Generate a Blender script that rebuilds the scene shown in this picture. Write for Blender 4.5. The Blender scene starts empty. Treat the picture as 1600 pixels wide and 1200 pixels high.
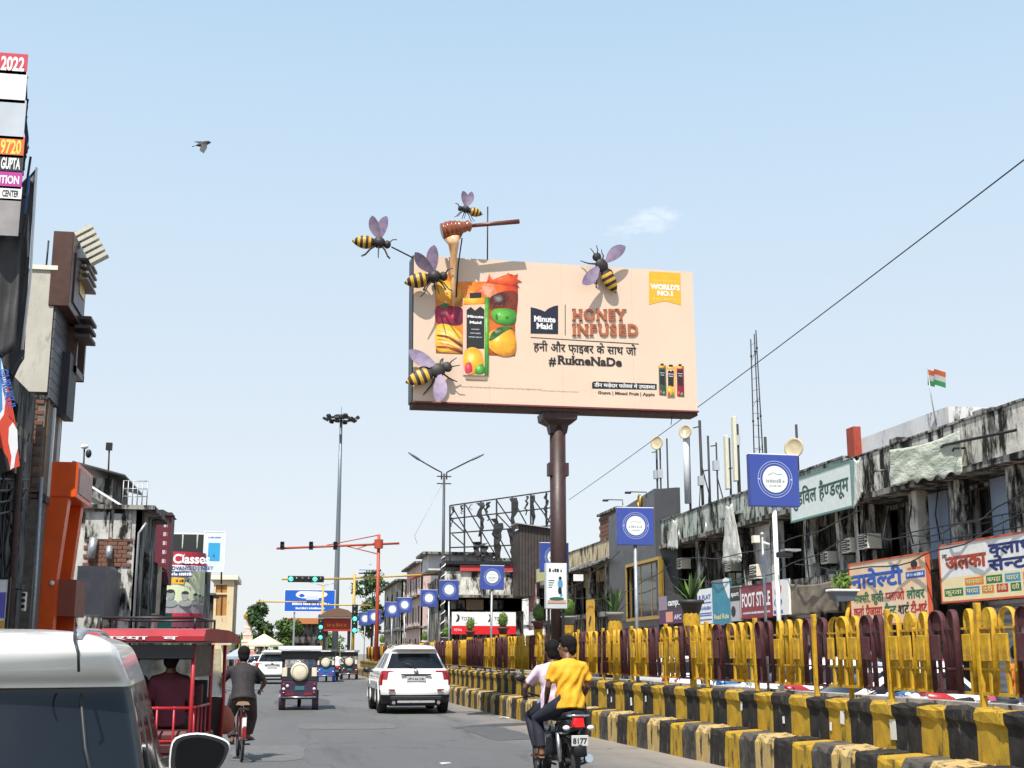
import bpy, bmesh, math, random
from mathutils import Vector, Matrix, Euler, noise as mnoise
random.seed(7)
R = math.radians
scene = bpy.context.scene
COL = scene.collection

# ------------------------------------------------------------------ camera
EYE, FOCAL = 1.55, 2000.0          # eye height (m), focal length in pixels of a 1600 px wide frame
PITCH = math.atan(421 / FOCAL)
YAW = math.atan(.177 * math.cos(PITCH))
cam_data = bpy.data.cameras.new('camera')
cam_data.sensor_width = 36.0
cam_data.lens = FOCAL / 1600 * 36.0
cam_data.clip_start, cam_data.clip_end = .1, 6000
camera = bpy.data.objects.new('camera', cam_data)
camera.location = (0, 0, EYE)
camera.rotation_euler = (math.pi / 2 + PITCH, 0, -YAW)
COL.objects.link(camera)
scene.camera = camera

# ------------------------------------------------------------------ sky and sun
SUN_TRAVEL = Vector((.23, .47, -.85)).normalized()      # the way sunlight travels: from behind the left shoulder, high up
SUN_ELEV = math.asin(-SUN_TRAVEL.z)
SUN_AZ = math.atan2(-SUN_TRAVEL.x, -SUN_TRAVEL.y)       # from +Y towards +X
world = bpy.data.worlds.new('World')
scene.world = world
world.use_nodes = True
wn, wl = world.node_tree.nodes, world.node_tree.links
bg = wn['Background']
sky = wn.new('ShaderNodeTexSky')
sky.sky_type = 'NISHITA'
sky.sun_disc = False
sky.sun_elevation = SUN_ELEV
sky.sun_rotation = SUN_AZ
sky.air_density, sky.dust_density, sky.ozone_density = 1.0, 1.0, 1.5
sky.altitude = 50
SKY_STRENGTH = .15
# a thin wisp of cloud in an otherwise clear sky
def build_sky():
    tc = wn.new('ShaderNodeTexCoord')
    d = wn.new('ShaderNodeVectorMath'); d.operation = 'NORMALIZE'
    wl.new(tc.outputs['Generated'], d.inputs[0])
    f = Vector((math.sin(YAW) * math.cos(PITCH), math.cos(YAW) * math.cos(PITCH), math.sin(PITCH)))
    r = Vector((math.cos(YAW), -math.sin(YAW), 0)); u = r.cross(f)
    c = (f + r * ((1012 - 800) / FOCAL) + u * ((600 - 348) / FOCAL)).normalized()
    def dot(v, k):
        n = wn.new('ShaderNodeVectorMath'); n.operation = 'DOT_PRODUCT'; n.inputs[1].default_value = v * k
        wl.new(d.outputs[0], n.inputs[0]); return n.outputs['Value']
    ax = (r * .97 + Vector((0, 0, .22))).normalized(); ay = ax.cross(f).normalized()
    def off(v, k, c0):
        m = wn.new('ShaderNodeMath'); m.operation = 'SUBTRACT'; m.inputs[1].default_value = c0 * k
        wl.new(dot(v, k), m.inputs[0])
        q = wn.new('ShaderNodeMath'); q.operation = 'MULTIPLY'; wl.new(m.outputs[0], q.inputs[0]); wl.new(m.outputs[0], q.inputs[1])
        return q.outputs[0]
    e = wn.new('ShaderNodeMath'); e.operation = 'ADD'
    wl.new(off(ax, 1 / .031, ax.dot(c)), e.inputs[0]); wl.new(off(ay, 1 / .0105, ay.dot(c)), e.inputs[1])
    nz = wn.new('ShaderNodeTexNoise'); nz.inputs['Scale'].default_value = 62; nz.inputs['Detail'].default_value = 7; nz.inputs['Roughness'].default_value = .62
    mp = wn.new('ShaderNodeMapping'); mp.inputs['Scale'].default_value = (1, 1, 2.4); wl.new(d.outputs[0], mp.inputs[0]); wl.new(mp.outputs[0], nz.inputs['Vector'])
    s = wn.new('ShaderNodeMath'); s.operation = 'MULTIPLY_ADD'; s.inputs[1].default_value = 2.6; wl.new(nz.outputs['Fac'], s.inputs[0])
    ne = wn.new('ShaderNodeMath'); ne.operation = 'MULTIPLY'; ne.inputs[1].default_value = -.8; wl.new(e.outputs[0], ne.inputs[0])
    wl.new(ne.outputs[0], s.inputs[2])
    ra = wn.new('ShaderNodeMapRange'); ra.inputs['From Min'].default_value = .55; ra.inputs['From Max'].default_value = 1.6
    wl.new(s.outputs[0], ra.inputs['Value'])
    k = wn.new('ShaderNodeMath'); k.operation = 'MULTIPLY'; k.inputs[1].default_value = .32; wl.new(ra.outputs['Result'], k.inputs[0])
    # summer haze: dust washes the blue out, most of all towards the horizon
    sp = wn.new('ShaderNodeSeparateXYZ'); wl.new(d.outputs[0], sp.inputs[0])
    def ramp(f0, f1, t0, t1):
        m = wn.new('ShaderNodeMapRange'); m.interpolation_type = 'SMOOTHSTEP'; wl.new(sp.outputs['Z'], m.inputs['Value'])
        for k, v in zip(('From Min', 'From Max', 'To Min', 'To Max'), (f0, f1, t0, t1)): m.inputs[k].default_value = v
        return m.outputs['Result']
    dust = wn.new('ShaderNodeMix'); dust.data_type = 'RGBA'; wl.new(ramp(.0, .56, 0, 1), dust.inputs['Factor'])
    dust.inputs['A'].default_value, dust.inputs['B'].default_value = SKY_LOW, SKY_HIGH
    wash = wn.new('ShaderNodeMix'); wash.data_type = 'RGBA'; wl.new(ramp(.3, 1, SKY_WASH, .15), wash.inputs['Factor'])
    wl.new(sky.outputs[0], wash.inputs['A']); wl.new(dust.outputs['Result'], wash.inputs['B'])
    mx = wn.new('ShaderNodeMix'); mx.data_type = 'RGBA'
    wl.new(k.outputs[0], mx.inputs['Factor']); wl.new(wash.outputs['Result'], mx.inputs['A'])
    mx.inputs['B'].default_value = (6.6, 6.7, 6.8, 1)
    wl.new(mx.outputs['Result'], bg.inputs['Color'])
SKY_WASH, SKY_LOW, SKY_HIGH = .85, (4.15, 4.3, 4.45, 1), (2.9, 4.0, 4.95, 1)
build_sky()
bg.inputs['Strength'].default_value = SKY_STRENGTH
sun_data = bpy.data.lights.new('sun', 'SUN')
sun_data.energy = 5.0
sun_data.angle = R(.53)
sun_data.color = (1, .955, .88)
sun = bpy.data.objects.new('sun', sun_data)
sun.rotation_euler = SUN_TRAVEL.to_track_quat('-Z', 'Y').to_euler()
sun.location = (-20, -30, 60)
COL.objects.link(sun)
vs = scene.view_settings
vs.view_transform, vs.look, vs.exposure, vs.gamma, vs.use_curve_mapping = 'Standard', 'None', .42, 1, False

# ------------------------------------------------------------------ helpers: picture point -> place
CF = Vector((math.sin(YAW) * math.cos(PITCH), math.cos(YAW) * math.cos(PITCH), math.sin(PITCH)))
CR = Vector((math.cos(YAW), -math.sin(YAW), 0))
CU = CR.cross(CF)
CO = Vector((0, 0, EYE))
def ray(px, py): return CF + CR * ((px - 800) / FOCAL) + CU * ((600 - py) / FOCAL)
def gnd(px, py, z=0): d = ray(px, py); return CO + d * ((z - EYE) / d.z)
def onX(px, py, X): d = ray(px, py); return CO + d * (X / d.x)
def onY(px, py, Y): d = ray(px, py); return CO + d * (Y / d.y)
def onP(px, py, P, n): d = ray(px, py); return CO + d * ((P - CO).dot(n) / d.dot(n))

# ------------------------------------------------------------------ helpers: meshes
class MB:
    def __init__(s): s.v, s.f, s.sm, s.mi, s.X, s.cur = [], [], [], [], Matrix.Identity(4), 0
    def add(s, vs, fs, smooth=False):
        b = len(s.v); X = s.X
        s.v += [X @ Vector(p) for p in vs]
        for f in fs:
            s.f.append([b + i for i in f]); s.sm.append(smooth); s.mi.append(s.cur)
        return s
    def box(s, x0, x1, y0, y1, z0, z1, c=0):
        if x0 > x1: x0, x1 = x1, x0
        if y0 > y1: y0, y1 = y1, y0
        if z0 > z1: z0, z1 = z1, z0
        if c <= 0:
            return s.add([(x0,y0,z0),(x1,y0,z0),(x1,y1,z0),(x0,y1,z0),(x0,y0,z1),(x1,y0,z1),(x1,y1,z1),(x0,y1,z1)],
                         [(0,3,2,1),(4,5,6,7),(0,1,5,4),(1,2,6,5),(2,3,7,6),(3,0,4,7)])
        c = min(c, (x1-x0)*.45, (y1-y0)*.45, (z1-z0)*.45)
        V, idx = [], {}
        for i, x in enumerate((x0, x1)):
            for j, y in enumerate((y0, y1)):
                for k, z in enumerate((z0, z1)):
                    sx, sy, sz = (1, -1)[i]*c, (1, -1)[j]*c, (1, -1)[k]*c
                    idx[i,j,k] = len(V)
                    V += [(x, y+sy, z+sz), (x+sx, y, z+sz), (x+sx, y+sy, z)]
        q = lambda i,j,k,a: idx[i,j,k]+a
        Fs = []
        for a in range(2):
            o = (lambda L: L) if a else (lambda L: L[::-1])
            Fs.append(o([q(a,0,0,0),q(a,1,0,0),q(a,1,1,0),q(a,0,1,0)]))
            Fs.append(o([q(0,a,0,1),q(0,a,1,1),q(1,a,1,1),q(1,a,0,1)]))
            Fs.append(o([q(0,0,a,2),q(1,0,a,2),q(1,1,a,2),q(0,1,a,2)]))
        for a in range(2):
            for b in range(2):
                Fs.append([q(a,b,0,0),q(a,b,1,0),q(a,b,1,1),q(a,b,0,1)])
                Fs.append([q(a,0,b,0),q(a,1,b,0),q(a,1,b,2),q(a,0,b,2)])
                Fs.append([q(0,a,b,1),q(1,a,b,1),q(1,a,b,2),q(0,a,b,2)])
                for k in range(2): Fs.append([q(a,b,k,0),q(a,b,k,1),q(a,b,k,2)])
        s.fix = True
        return s.add(V, Fs)
    def obox(s, c, size, rot=(0,0,0), ch=0):
        X = s.X
        s.X = X @ Matrix.Translation(c) @ Euler(rot).to_matrix().to_4x4()
        a, b, d = [k/2 for k in size]
        s.box(-a, a, -b, b, -d, d, ch); s.X = X
        return s
    def bar(s, p0, p1, w, h=None, up=(0,0,1)):
        """square bar from p0 to p1"""
        p0, p1 = Vector(p0), Vector(p1); h = h or w
        d = (p1-p0); L = d.length
        if L < 1e-6: return s
        d /= L; a = d.cross(Vector(up))
        if a.length < 1e-4: a = d.cross(Vector((1,0,0)))
        a.normalize(); b = a.cross(d)
        X = s.X; m = Matrix((a, d, b)).transposed().to_4x4(); m.translation = p0
        s.X = X @ m; s.box(-w/2, w/2, 0, L, -h/2, h/2); s.X = X
        return s
    def tube(s, pts, r, n=8, caps=True, sm=True, flat=1.0):
        pts = [Vector(p) for p in pts]; m = len(pts)
        rs = r if isinstance(r, (list, tuple)) else [r]*m
        V, prev = [], None
        for i, p in enumerate(pts):
            t = (pts[min(i+1, m-1)] - pts[max(i-1, 0)])
            if t.length < 1e-9: t = Vector((0,0,1))
            t.normalize()
            if prev is None:
                a = t.cross(Vector((0,0,1)) if abs(t.z) < .95 else Vector((1,0,0))).normalized()
            else:
                a = (prev - t*prev.dot(t))
                a = a.normalized() if a.length > 1e-6 else t.orthogonal().normalized()
            prev = a; b = t.cross(a)
            for k in range(n):
                g = 2*math.pi*k/n
                V.append(p + a*(math.cos(g)*rs[i]) + b*(math.sin(g)*rs[i]*flat))
        Fs = [(i*n+k, i*n+(k+1) % n, (i+1)*n+(k+1) % n, (i+1)*n+k) for i in range(m-1) for k in range(n)]
        s.add(V, Fs, sm)
        if caps:
            b = len(s.v) - len(V)
            for f in ([b+k for k in range(n)][::-1], [b+(m-1)*n+k for k in range(n)]):
                s.f.append(f); s.sm.append(False); s.mi.append(s.cur)
        return s
    def cyl(s, p0, p1, r0, r1=None, n=12, caps=True): return s.tube([p0, p1], [r0, r0 if r1 is None else r1], n, caps)
    def lathe(s, prof, n=20, sm=True, o=(0,0,0), axis='z'):
        V = []
        for r, z in prof:
            for k in range(n):
                g = 2*math.pi*k/n; a, b = r*math.cos(g), r*math.sin(g)
                V.append({'z': (a, b, z), 'y': (a, z, b), 'x': (z, a, b)}[axis])
        V = [Vector(p)+Vector(o) for p in V]
        Fs = [(i*n+k, i*n+(k+1) % n, (i+1)*n+(k+1) % n, (i+1)*n+k) for i in range(len(prof)-1) for k in range(n)]
        if axis == 'y': Fs = [f[::-1] for f in Fs]
        return s.add(V, Fs, sm)
    def ell(s, c, rad, rot=(0,0,0), nu=12, nv=8):
        M = Euler(rot).to_matrix() if not isinstance(rot, Matrix) else rot
        V, Fs = [], []
        for i in range(nv+1):
            t = math.pi*i/nv
            for k in range(nu):
                g = 2*math.pi*k/nu
                V.append(Vector(c) + M @ Vector((rad[0]*math.sin(t)*math.cos(g), rad[1]*math.sin(t)*math.sin(g), rad[2]*math.cos(t))))
        for i in range(nv):
            for k in range(nu):
                Fs.append((i*nu+k, (i+1)*nu+k, (i+1)*nu+(k+1) % nu, i*nu+(k+1) % nu))
        return s.add(V, Fs, True)
    def poly(s, pts, th=0):
        """flat polygon (3-D points); th > 0 gives it thickness against its normal"""
        pts = [Vector(p) for p in pts]; n = len(pts)
        if th == 0: return s.add(pts, [list(range(n))])
        nr = Vector((0,0,0))
        for i in range(n): nr += pts[i].cross(pts[(i+1) % n])
        nr.normalize()
        V = pts + [p - nr*th for p in pts]
        return s.add(V, [list(range(n)), list(range(2*n-1, n-1, -1))] + [(i, n+i, n+(i+1) % n, (i+1) % n) for i in range(n)])
    def prism(s, poly, axis, a, b):
        """2-D polygon swept along an axis from a to b. x: (y,z); y: (x,z); z: (x,y)"""
        g = {'x': lambda p, t: (t, p[0], p[1]), 'y': lambda p, t: (p[0], t, p[1]), 'z': lambda p, t: (p[0], p[1], t)}[axis]
        n = len(poly); V = [g(p, a) for p in poly] + [g(p, b) for p in poly]
        s.fix = True
        return s.add(V, [list(range(n)), list(range(2*n-1, n-1, -1))] + [(i, n+i, n+(i+1) % n, (i+1) % n) for i in range(n)])
    def loft(s, rings, caps=True, sm=True, closed=True):
        n = len(rings[0]); V = [p for r in rings for p in r]
        m = n if closed else n-1
        s.add(V, [(i*n+k, i*n+(k+1) % n, (i+1)*n+(k+1) % n, (i+1)*n+k) for i in range(len(rings)-1) for k in range(m)], sm)
        if caps:
            b = len(s.v)-len(V)
            s.f += [[b+k for k in range(n)][::-1], [b+(len(rings)-1)*n+k for k in range(n)]]; s.sm += [False]*2; s.mi += [s.cur]*2
        s.fix = True
        return s
    fix = False
    def mesh(s, name='m'):
        me = bpy.data.meshes.new(name)
        me.from_pydata([tuple(p) for p in s.v], [], s.f)
        me.polygons.foreach_set('use_smooth', s.sm)
        me.polygons.foreach_set('material_index', s.mi)
        if s.fix:
            bm = bmesh.new(); bm.from_mesh(me); bmesh.ops.recalc_face_normals(bm, faces=bm.faces); bm.to_mesh(me); bm.free()
        me.update()
        return me
    def build(s, name, mats, parent=None, **kw):
        return obj(name, s.mesh(name), mats, parent, **kw)

def obj(name, me, mats=None, parent=None, **kw):
    o = bpy.data.objects.new(name, me); COL.objects.link(o)
    if mats is not None and len(me.materials) == 0:
        for m in (mats if isinstance(mats, (list, tuple)) else [mats]): me.materials.append(m)
    o.parent = parent
    for k, v in kw.items(): o[k] = v
    return o
def thing(name, label, cat, loc=(0,0,0), rz=0, group=None):
    o = bpy.data.objects.new(name, None); COL.objects.link(o)
    o.empty_display_size = .2
    o.location = loc; o.rotation_euler = (0, 0, rz)
    o['label'] = label; o['category'] = cat
    if group: o['group'] = group
    return o
def kids(o): return [c for c in COL.objects if c.parent == o]
CH = {}
def rebase(root, loc):
    """parts were built in place: move the empty to the thing's base and keep them there"""
    root.location = loc; T = Matrix.Translation(-Vector(loc)); done = set()
    def go(o):
        for c in o.children:
            if c.type == 'MESH':
                if c.location.length < 1e-9:
                    if c.data.name not in done: c.data.transform(T); done.add(c.data.name)
                else: c.location += T.translation if o == root else Vector((0,0,0))
            go(c)
    go(root)
    return root
def dup(root, loc, rz, label, group=None, name=None):
    r = root.copy(); COL.objects.link(r); r.location = loc; r.rotation_euler = (0, 0, rz); r['label'] = label
    if group: r['group'] = group
    def go(src, dst):
        for c in src.children:
            d = c.copy(); COL.objects.link(d); d.parent = dst; go(c, d)
    go(root, r)
    return r
ORD = 'first second third fourth fifth sixth seventh eighth ninth tenth eleventh twelfth thirteenth fourteenth fifteenth sixteenth seventeenth eighteenth nineteenth twentieth'.split()
def nth(i):
    if i < 20: return ORD[i]
    t = {2: 'twenty', 3: 'thirty', 4: 'forty', 5: 'fifty'}[(i+1)//10]; u = (i+1) % 10
    return {2: 'twentieth', 3: 'thirtieth', 4: 'fortieth', 5: 'fiftieth'}[(i+1)//10] if u == 0 else t+'-'+ORD[u-1]

# evaluate modifiers and text in a scratch scene
SCR = bpy.data.scenes.new('scratch')
def evalmesh(objs):
    for o in objs: SCR.collection.objects.link(o)
    with bpy.context.temp_override(scene=SCR, view_layer=SCR.view_layers[0]):
        dg = bpy.context.evaluated_depsgraph_get(); dg.update()
        out = [bpy.data.meshes.new_from_object(o.evaluated_get(dg)) for o in objs]
    for o in objs:
        d = o.data; bpy.data.objects.remove(o)
        (bpy.data.curves if isinstance(d, bpy.types.Curve) else bpy.data.meshes).remove(d)
    return out
def subdiv(me, lv=2, bevel=0):
    o = bpy.data.objects.new('tmp', me)
    m = o.modifiers.new('s', 'SUBSURF'); m.levels = lv; m.render_levels = lv
    return evalmesh([o])[0]

# ------------------------------------------------------------------ helpers: lettering
TXT = {}
def text2d(s, bold=0.0, serif=False):
    """(verts2d, faces, width) of a line of text, 1 unit = text size. In Hindi, '~' turns the letter before it into its half form."""
    key = (s, bold, serif)
    if key in TXT: return TXT[key]
    runs = []
    cur = ''
    for ch in s:
        if ch == '~': runs.append((cur, True)); cur = ''
        elif ch == ' ' : runs.append((cur, False)); runs.append((' ', False)); cur = ''
        elif ch == '^': runs.append((cur, False)); runs.append(('^', False)); cur = ''
        else: cur += ch
    runs.append((cur, False))
    runs = [r for r in runs if r[0]]
    if not any(ord(c) > 0x900 for c in s): runs = [(s, False)]
    os_ = []
    for t, h in runs:
        if t in ' ^' : continue
        c = bpy.data.curves.new('t', 'FONT'); c.body = t; c.size = 1; c.offset = bold; c.resolution_u = 3
        os_.append(bpy.data.objects.new('t', c))
    mes = iter(evalmesh(os_))
    V, Fs, x = [], [], 0.0
    for t, h in runs:
        if t == ' ': x += .3; continue
        if t == '^':   # the reph hook over the last letter
            b = len(V); pts = []
            for k in range(7):
                g = R(20 + k*27); pts.append((x-.13+.085*math.cos(g), .78+.12*math.sin(g)-.06))
            w = .03 + bold
            V += [(p[0], p[1]) for p in pts] + [(p[0]*.0+x-.13+(p[0]-x+.13)*(1-w*9), .72+(p[1]-.72)*(1-w*6)) for p in pts]
            Fs += [(b+k, b+k+1, b+7+k+1, b+7+k) for k in range(6)]; continue
        me = next(mes)
        bm = bmesh.new(); bm.from_mesh(me)
        xm = max((v.co.x for v in bm.verts), default=0)
        if h:
            cut = xm - .19 - bold
            bmesh.ops.bisect_plane(bm, geom=bm.verts[:]+bm.edges[:]+bm.faces[:], plane_co=(cut,0,0), plane_no=(1,0,0), clear_outer=True)
            xm = cut
        b = len(V); bm.verts.index_update()
        V += [(v.co.x+x, v.co.y) for v in bm.verts]
        Fs += [[b+v.index for v in f.verts] for f in bm.faces]
        if serif and t[0] != '#':
            hs = [e for e in bm.edges if e.is_boundary and abs(e.verts[0].co.y-e.verts[1].co.y) < .004 and .045 < abs(e.verts[0].co.x-e.verts[1].co.x) < .3]
            for e in hs:
                xa, xb = sorted((e.verts[0].co.x, e.verts[1].co.x)); y = e.verts[0].co.y
                up = sum(v.co.y for f in e.link_faces for v in f.verts)/max(1, sum(len(f.verts) for f in e.link_faces)) > y
                if y > .06 and up: continue
                if y < .06 and not up: continue
                b2 = len(V); th = .06
                ya, yb = (y, y+th) if up else (y-th, y)
                V += [(x+xa-.05, ya), (x+xb+.05, ya), (x+xb+.05, yb), (x+xa-.05, yb)]; Fs.append([b2, b2+1, b2+2, b2+3])
        bm.free(); bpy.data.meshes.remove(me)
        x += xm + (0 if (h or any(ord(c) > 0x900 for c in t)) else .02)
    TXT[key] = (V, Fs, x)
    return TXT[key]
def put_text(mb, s, O, u, v, height, width=None, align='c', bold=.0, off=.004, serif=False, thick=0):
    """write s on the plane through O (u right, v up); O is the middle of the baseline; height = capital height"""
    bold0 = bold
    if any(ord(c) > 0x900 for c in s): bold = .006
    V, Fs, w = text2d(s, bold, serif)
    O, u, v = Vector(O), Vector(u).normalized(), Vector(v).normalized(); n = u.cross(v)
    k = height/.7; kx = k if width is None else width/max(w, 1e-6)
    x0 = {'c': -w/2, 'l': 0, 'r': -w}[align]
    hindi = any(ord(c) > 0x900 for c in s)
    P = [O + u*((p[0]+x0)*kx) + v*(p[1]*k) + n*(off+thick) for p in V]
    mb.add(P, [f for f in Fs])
    if hindi and bold0 > .015:
        for j, (dx, dy) in enumerate(((.5, .5), (-.5, .3), (1, 0), (-1, 0), (0, -.6), (.7, -.5))):
            mb.add([p + u*(dx*bold0*.8*k) + v*(dy*bold0*.8*k) - n*(.0008*(j+1)) for p in P], [f for f in Fs])
    if thick:
        from collections import Counter
        cnt = Counter(); 
        for f in Fs:
            for a, b in zip(f, f[1:]+f[:1] if isinstance(f, list) else f[1:]+f[:1]): cnt[(a, b)] += 1
        edges = [(a, b) for (a, b) in cnt if (b, a) not in cnt]
        Q = P + [p - n*thick for p in P]; m = len(P)
        mb.add(Q, [(a, m+a, m+b, b) for a, b in edges])
    return kx*w

# ------------------------------------------------------------------ helpers: materials
def nd(t, k): return t.nodes.new('ShaderNode'+k)
def _mix(t, fac, a, b):
    m = nd(t, 'Mix'); m.data_type = 'RGBA'
    for sock, val in (('Factor', fac), ('A', a), ('B', b)):
        if isinstance(val, bpy.types.NodeSocket): t.links.new(val, m.inputs[sock])
        elif sock == 'Factor': m.inputs[sock].default_value = val
        else: m.inputs[sock].default_value = (*val[:3], 1)
    return m.outputs['Result']
def _noise(t, scale, detail=4, rough=.55, stretch=(1,1,1), seed=0, coord='Object'):
    tc = nd(t, 'TexCoord'); mp = nd(t, 'Mapping'); mp.inputs['Scale'].default_value = stretch; mp.inputs['Location'].default_value = (seed*3.7, seed*1.9, seed*5.3)
    t.links.new(tc.outputs[coord], mp.inputs[0])
    n = nd(t, 'TexNoise'); n.inputs['Scale'].default_value = scale; n.inputs['Detail'].default_value = detail; n.inputs['Roughness'].default_value = rough
    t.links.new(mp.outputs[0], n.inputs['Vector']); return n.outputs['Fac']
def _ramp(t, x, a, b, lo=0.0, hi=1.0):
    m = nd(t, 'MapRange'); m.inputs['From Min'].default_value = a; m.inputs['From Max'].default_value = b
    m.inputs['To Min'].default_value = lo; m.inputs['To Max'].default_value = hi
    t.links.new(x, m.inputs['Value']); return m.outputs['Result']
def _bump(t, bs, h, strength, dist=.02):
    b = nd(t, 'Bump'); b.inputs['Strength'].default_value = strength; b.inputs['Distance'].default_value = dist
    t.links.new(h, b.inputs['Height']); t.links.new(b.outputs[0], bs.inputs['Normal'])
_MC = {}
def mat(name, col, col2=None, scale=6, rough=.6, metal=0, bump=0, lo=.35, hi=.65, stretch=(1,1,1), coat=0, emit=0, dirt=0, dirtcol=(.05,.04,.03), detail=4, spec=.5, seed=0, trans=0, bscale=None, bdist=.02):
    if name in _MC: return _MC[name]
    m = bpy.data.materials.new(name); m.use_nodes = True; t = m.node_tree; bs = t.nodes['Principled BSDF']
    c = tuple(col)
    n = None
    if col2 is not None:
        n = _noise(t, scale, detail, .6, stretch, seed); out = _mix(t, _ramp(t, n, lo, hi), c, col2)
    else:
        n = _noise(t, scale, detail, .6, stretch, seed); out = _mix(t, _ramp(t, n, .3, .7, 0, 1), tuple(k*.93 for k in c), tuple(min(1, k*1.05) for k in c))
    if dirt:
        d = _noise(t, scale*1.7, 8, .7, (stretch[0], stretch[1], stretch[2]*.35), seed+3)
        out = _mix(t, _ramp(t, d, .62-dirt*.22, .72-dirt*.1, 0, min(1, .35+dirt*.55)), out, dirtcol)
    t.links.new(out, bs.inputs['Base Color'])
    r = _noise(t, scale*2.3, 3, .5, stretch, seed+1)
    t.links.new(_ramp(t, r, .2, .8, max(.02, rough-.08), min(1, rough+.08)), bs.inputs['Roughness'])
    bs.inputs['Metallic'].default_value = metal; bs.inputs['Specular IOR Level'].default_value = spec
    if coat: bs.inputs['Coat Weight'].default_value = coat; bs.inputs['Coat Roughness'].default_value = .05
    if bump: _bump(t, bs, _noise(t, bscale or scale*4, 6, .6, stretch, seed+2), bump, bdist)
    if emit: t.links.new(out, bs.inputs['Emission Color']); bs.inputs['Emission Strength'].default_value = emit
    if trans: bs.inputs['Transmission Weight'].default_value = trans
    _MC[name] = m
    return m
def weathered(name, base, base2, stain=(.014,.013,.011), amount=.5, scale=.9, rough=.85, seed=0, streak=.27, bump=.5):
    """old lime-washed plaster with black mould that runs down in streaks"""
    if name in _MC: return _MC[name]
    m = bpy.data.materials.new(name); m.use_nodes = True; t = m.node_tree; bs = t.nodes['Principled BSDF']
    a = _noise(t, scale*1.3, 6, .65, (1,1,1), seed)
    out = _mix(t, _ramp(t, a, .38, .62), base, base2)
    s = _noise(t, scale*2.6, 9, .72, (1,1,streak), seed+5)
    p = _noise(t, scale*.55, 5, .6, (1,1,.6), seed+8)
    k = nd(t, 'Math'); k.operation = 'MULTIPLY'
    t.links.new(_ramp(t, s, .61-amount*.22, .65-amount*.14), k.inputs[0]); t.links.new(_ramp(t, p, .515-amount*.31, .60-amount*.23, .08, 1), k.inputs[1])
    out = _mix(t, k.outputs[0], out, stain)
    f = _noise(t, scale*9, 7, .75, (1,1,.5), seed+11)
    out = _mix(t, _ramp(t, f, .55, .72, 0, .55), out, tuple(x*.45 for x in base2))
    g = _noise(t, scale*16, 5, .7, (1,1,1), seed+15)
    out = _mix(t, _ramp(t, g, .62, .66, 0, .7*amount), out, tuple(x*1.6+.02 for x in stain))
    t.links.new(out, bs.inputs['Base Color']); bs.inputs['Roughness'].default_value = rough; bs.inputs['Specular IOR Level'].default_value = .25
    _bump(t, bs, f, bump, .02)
    _MC[name] = m
    return m
def glassy(name, col=(.008,.011,.014), rough=.05, spec=.45):
    return mat(name, col, rough=rough, spec=spec, scale=3)

YELLOW = mat('yellow_paint', (.58,.34,.008), (.46,.25,.008), 9, .68, dirt=.6, dirtcol=(.12,.06,.025), bump=.3)
MAROON = mat('maroon_paint', (.085,.018,.022), (.06,.012,.016), 9, .68, dirt=.5, dirtcol=(.12,.08,.07), bump=.25)
BLACKP = mat('black_paint', (.015,.014,.013), (.05,.045,.04), 7, .6, dirt=.25, dirtcol=(.16,.13,.10), bump=.15)
DARK = mat('dark_metal', (.02,.02,.022), rough=.5, metal=.3)
GALV = mat('galvanised_metal', (.42,.43,.44), (.3,.31,.32), 12, .45, metal=.6)
RUST = mat('rusty_iron', (.09,.045,.03), (.04,.025,.02), 14, .8, dirt=.3)
WHITEP = mat('white_paint', (.78,.78,.77), rough=.45, dirt=.12, dirtcol=(.3,.27,.22))
CREAMP = mat('cream_paint', (.72,.68,.56), rough=.5, dirt=.25, dirtcol=(.3,.25,.18))
RUBBER = mat('rubber', (.018,.018,.018), (.03,.028,.026), 20, .85)
CHROME = mat('chrome', (.75,.75,.76), rough=.15, metal=1)
BLACKPL = mat('black_plastic', (.015,.015,.016), rough=.45)
REDP = mat('red_paint', (.5,.02,.025), (.42,.015,.02), 8, .38, dirt=.2)
REDLENS = mat('red_lens', (.26,.006,.01), rough=.12, coat=.8)
AMBER = mat('amber_lens', (.7,.25,.02), rough=.12, coat=.8)
CLEARLENS = mat('clear_lens', (.75,.75,.76), rough=.12, coat=.8)
GLASS = glassy('tinted_glass')
PLATEW = mat('plate_white', (.52,.52,.5), rough=.4)
INK = mat('print_black', (.015,.015,.015), rough=.5)
INKW = mat('print_white', (.8,.8,.8), rough=.5)
INKR = mat('print_red', (.5,.02,.02), rough=.5)
INKB = mat('print_blue', (.02,.10,.45), rough=.5)
INKG = mat('print_green', (.02,.16,.06), rough=.5)
INKO = mat('print_orange', (.72,.22,.02), rough=.5)
INKM = mat('print_maroon', (.25,.03,.02), rough=.5)
DARKROOM = mat('dark_interior', (.035,.03,.028), (.02,.018,.017), 3, .9)
BLUESIGN = mat('blue_sign', (.035,.06,.30), (.04,.07,.27), 2, .4)

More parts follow.
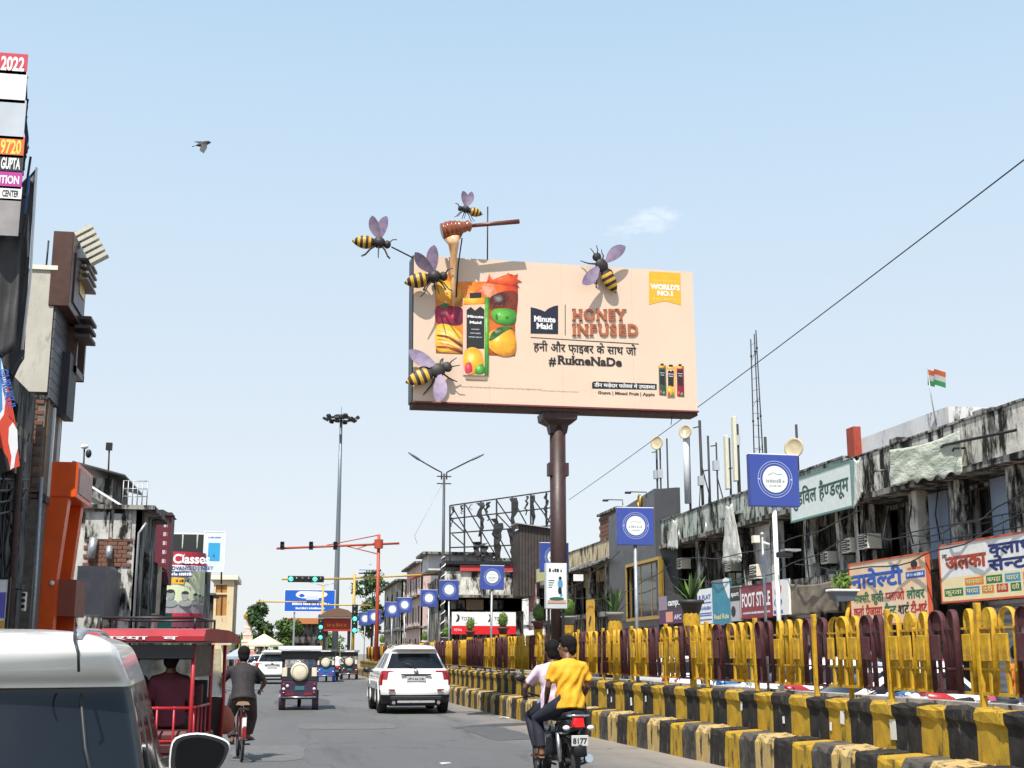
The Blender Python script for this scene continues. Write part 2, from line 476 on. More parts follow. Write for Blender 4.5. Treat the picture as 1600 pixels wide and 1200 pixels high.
# ------------------------------------------------------------------ ground, roads, pavements
MED = [(-30,6.6),(8,6.36),(14.5,6.25),(18,6.1),(25,5.75),(32,5.48),(41,5.30),(60,5.3),(80,5.35),(140,5.5)]
def med(y):
    for (a, x0), (b, x1) in zip(MED, MED[1:]):
        if y <= b: return x0 + (x1-x0)*(y-a)/(b-a)
    return MED[-1][1]
def asphalt():
    m = bpy.data.materials.new('asphalt'); m.use_nodes = True; t = m.node_tree; bs = t.nodes['Principled BSDF']
    big = _noise(t, .16, 4, .6, (1, .35, 1), 2)
    out = _mix(t, _ramp(t, big, .38, .62), (.078,.078,.079), (.118,.117,.115))
    mid = _noise(t, 1.1, 6, .65, (1.6, .25, 1), 5)
    out = _mix(t, _ramp(t, mid, .5, .72, 0, .5), out, (.095,.095,.096))
    fine = _noise(t, 48, 5, .75, (1, .8, 1), 1)
    out = _mix(t, _ramp(t, fine, .35, .7, 0, .55), out, (.165,.162,.155))
    gr = _noise(t, 5, 8, .75, (1, 1, 1), 9)
    out = _mix(t, _ramp(t, gr, .6, .7, 0, .35), out, (.24,.21,.17))
    # windblown sand that gathers along the median kerb
    tc = nd(t, 'TexCoord'); sx = nd(t, 'SeparateXYZ'); t.links.new(tc.outputs['Object'], sx.inputs[0])
    dn = _noise(t, .9, 6, .7, (1, .5, 1), 14)
    ad = nd(t, 'Math'); ad.operation = 'MULTIPLY_ADD'; ad.inputs[1].default_value = 2.2; t.links.new(dn, ad.inputs[0]); t.links.new(sx.outputs['X'], ad.inputs[2])
    out = _mix(t, _ramp(t, ad.outputs[0], 5.1, 7.4, 0, .85), out, (.30,.255,.20))
    cr = nd(t, 'TexVoronoi'); cr.feature = 'DISTANCE_TO_EDGE'; cr.inputs['Scale'].default_value = .28; wv = nd(t, 'VectorMath'); wv.operation = 'ADD'
    nz = nd(t, 'TexNoise'); nz.inputs['Scale'].default_value = 1.3; nz.inputs['Detail'].default_value = 6; t.links.new(tc.outputs['Object'], nz.inputs['Vector']); t.links.new(tc.outputs['Object'], wv.inputs[0]); t.links.new(nz.outputs['Color'], wv.inputs[1]); t.links.new(wv.outputs[0], cr.inputs['Vector'])
    out = _mix(t, _ramp(t, cr.outputs['Distance'], .003, .009, .5, 0), out, (.05,.05,.05))
    oil = _noise(t, .55, 5, .65, (2.6, .22, 1), 21)
    out = _mix(t, _ramp(t, oil, .56, .74, 0, .6), out, (.055,.055,.057))
    t.links.new(out, bs.inputs['Base Color'])
    t.links.new(_ramp(t, mid, .3, .7, .62, .85), bs.inputs['Roughness'])
    bs.inputs['Specular IOR Level'].default_value = .35
    _bump(t, bs, fine, .35, .012)
    return m
ASPHALT = asphalt()
SOIL = mat('dusty_earth', (.22,.18,.14), (.14,.115,.09), .5, .95, bump=.4, detail=8)
PAVING = mat('concrete_paving', (.27,.25,.23), (.19,.175,.16), 1.2, .9, bump=.3, dirt=.4, dirtcol=(.09,.08,.07))
KERBC = weathered('kerb_concrete', (.42,.39,.34), (.3,.27,.23), amount=.4, scale=2.2)
def sheet(name, x0, x1, y0, y1, z, m):
    return MB().add([(x0,y0,z),(x1,y0,z),(x1,y1,z),(x0,y1,z)], [(0,1,2,3)]).build(name, m, kind='structure')
sheet('ground', -1500, 1500, -400, 3000, -.03, SOIL)
road = sheet('road', -5.2, 14.6, -40, 104, 0, ASPHALT)
sheet('cross_road', -90, 90, 104, 124, -.004, ASPHALT)
sheet('road_beyond', -6.5, 11, 124, 420, 0, ASPHALT)
def pavement(name, x0, x1, y0, y1, kerb_x):
    p = MB().box(x0, x1, y0, y1, -.02, .14).build(name, PAVING, kind='structure')
    w = .16 if kerb_x == x1 else -.16
    n = 0
    b = MB().box(0, abs(w), 0, .96, -.02, .15, .015).mesh('kerb_stone'); b.materials.append(KERBC)
    y = max(y0, 4)
    while y < min(y1, 90):
        o = obj('kerb_stone', b, None, p); o.location = (kerb_x if w > 0 else kerb_x-abs(w), y, random.uniform(-.008, .008)); y += 1.0
    return p
pavement('pavement_left', -7.0, -5.2, -40, 103, -5.2)
pavement('pavement_right', 14.6, 19.0, -40, 103, 14.6)
sheet('pavement_beyond', -30, -7.0, -40, 103, .10, PAVING)
sheet('pavement_behind', 19, 60, -40, 103, .10, PAVING)
DARK_STRIP = mat('dark_strip_mat', (.035,.035,.036), (.06,.06,.06), 6, .6)
def on_road(pts, name, m, z=.004, parent=None):
    return MB().poly([(*gnd(*p).xy, z) for p in pts]).build(name, m, parent)
on_road([(706,1137),(716,1139),(832,1132.5),(836,1129),(770,1131)], 'dark_strip', DARK_STRIP, parent=road)  # thin strip darker than the asphalt, laid flat on the road
on_road([(735,1133.6),(775,1132),(776,1133.2),(735,1135)], 'dark_strip', DARK_STRIP, .006, road)
ROADW = mat('worn_road_paint', (.5,.5,.48), (.15,.15,.15), 9, .8, lo=.5, hi=.6)
for pts in ([(686,1192),(700,1191),(706,1193),(690,1194.5)], [(446,1178),(453,1177.5),(455,1179.5),(447,1180)]):
    on_road(pts, 'paint_mark', ROADW, parent=road)

PATCH = [mat('tar_patch_%d' % k, c, c2, 5, .8, bump=.3, detail=8, bscale=60) for k, (c, c2) in enumerate((((.06,.06,.061), (.085,.085,.084)), ((.13,.128,.125), (.10,.099,.097))))]
for k, (cx, cy, w, l) in enumerate(((2.2,14.5,1.5,2.6),(-.2,21.5,1.2,3.5),(4.2,26,1.0,4.5),(1.4,29,2.2,2.4),(-1.8,32,1.3,5),(3.0,47,1.6,5),(.6,44,1.8,6))):
    rs = random.Random(k); n = 18
    MB().poly([(cx+w/2*(abs(math.cos(g))**.5)*math.copysign(1, math.cos(g))*rs.uniform(.88,1.06), cy+l/2*(abs(math.sin(g))**.5)*math.copysign(1, math.sin(g))*rs.uniform(.9,1.05), .004+.0004*k) for g in [2*math.pi*j/n for j in range(n)]]).build('repair_patch', PATCH[k % 2], road)

# ------------------------------------------------------------------ the median: two striped kerb steps with earth behind
def med_frame(y):
    """point on the median's road edge, unit tangent, unit normal to the right"""
    a, b = Vector((med(y-.5), y-.5, 0)), Vector((med(y+.5), y+.5, 0))
    t = (b-a).normalized(); return Vector((med(y), y, 0)), t, Vector((t.y, -t.x, 0))
ys = [-8+k*2 for k in range(57)]
def strip(o0, o1, z0, z1):
    m = MB(); rings = []
    for y in ys:
        p, t, n = med_frame(y)
        rings.append([p+n*o0+Vector((0,0,z0)), p+n*o0+Vector((0,0,z1)), p+n*o1+Vector((0,0,z1)), p+n*o1+Vector((0,0,z0))])
    return m.loft(rings, sm=False)
median = strip(.66, 1.5, -.02, .95).build('median', SOIL, kind='structure')
strip(1.5, 1.72, -.02, 1.0).build('back_wall', KERBC, median)
KY = [weathered('kerb_yellow_%d' % i, (.46,.285,.022), (.36,.22,.026), stain=(.09,.065,.035), amount=.36, scale=3.2, seed=i*4, rough=.7, bump=.3) for i in range(2)]
KB = [weathered('kerb_black_%d' % i, (.016,.015,.014), (.035,.031,.027), stain=(.15,.12,.09), amount=.2, scale=3.2, seed=i*4+1, rough=.75, bump=.3) for i in range(2)]
KYL = weathered('kerb_yellow_faded', (.52,.36,.11), (.42,.31,.17), stain=(.05,.04,.03), amount=.5, scale=3, seed=3, rough=.8)
KBL = weathered('kerb_black_faded', (.035,.032,.03), (.12,.105,.085), stain=(.03,.028,.025), amount=.3, scale=3, seed=6, rough=.8)
low_prof = [(0,-.02),(.0,.42),(.012,.465),(.05,.50),(.42,.515),(.42,-.02)]
up_prof = [(.43,.4),(.44,.86),(.405,.90),(.40,.985),(.425,1.02),(.66,1.025),(.66,.4)]
def block(prof, L, chip):
    m = MB(); rs = random.Random(chip)
    rings = []
    for k, yy in enumerate((0.004, L*.33, L*.66, L-.004)):
        rings.append([(a + (rs.uniform(-.018, .018) if 0 < j < len(prof)-1 else 0), yy, z + (rs.uniform(-.022, .010) if 0 < j < len(prof)-1 else 0)) for j, (a, z) in enumerate(prof)])
    return m.loft(rings, sm=False).mesh('kerb_block')
BL = .56
stock = {}
for kind, prof, ym, bm_ in (('low', low_prof, [KYL, KY[1]], [KBL, KB[1]]), ('up', up_prof, KY, KB)):
    for i in range(2):
        for c, ms in (('y', ym), ('b', bm_)):
            me = block(prof, BL+.002, i*7+len(kind)); me.materials.append(ms[i]); stock[kind, c, i] = me
for kind, name in (('low', 'lower_kerb_block'), ('up', 'upper_kerb_block')):
    k = 0; y = 7.0 + (.0 if kind == 'up' else .2)
    while y < 103.5:
        p, t, n = med_frame(y)
        o = obj(name, stock[kind, 'yb'[k % 2], (k//2) % 2], None, median)
        o.location = p + Vector((0, 0, random.uniform(-.006, .006))) + n*random.uniform(-.008, .008)
        o.rotation_euler = (0, 0, math.atan2(t.y, t.x)-math.pi/2)
        y += BL*t.y; k += 1
# handbills pasted on the wall
for px, py, w, h, m in ((1318,1120,.10,.17,WHITEP),(1397,1140,.14,.22,CREAMP),(1300,1135,.05,.1,WHITEP),(956,1093,.06,.1,WHITEP),(987,1096,.09,.14,WHITEP),(1010,1092,.07,.1,CREAMP),(1160,1103,.06,.12,WHITEP),(1226,1125,.06,.09,WHITEP),(950,1080,.06,.1,WHITEP)):
    q = onX(px, py, med(16)+.43)
    for _ in range(3): q = onX(px, py, med(q.y)+.425)
    p, t, n = med_frame(q.y)
    q = p+n*.415+Vector((0, 0, q.z)); a = random.uniform(-.12, .12)
    u = t*math.cos(a)+Vector((0,0,1))*math.sin(a); v = -t*math.sin(a)+Vector((0,0,1))*math.cos(a)
    MB().poly([q-u*w/2-v*h/2, q-u*w/2+v*h/2, q+u*w/2+v*h/2, q+u*w/2-v*h/2], .004).build('handbill', m, median)

# ------------------------------------------------------------------ the railing on the median
def loop_mesh(w, h, r, top_disc, n=10):
    pts = [(-w/2, 0, 0), (-w/2, 0, h-w/2)]
    for k in range(1, n): g = math.pi - math.pi*k/n; pts.append((math.cos(g)*w/2, 0, h-w/2+math.sin(g)*w/2))
    pts += [(w/2, 0, h-w/2), (w/2*.7, 0, h*.42)] if not top_disc else [(w/2, 0, h-w/2), (w/2, 0, 0)]
    return MB().tube(pts, r, 8, flat=.30).mesh('loop')
PH = .86
pl_loop = {c: [] for c in 'ym'}
for c, m_ in (('y', YELLOW), ('m', MAROON)):
    for d in (False, True):
        me = loop_mesh(.24, PH, .036, d); me.materials.append(m_); pl_loop[c].append(me)
disc_me = {c: MB().lathe([(0,-.012),(.112,-.014),(.112,.014),(0,.012)], 16, False, axis='y').mesh('disc') for c in 'ym'}
plate_me = {c: MB().box(-.085, .085, -.014, .014, -.14, .14, .006).mesh('plate') for c in 'ym'}
for c, m_ in (('y', YELLOW), ('m', MAROON)): disc_me[c].materials.append(m_); plate_me[c].materials.append(m_)
stem_me = {c: MB().box(-.018, .018, -.018, .018, 0, .36).mesh('stem') for c in 'ym'}
for c, m_ in (('y', YELLOW), ('m', MAROON)): stem_me[c].materials.append(m_)
def panel(y, L, pattern, label):
    p, t, n = med_frame(y)
    root = thing('railing_panel', label, 'railing', p+n*.86+Vector((0,0,.95)), math.atan2(t.y, t.x), 'railing panels along the median')
    m = MB().box(-.03, .03, -.03, .03, 0, 1.12, .004); m.build('post', YELLOW if (y < 33 or pattern[0] != 'm') else MAROON, root)
    seg = L/len(pattern)
    for z, hh in ((.19, .034), (.44, .022), (.86, .024)):
        mm = MB()
        for k, c in enumerate(pattern):
            mm.cur = 0 if c.lower() == 'y' else 1
            mm.box(k*seg, (k+1)*seg, -hh/2, hh/2, z-hh/2, z+hh/2)
        mm.build('rail', [YELLOW, MAROON], root)
    for k, c in enumerate(pattern):
        lo = c.lower(); disc = c.isupper(); x = (k+.5)*seg
        o = obj('loop', pl_loop[lo][1 if (disc or k % 2) else 0], None, root)
        o.location = (x, 0, .2); o.rotation_euler = (random.uniform(-.04, .04), random.uniform(-.05, .05), random.uniform(-.3, .15))
        if disc:
            o = obj('disc', disc_me[lo], None, root); o.location = (x, 0, .2+PH-.105)
        if (lo == 'y' and not disc) or (disc and random.random() < .3):
            o = obj('stem', stem_me[lo], None, root); o.location = (x+.02, -.004, .2)
            o = obj('plate', plate_me[lo], None, root); o.location = (x+.02, .034, .2+.46); o.rotation_euler = (0, random.uniform(-.04, .04), 0)
    return root
y, i = 8.6, 0
panels = []
while y < 101:
    p, t, n = med_frame(y)
    if y < 33: pat = ''.join('yYymM'[(i*6+k) % 5] for k in range(6))
    else: pat = ['yyYyyy', 'mmMmmm', 'mMmmmm', 'yYyyyy', 'mmmmMm'][i % 5]
    panels.append((y, pat)); y += 2.0*t.y; i += 1
for i, (y, pat) in enumerate(panels):
    kind = 'yellow and maroon looped' if y < 33 else ('yellow looped' if pat[0] == 'y' else 'maroon looped')
    panel(y, 1.97, pat, '%s iron railing panel on the median, %s from the near end' % (kind, nth(i)))

# scraps of paper on the road
for k, (px, py, w, lab) in enumerate(((787,1123,.30,'crumpled white paper scrap on the road left of the motorcycle'),(967,1158,.16,'white paper scrap at the kerb foot right of the motorcycle'),(980,1160,.12,'tiny white scrap beside the one at the kerb foot'),(955,1156,.10,'small white wrapper at the kerb foot closest to the motorcycle'),(742,1106,.12,'small pale scrap at the kerb beside the white car'),(1062,1181,.14,'pale wrapper at the kerb foot below the striped wall'))):
    q = gnd(px, py); rs = random.Random(k); n = 7
    V = [(0,0,.06*w*3)]+[(w/2*math.cos(2*math.pi*j/n)*rs.uniform(.6,1.1), w*.4*math.sin(2*math.pi*j/n)*rs.uniform(.6,1.1), rs.uniform(.004,.05)) for j in range(n)]
    o = MB().add(V, [(0, 1+j, 1+(j+1) % n) for j in range(n)]).build('paper_scrap', WHITEP); o.location = (q.x, q.y, 0); o['label'] = lab; o['category'] = 'litter'

# ------------------------------------------------------------------ the big hoarding on its single column
BP = onX(873, 640, 6.38)
ba = R(3); bn = Vector((math.sin(ba), -math.cos(ba), 0))        # the face looks back down the street
A_, B_, T1_, T2_ = [onP(*q, BP+bn*.28, bn) for q in ((645, 628), (1092, 640), (648, 398), (1083, 428))]
zb_ = (A_.z+B_.z)/2; A_.z, B_.z = zb_-.03, zb_+.03
BU = (B_-A_); BWID = BU.length-.03; BU.normalize()
BV = (Vector((0,0,1))-BU*BU.z).normalized()
BH = (T1_.z+T2_.z)/2-zb_+.02
BO = A_.copy()                                   # bottom-left corner of the face
def bd(u, v, off=0): return BO + BU*(u*BWID) + BV*(v*BH) + bn*off
def bpix(px, py, off=0):
    """board coordinates of a picture point"""
    q = onP(px, py, BO+bn*off, bn) - BO
    return q.dot(BU)/BWID, q.dot(BV)/BH
SKIN = mat('hoarding_vinyl', (.68,.515,.39), (.64,.485,.365), .6, .5, bump=.12, bscale=1.6, bdist=.08, dirt=.06, dirtcol=(.5,.38,.28))
BROWNCOL = mat('brown_column_paint', (.045,.02,.018), (.035,.016,.014), 3, .5, dirt=.2, dirtcol=(.1,.06,.05))
hoarding = thing('hoarding', 'large cream juice advertising hoarding on a brown column rising from the median', 'hoarding')
m = MB(); m.box(-.17, .17, -.17, .17, 0, 1)
base = Vector((BP.x, BP.y+.16, .95))
top = bd(.5, 0).z
MB().cyl(base, Vector((base.x, base.y, top-.42)), .195, .195, 28).build('column', BROWNCOL, hoarding)
MB().lathe([(.0,0),(.36,0),(.36,.05),(.21,.05)], 24, False, base).build('base_plate', BROWNCOL, hoarding)
cz = onX(873, 733, base.x).z
mm = MB().box(base.x-.25, base.x+.25, base.y-.13, base.y+.13, cz-.16, cz+.16, .01)
mm.build('clamp', BROWNCOL, hoarding)
MB().loft([[(base.x+a*w, base.y+b*w*.8, z) for a, b in ((-1,-1),(1,-1),(1,1),(-1,1))] for z, w in ((top-.62,.2),(top-.42,.24),(top-.3,.42),(top-.13,.44))], sm=False).build('column_head', BROWNCOL, hoarding)
fm = MB()
def bx3(mb, u0, u1, v0, v1, o0, o1):
    X = mb.X; M = Matrix((BU, bn, BV)).transposed().to_4x4(); M.translation = BO
    mb.X = M; mb.box(u0*BWID, u1*BWID, o0, o1, v0*BH, v1*BH); mb.X = X
face = MB(); bx3(face, 0, 1, 0, 1, -.03, 0); face = face.build('face', SKIN, hoarding)
for v in (.015, .33, .66, .985):
    mb = MB(); bx3(mb, .0, 1, v-.012, v+.012, -.12, -.032); mb.build('frame_rail', DARK, hoarding)
for u in (.008, .17, .33, .5, .67, .83, .992):
    mb = MB(); bx3(mb, u-.005, u+.005, -.01, 1, -.2, -.122); mb.build('frame_post', DARK, hoarding)
mb = MB(); bx3(mb, 0, 1, -.035, -.004, -.55, -.02); mb.build('walkway', RUST, hoarding)
mb = MB(); bx3(mb, -.003, 1.003, -.012, -.002, -.03, .03); mb.build('bottom_rail', mat('dark_red_steel', (.16,.03,.035), rough=.6), hoarding)
mb = MB(); bx3(mb, 0, 1, 0, 1, -.58, -.55); mb.build('rear_face', mat('rear_vinyl', (.3,.28,.26)), hoarding)
mb = MB(); bx3(mb, -.004, -.0008, 0, 1, -.58, .0); mb.build('side_flap', BLACKPL, hoarding)
mb = MB(); mb.tube([bd(.26, .99, -.2), bd(.262, 1.4, -.2)], .018, 6); mb.build('lightning_rod', DARK, hoarding)
mb = MB(); mb.tube([bd(.92, -.03, -.3), bd(.915, -.09, -.3)], .01, 5); mb.build('loose_wire', DARK, hoarding)

# --- print on the face. shapes are laid flat on the vinyl, a few millimetres apart
def P2(px, py): return bpix(px, py)
def flat(name, pts, m, off, parent=face):
    """pts in picture pixels"""
    return MB().poly([bd(*P2(*p), off) for p in pts][::-1]).build(name, m, parent)
def smooth_pts(pts, n=4):
    out = []; L = len(pts)
    for i in range(L):
        p0, p1, p2, p3 = [Vector(pts[(i+k) % L]) for k in (-1, 0, 1, 2)]
        for j in range(n):
            t = j/n
            out.append(tuple(.5*((2*p1)+(p2-p0)*t+(2*p0-5*p1+4*p2-p3)*t*t+(3*p1-p0-3*p2+p3)*t**3)))
    return out
def fruit(name, c1, c2, sc=6, seed=0, st=(1,1,1)):
    """printed fruit: pale at the upper left, its own colour, darker rim, mottled"""
    key = 'print_'+name
    if key in _MC: return _MC[key]
    m = bpy.data.materials.new(key); m.use_nodes = True; t = m.node_tree; bs = t.nodes['Principled BSDF']
    tc = nd(t, 'TexCoord'); mp = nd(t, 'Mapping'); mp.inputs['Scale'].default_value = (1, 0, 1); mp.inputs['Location'].default_value = (-.36, 0, -.64); t.links.new(tc.outputs['Generated'], mp.inputs[0])
    ln = nd(t, 'VectorMath'); ln.operation = 'LENGTH'; t.links.new(mp.outputs[0], ln.inputs[0])
    n1 = _noise(t, sc*1.6, 7, .65, st, seed); n2 = _noise(t, sc*5, 5, .7, st, seed+2)
    ad = nd(t, 'Math'); ad.operation = 'MULTIPLY_ADD'; ad.inputs[1].default_value = .55; t.links.new(n1, ad.inputs[0]); t.links.new(ln.outputs['Value'], ad.inputs[2])
    r = nd(t, 'ValToRGB'); r.color_ramp.interpolation = 'EASE'; e = r.color_ramp.elements
    e[0].position = .28; e[0].color = (*[min(.9, k*1.15+.22*(1-k*.6)) for k in c1], 1); e[1].position = 1.08; e[1].color = (*[k*.45 for k in c2], 1)
    for p, c in ((.46, c1), (.74, c2)): q = e.new(p); q.color = (*c, 1)
    t.links.new(ad.outputs[0], r.inputs[0])
    out = _mix(t, _ramp(t, n2, .5, .75, 0, .45), r.outputs[0], tuple(k*.55 for k in c2))
    t.links.new(out, bs.inputs['Base Color']); bs.inputs['Roughness'].default_value = .4
    _MC[key] = m; return m
F_OR = fruit('juicy_orange', (.80,.24,.02), (.62,.13,.01), 3.0, 1)
F_YE = fruit('mango_yellow', (.85,.46,.03), (.80,.32,.02), 2.5, 2)
F_PA = fruit('papaya_flesh', (.78,.13,.02), (.55,.05,.01), 5, 3)
F_RD = fruit('pomegranate', (.38,.015,.05), (.22,.01,.04), 4, 4)
F_GR = fruit('guava_green', (.10,.42,.04), (.05,.25,.03), 4, 5)
F_LF = fruit('leaf_green', (.03,.09,.02), (.06,.16,.03), 6, 6)
F_SE = fruit('papaya_seed', (.05,.01,.005), (.2,.03,.01), 30, 7)
F_PK = fruit('pink', (.65,.06,.10), (.5,.03,.07), 4, 8)
F_BN = fruit('banana', (.86,.55,.05), (.8,.42,.03), 4, 9, (.4,1,2.5))
flat('fruit_panel', [(680,430),(704,427),(704,440),(770,440),(805,432),(805,557),(681,552)], F_OR, .004)
flat('papaya_print', smooth_pts([(736,470),(746,452),(768,438),(806,432),(806,500),(790,506),(765,498),(748,480)]), F_PA, .008)
flat('papaya_seeds_print', smooth_pts([(762,470),(778,458),(806,456),(806,482),(782,492),(766,484)]), F_SE, .011)
flat('splash_print', [(760,442),(764,428),(770,438),(784,434),(795,426),(797,433),(809,428),(808,436),(816,441),(806,442),(812,450),(803,446),(780,444)], F_PA, .013)
flat('guava_print', smooth_pts([(768,486),(784,482),(804,486),(805,504),(790,508),(772,502)]), F_GR, .015)
flat('mango_print', smooth_pts([(764,520),(778,514),(796,514),(805,524),(805,552),(786,557),(768,548),(760,534)]), F_YE, .017)
flat('mango_leaf_print', smooth_pts([(764,532),(770,518),(786,510),(800,512),(786,520),(772,530)]), F_LF, .020)
flat('pomegranate_print', smooth_pts([(681,480),(700,478),(722,482),(722,506),(700,508),(682,504)]), F_RD, .008)
flat('banana_print', smooth_pts([(682,510),(702,508),(722,524),(724,550),(700,551),(682,546)]), F_BN, .010)
flat('banana_shade_print', smooth_pts([(684,530),(704,534),(718,548),(704,540),(690,538)]), F_OR, .013)
flat('mango_print', smooth_pts([(682,438),(702,440),(722,456),(724,478),(704,476),(684,470)]), F_YE, .008)
flat('guava_print', smooth_pts([(686,478),(696,474),(702,478),(694,482)]), F_LF, .012)
rs_ = random.Random(11)
def blobs(cx, cy, rx, ry_, n, ms, z, k0=.12, k1=.34):
    for i in range(n):
        a, d = rs_.uniform(0, 6.28), rs_.random()**.6; px, py = cx+rx*d*math.cos(a), cy+ry_*d*math.sin(a); w, h = rx*rs_.uniform(k0, k1), ry_*rs_.uniform(k0, k1); t = rs_.uniform(0, 3)
        flat('fruit_highlight', [(px+w*math.cos(g)*math.cos(t)-h*math.sin(g)*math.sin(t), py+w*math.cos(g)*math.sin(t)+h*math.sin(g)*math.cos(t)) for g in [R(j*40) for j in range(9)]], ms[i % len(ms)], z+.0004*i)
F_HI = fruit('pale_highlight', (.86,.62,.25), (.85,.5,.15), 5, 12); F_DK = fruit('deep_shade', (.30,.05,.01), (.2,.03,.01), 5, 13); F_DG = fruit('deep_green', (.02,.10,.01), (.04,.16,.02), 5, 14)
blobs(786, 536, 16, 17, 0, (F_HI, F_OR, F_YE), .0185); blobs(786, 494, 15, 9, 3, (F_DG, fruit('light_green', (.25,.55,.12), (.15,.4,.06), 5, 15)), .0165); blobs(784, 452, 18, 10, 0, (F_DK, fruit('red_flesh', (.7,.2,.06), (.6,.08,.02), 5, 16)), .0095); blobs(784, 474, 17, 10, 22, (INK, F_DK), .0125, .05, .11)
blobs(702, 493, 17, 11, 2, (fruit('wine', (.14,.005,.03), (.2,.01,.04), 6, 17), F_PK), .0092); blobs(702, 530, 18, 18, 0, (F_HI, F_OR, F_DK), .0135, .1, .26); blobs(700, 458, 16, 15, 2, (F_HI, F_OR, F_DK), .0092)
for k in range(4): flat('banana_edge_print', smooth_pts([(684,514+k*9),(702,518+k*8),(722,534+k*5),(720,537+k*5),(700,521+k*8),(684,516.5+k*9)], 3), F_DK if k % 2 else F_HI, .0145)
def carton(pts, body, lower, capm, s, z):
    """juice carton printed on the face: pts = tl,tr,br,bl in pixels"""
    tl, tr, br, bl = [Vector(p) for p in pts]
    g = lambda a, b: tuple((tl*(1-a)+tr*a)*(1-b)+(bl*(1-a)+br*a)*b)
    flat('carton_print', [g(0,0),g(1,0),g(1,1),g(0,1)], body, z)
    flat('carton_side_print', [g(.84,0),g(1,0),g(1,1),g(.84,1)], F_GR if s > 1 else lower, z+.002)
    flat('carton_top_print', [g(.02,0),g(.84,0),g(.84,.09),g(.02,.09)], F_YE, z+.003)
    flat('carton_label_print', [g(.14,.16),g(.30,.12),g(.46,.17),g(.66,.12),g(.82,.16),g(.82,.66),g(.14,.66)], INK, z+.005)
    flat('carton_fruit_print', smooth_pts([g(.04,.72),g(.34,.64),g(.70,.70),g(.80,.86),g(.60,.97),g(.1,.97)]), lower, z+.007)
    flat('carton_fruit_print', smooth_pts([g(.10,.86),g(.30,.84),g(.36,.95),g(.12,.97)]), F_PK, z+.009)
    flat('carton_fruit_print', smooth_pts([g(.5,.9),g(.78,.86),g(.82,.97),g(.5,.98)]), F_GR, z+.009)
    flat('carton_cap_print', [g(.26,-.06),g(.70,-.06),g(.70,.01),g(.26,.01)], capm, z+.004)
    o, uu = g(.48,.30), None
    a, b = P2(*g(.16,.30)), P2(*g(.80,.30))
    tm = MB(); wd = (b[0]-a[0])*BWID
    for k, tx in enumerate(('Minute', 'Maid')):
        cc = bd(*P2(*g(.48,.265+.075*k)), z+.007); put_text(tm, tx, cc, BU, BV, wd*.16, wd*(.98 if k == 0 else .72), bold=.03, serif=True)
    if s > 1:
        for k, tx in enumerate(('HONEY', 'INFUSED', 'MIXED FRUIT')):
            cc = bd(*P2(*g(.48,.42+.05*k)), z+.007); put_text(tm, tx, cc, BU, BV, wd*.07, wd*(.5, .62, .8)[k])
    tm.build('lettering', INKW, face)
WHITEC = mat('print_carton_white', (.75,.5,.3), (.75,.42,.4), 3, .4)
carton([(723,466),(764,464),(763,587),(723,586)], WHITEC, F_YE, INK, 2, .024)
flat('carton_shadow_print', [(726,589),(763,590),(760,594),(728,593)], mat('print_shadow', (.3,.24,.15), rough=.5), .02)
GCART = mat('print_green_carton', (.05,.10,.06), (.03,.06,.04), 4, .4)
CCART = mat('print_red_carton', (.20,.01,.03), (.3,.01,.03), 4, .4)
for pts, bmx, lo_ in (([(1029,571),(1040,571),(1041,618),(1030,617)], GCART, GCART), ([(1041,573),(1055,573),(1054,620),(1042,620)], WHITEC, F_YE), ([(1057,572),(1068,572),(1069,620),(1058,619)], CCART, CCART)):
    carton(pts, bmx, lo_, INK, 1, .010 if lo_ is not F_YE else .022)
# vinyl seams
for u_ in (.26, .515, .77):
    mb = MB(); bx3(mb, u_-.0012, u_+.0012, .0, 1, 0, .0015); mb.build('vinyl_seam', mat('vinyl_seam', (.60,.45,.34), rough=.5), face)
# logo block, slogans
NAVY = mat('print_navy', (.012,.012,.03), rough=.45)
flat('logo_print', [(829,480),(838,482),(847,485),(851,487),(857,482),(865,478.5),(872,477),(872,522),(829,521)], NAVY, .006)
def write(s, px0, px1, py, hpx, m, off=.010, **k):
    """s between picture x px0..px1 with its baseline at py"""
    a, b = bpix(px0, py), bpix(px1, py)
    sl = 0
    t = MB(); wd = (b[0]-a[0])*BWID; hh = hpx*BH/226.0
    put_text(t, s, bd((a[0]+b[0])/2, (a[1]+b[1])/2 + 0*sl, 0), BU, BV, hh, wd, off=off, **k)
    return t.build('lettering', m, face)
write('Minute', 834, 868, 503, 9, INKW, bold=.03, serif=True)
write('Maid', 838, 863, 514, 9, INKW, bold=.03, serif=True)
flat('rule_print', [(882.5,476),(883.6,476),(883.6,524),(882.5,524)], INK, .006)
flat('rule_print', [(829,526.6),(998,537),(998,538.2),(829,527.6)], INK, .006)
write('हनी और फ़ाइबर के साथ जो', 834, 994, 551.5, 13, INK, bold=.018)
write('#', 858, 869, 570.5, 13, INK, bold=.03)
write('RukneNaDe', 871, 972, 570.5, 13, INK, bold=.035, serif=True)
flat('strip_print', [(925,598),(928,596),(1026,600),(1026,609),(925,607)], INK, .006)
write('तीन मज़ेदार फ~लेवस^ में उपलब~ध!', 929, 1023, 606, 5.6, INKW, .010, bold=.025)
write('Guava | Mixed Fruit | Apple', 934, 1023, 617, 4.4, INK, .008, bold=.025, serif=True)
write('* Minute Maid Honey Infused. Contains mixed fruit. Serving suggestion only', 716, 846, 607.0, 1.7, INK, .008)
write('Creative visualisation. Fruit pictures are for reference', 846, 904, 612.0, 1.4, INK, .008)
FLAGO = mat('print_flag_orange', (.78,.38,.02), rough=.5)
flat('ribbon_print', [(1014,424),(1063,427),(1064,477),(1050,473),(1038.5,470.5),(1026,473),(1014,476)], FLAGO, .006)
write("MINUTE MAID", 1020, 1058, 440.5, 3.0, mat('print_pale_yellow', (.85,.62,.2)), .010)
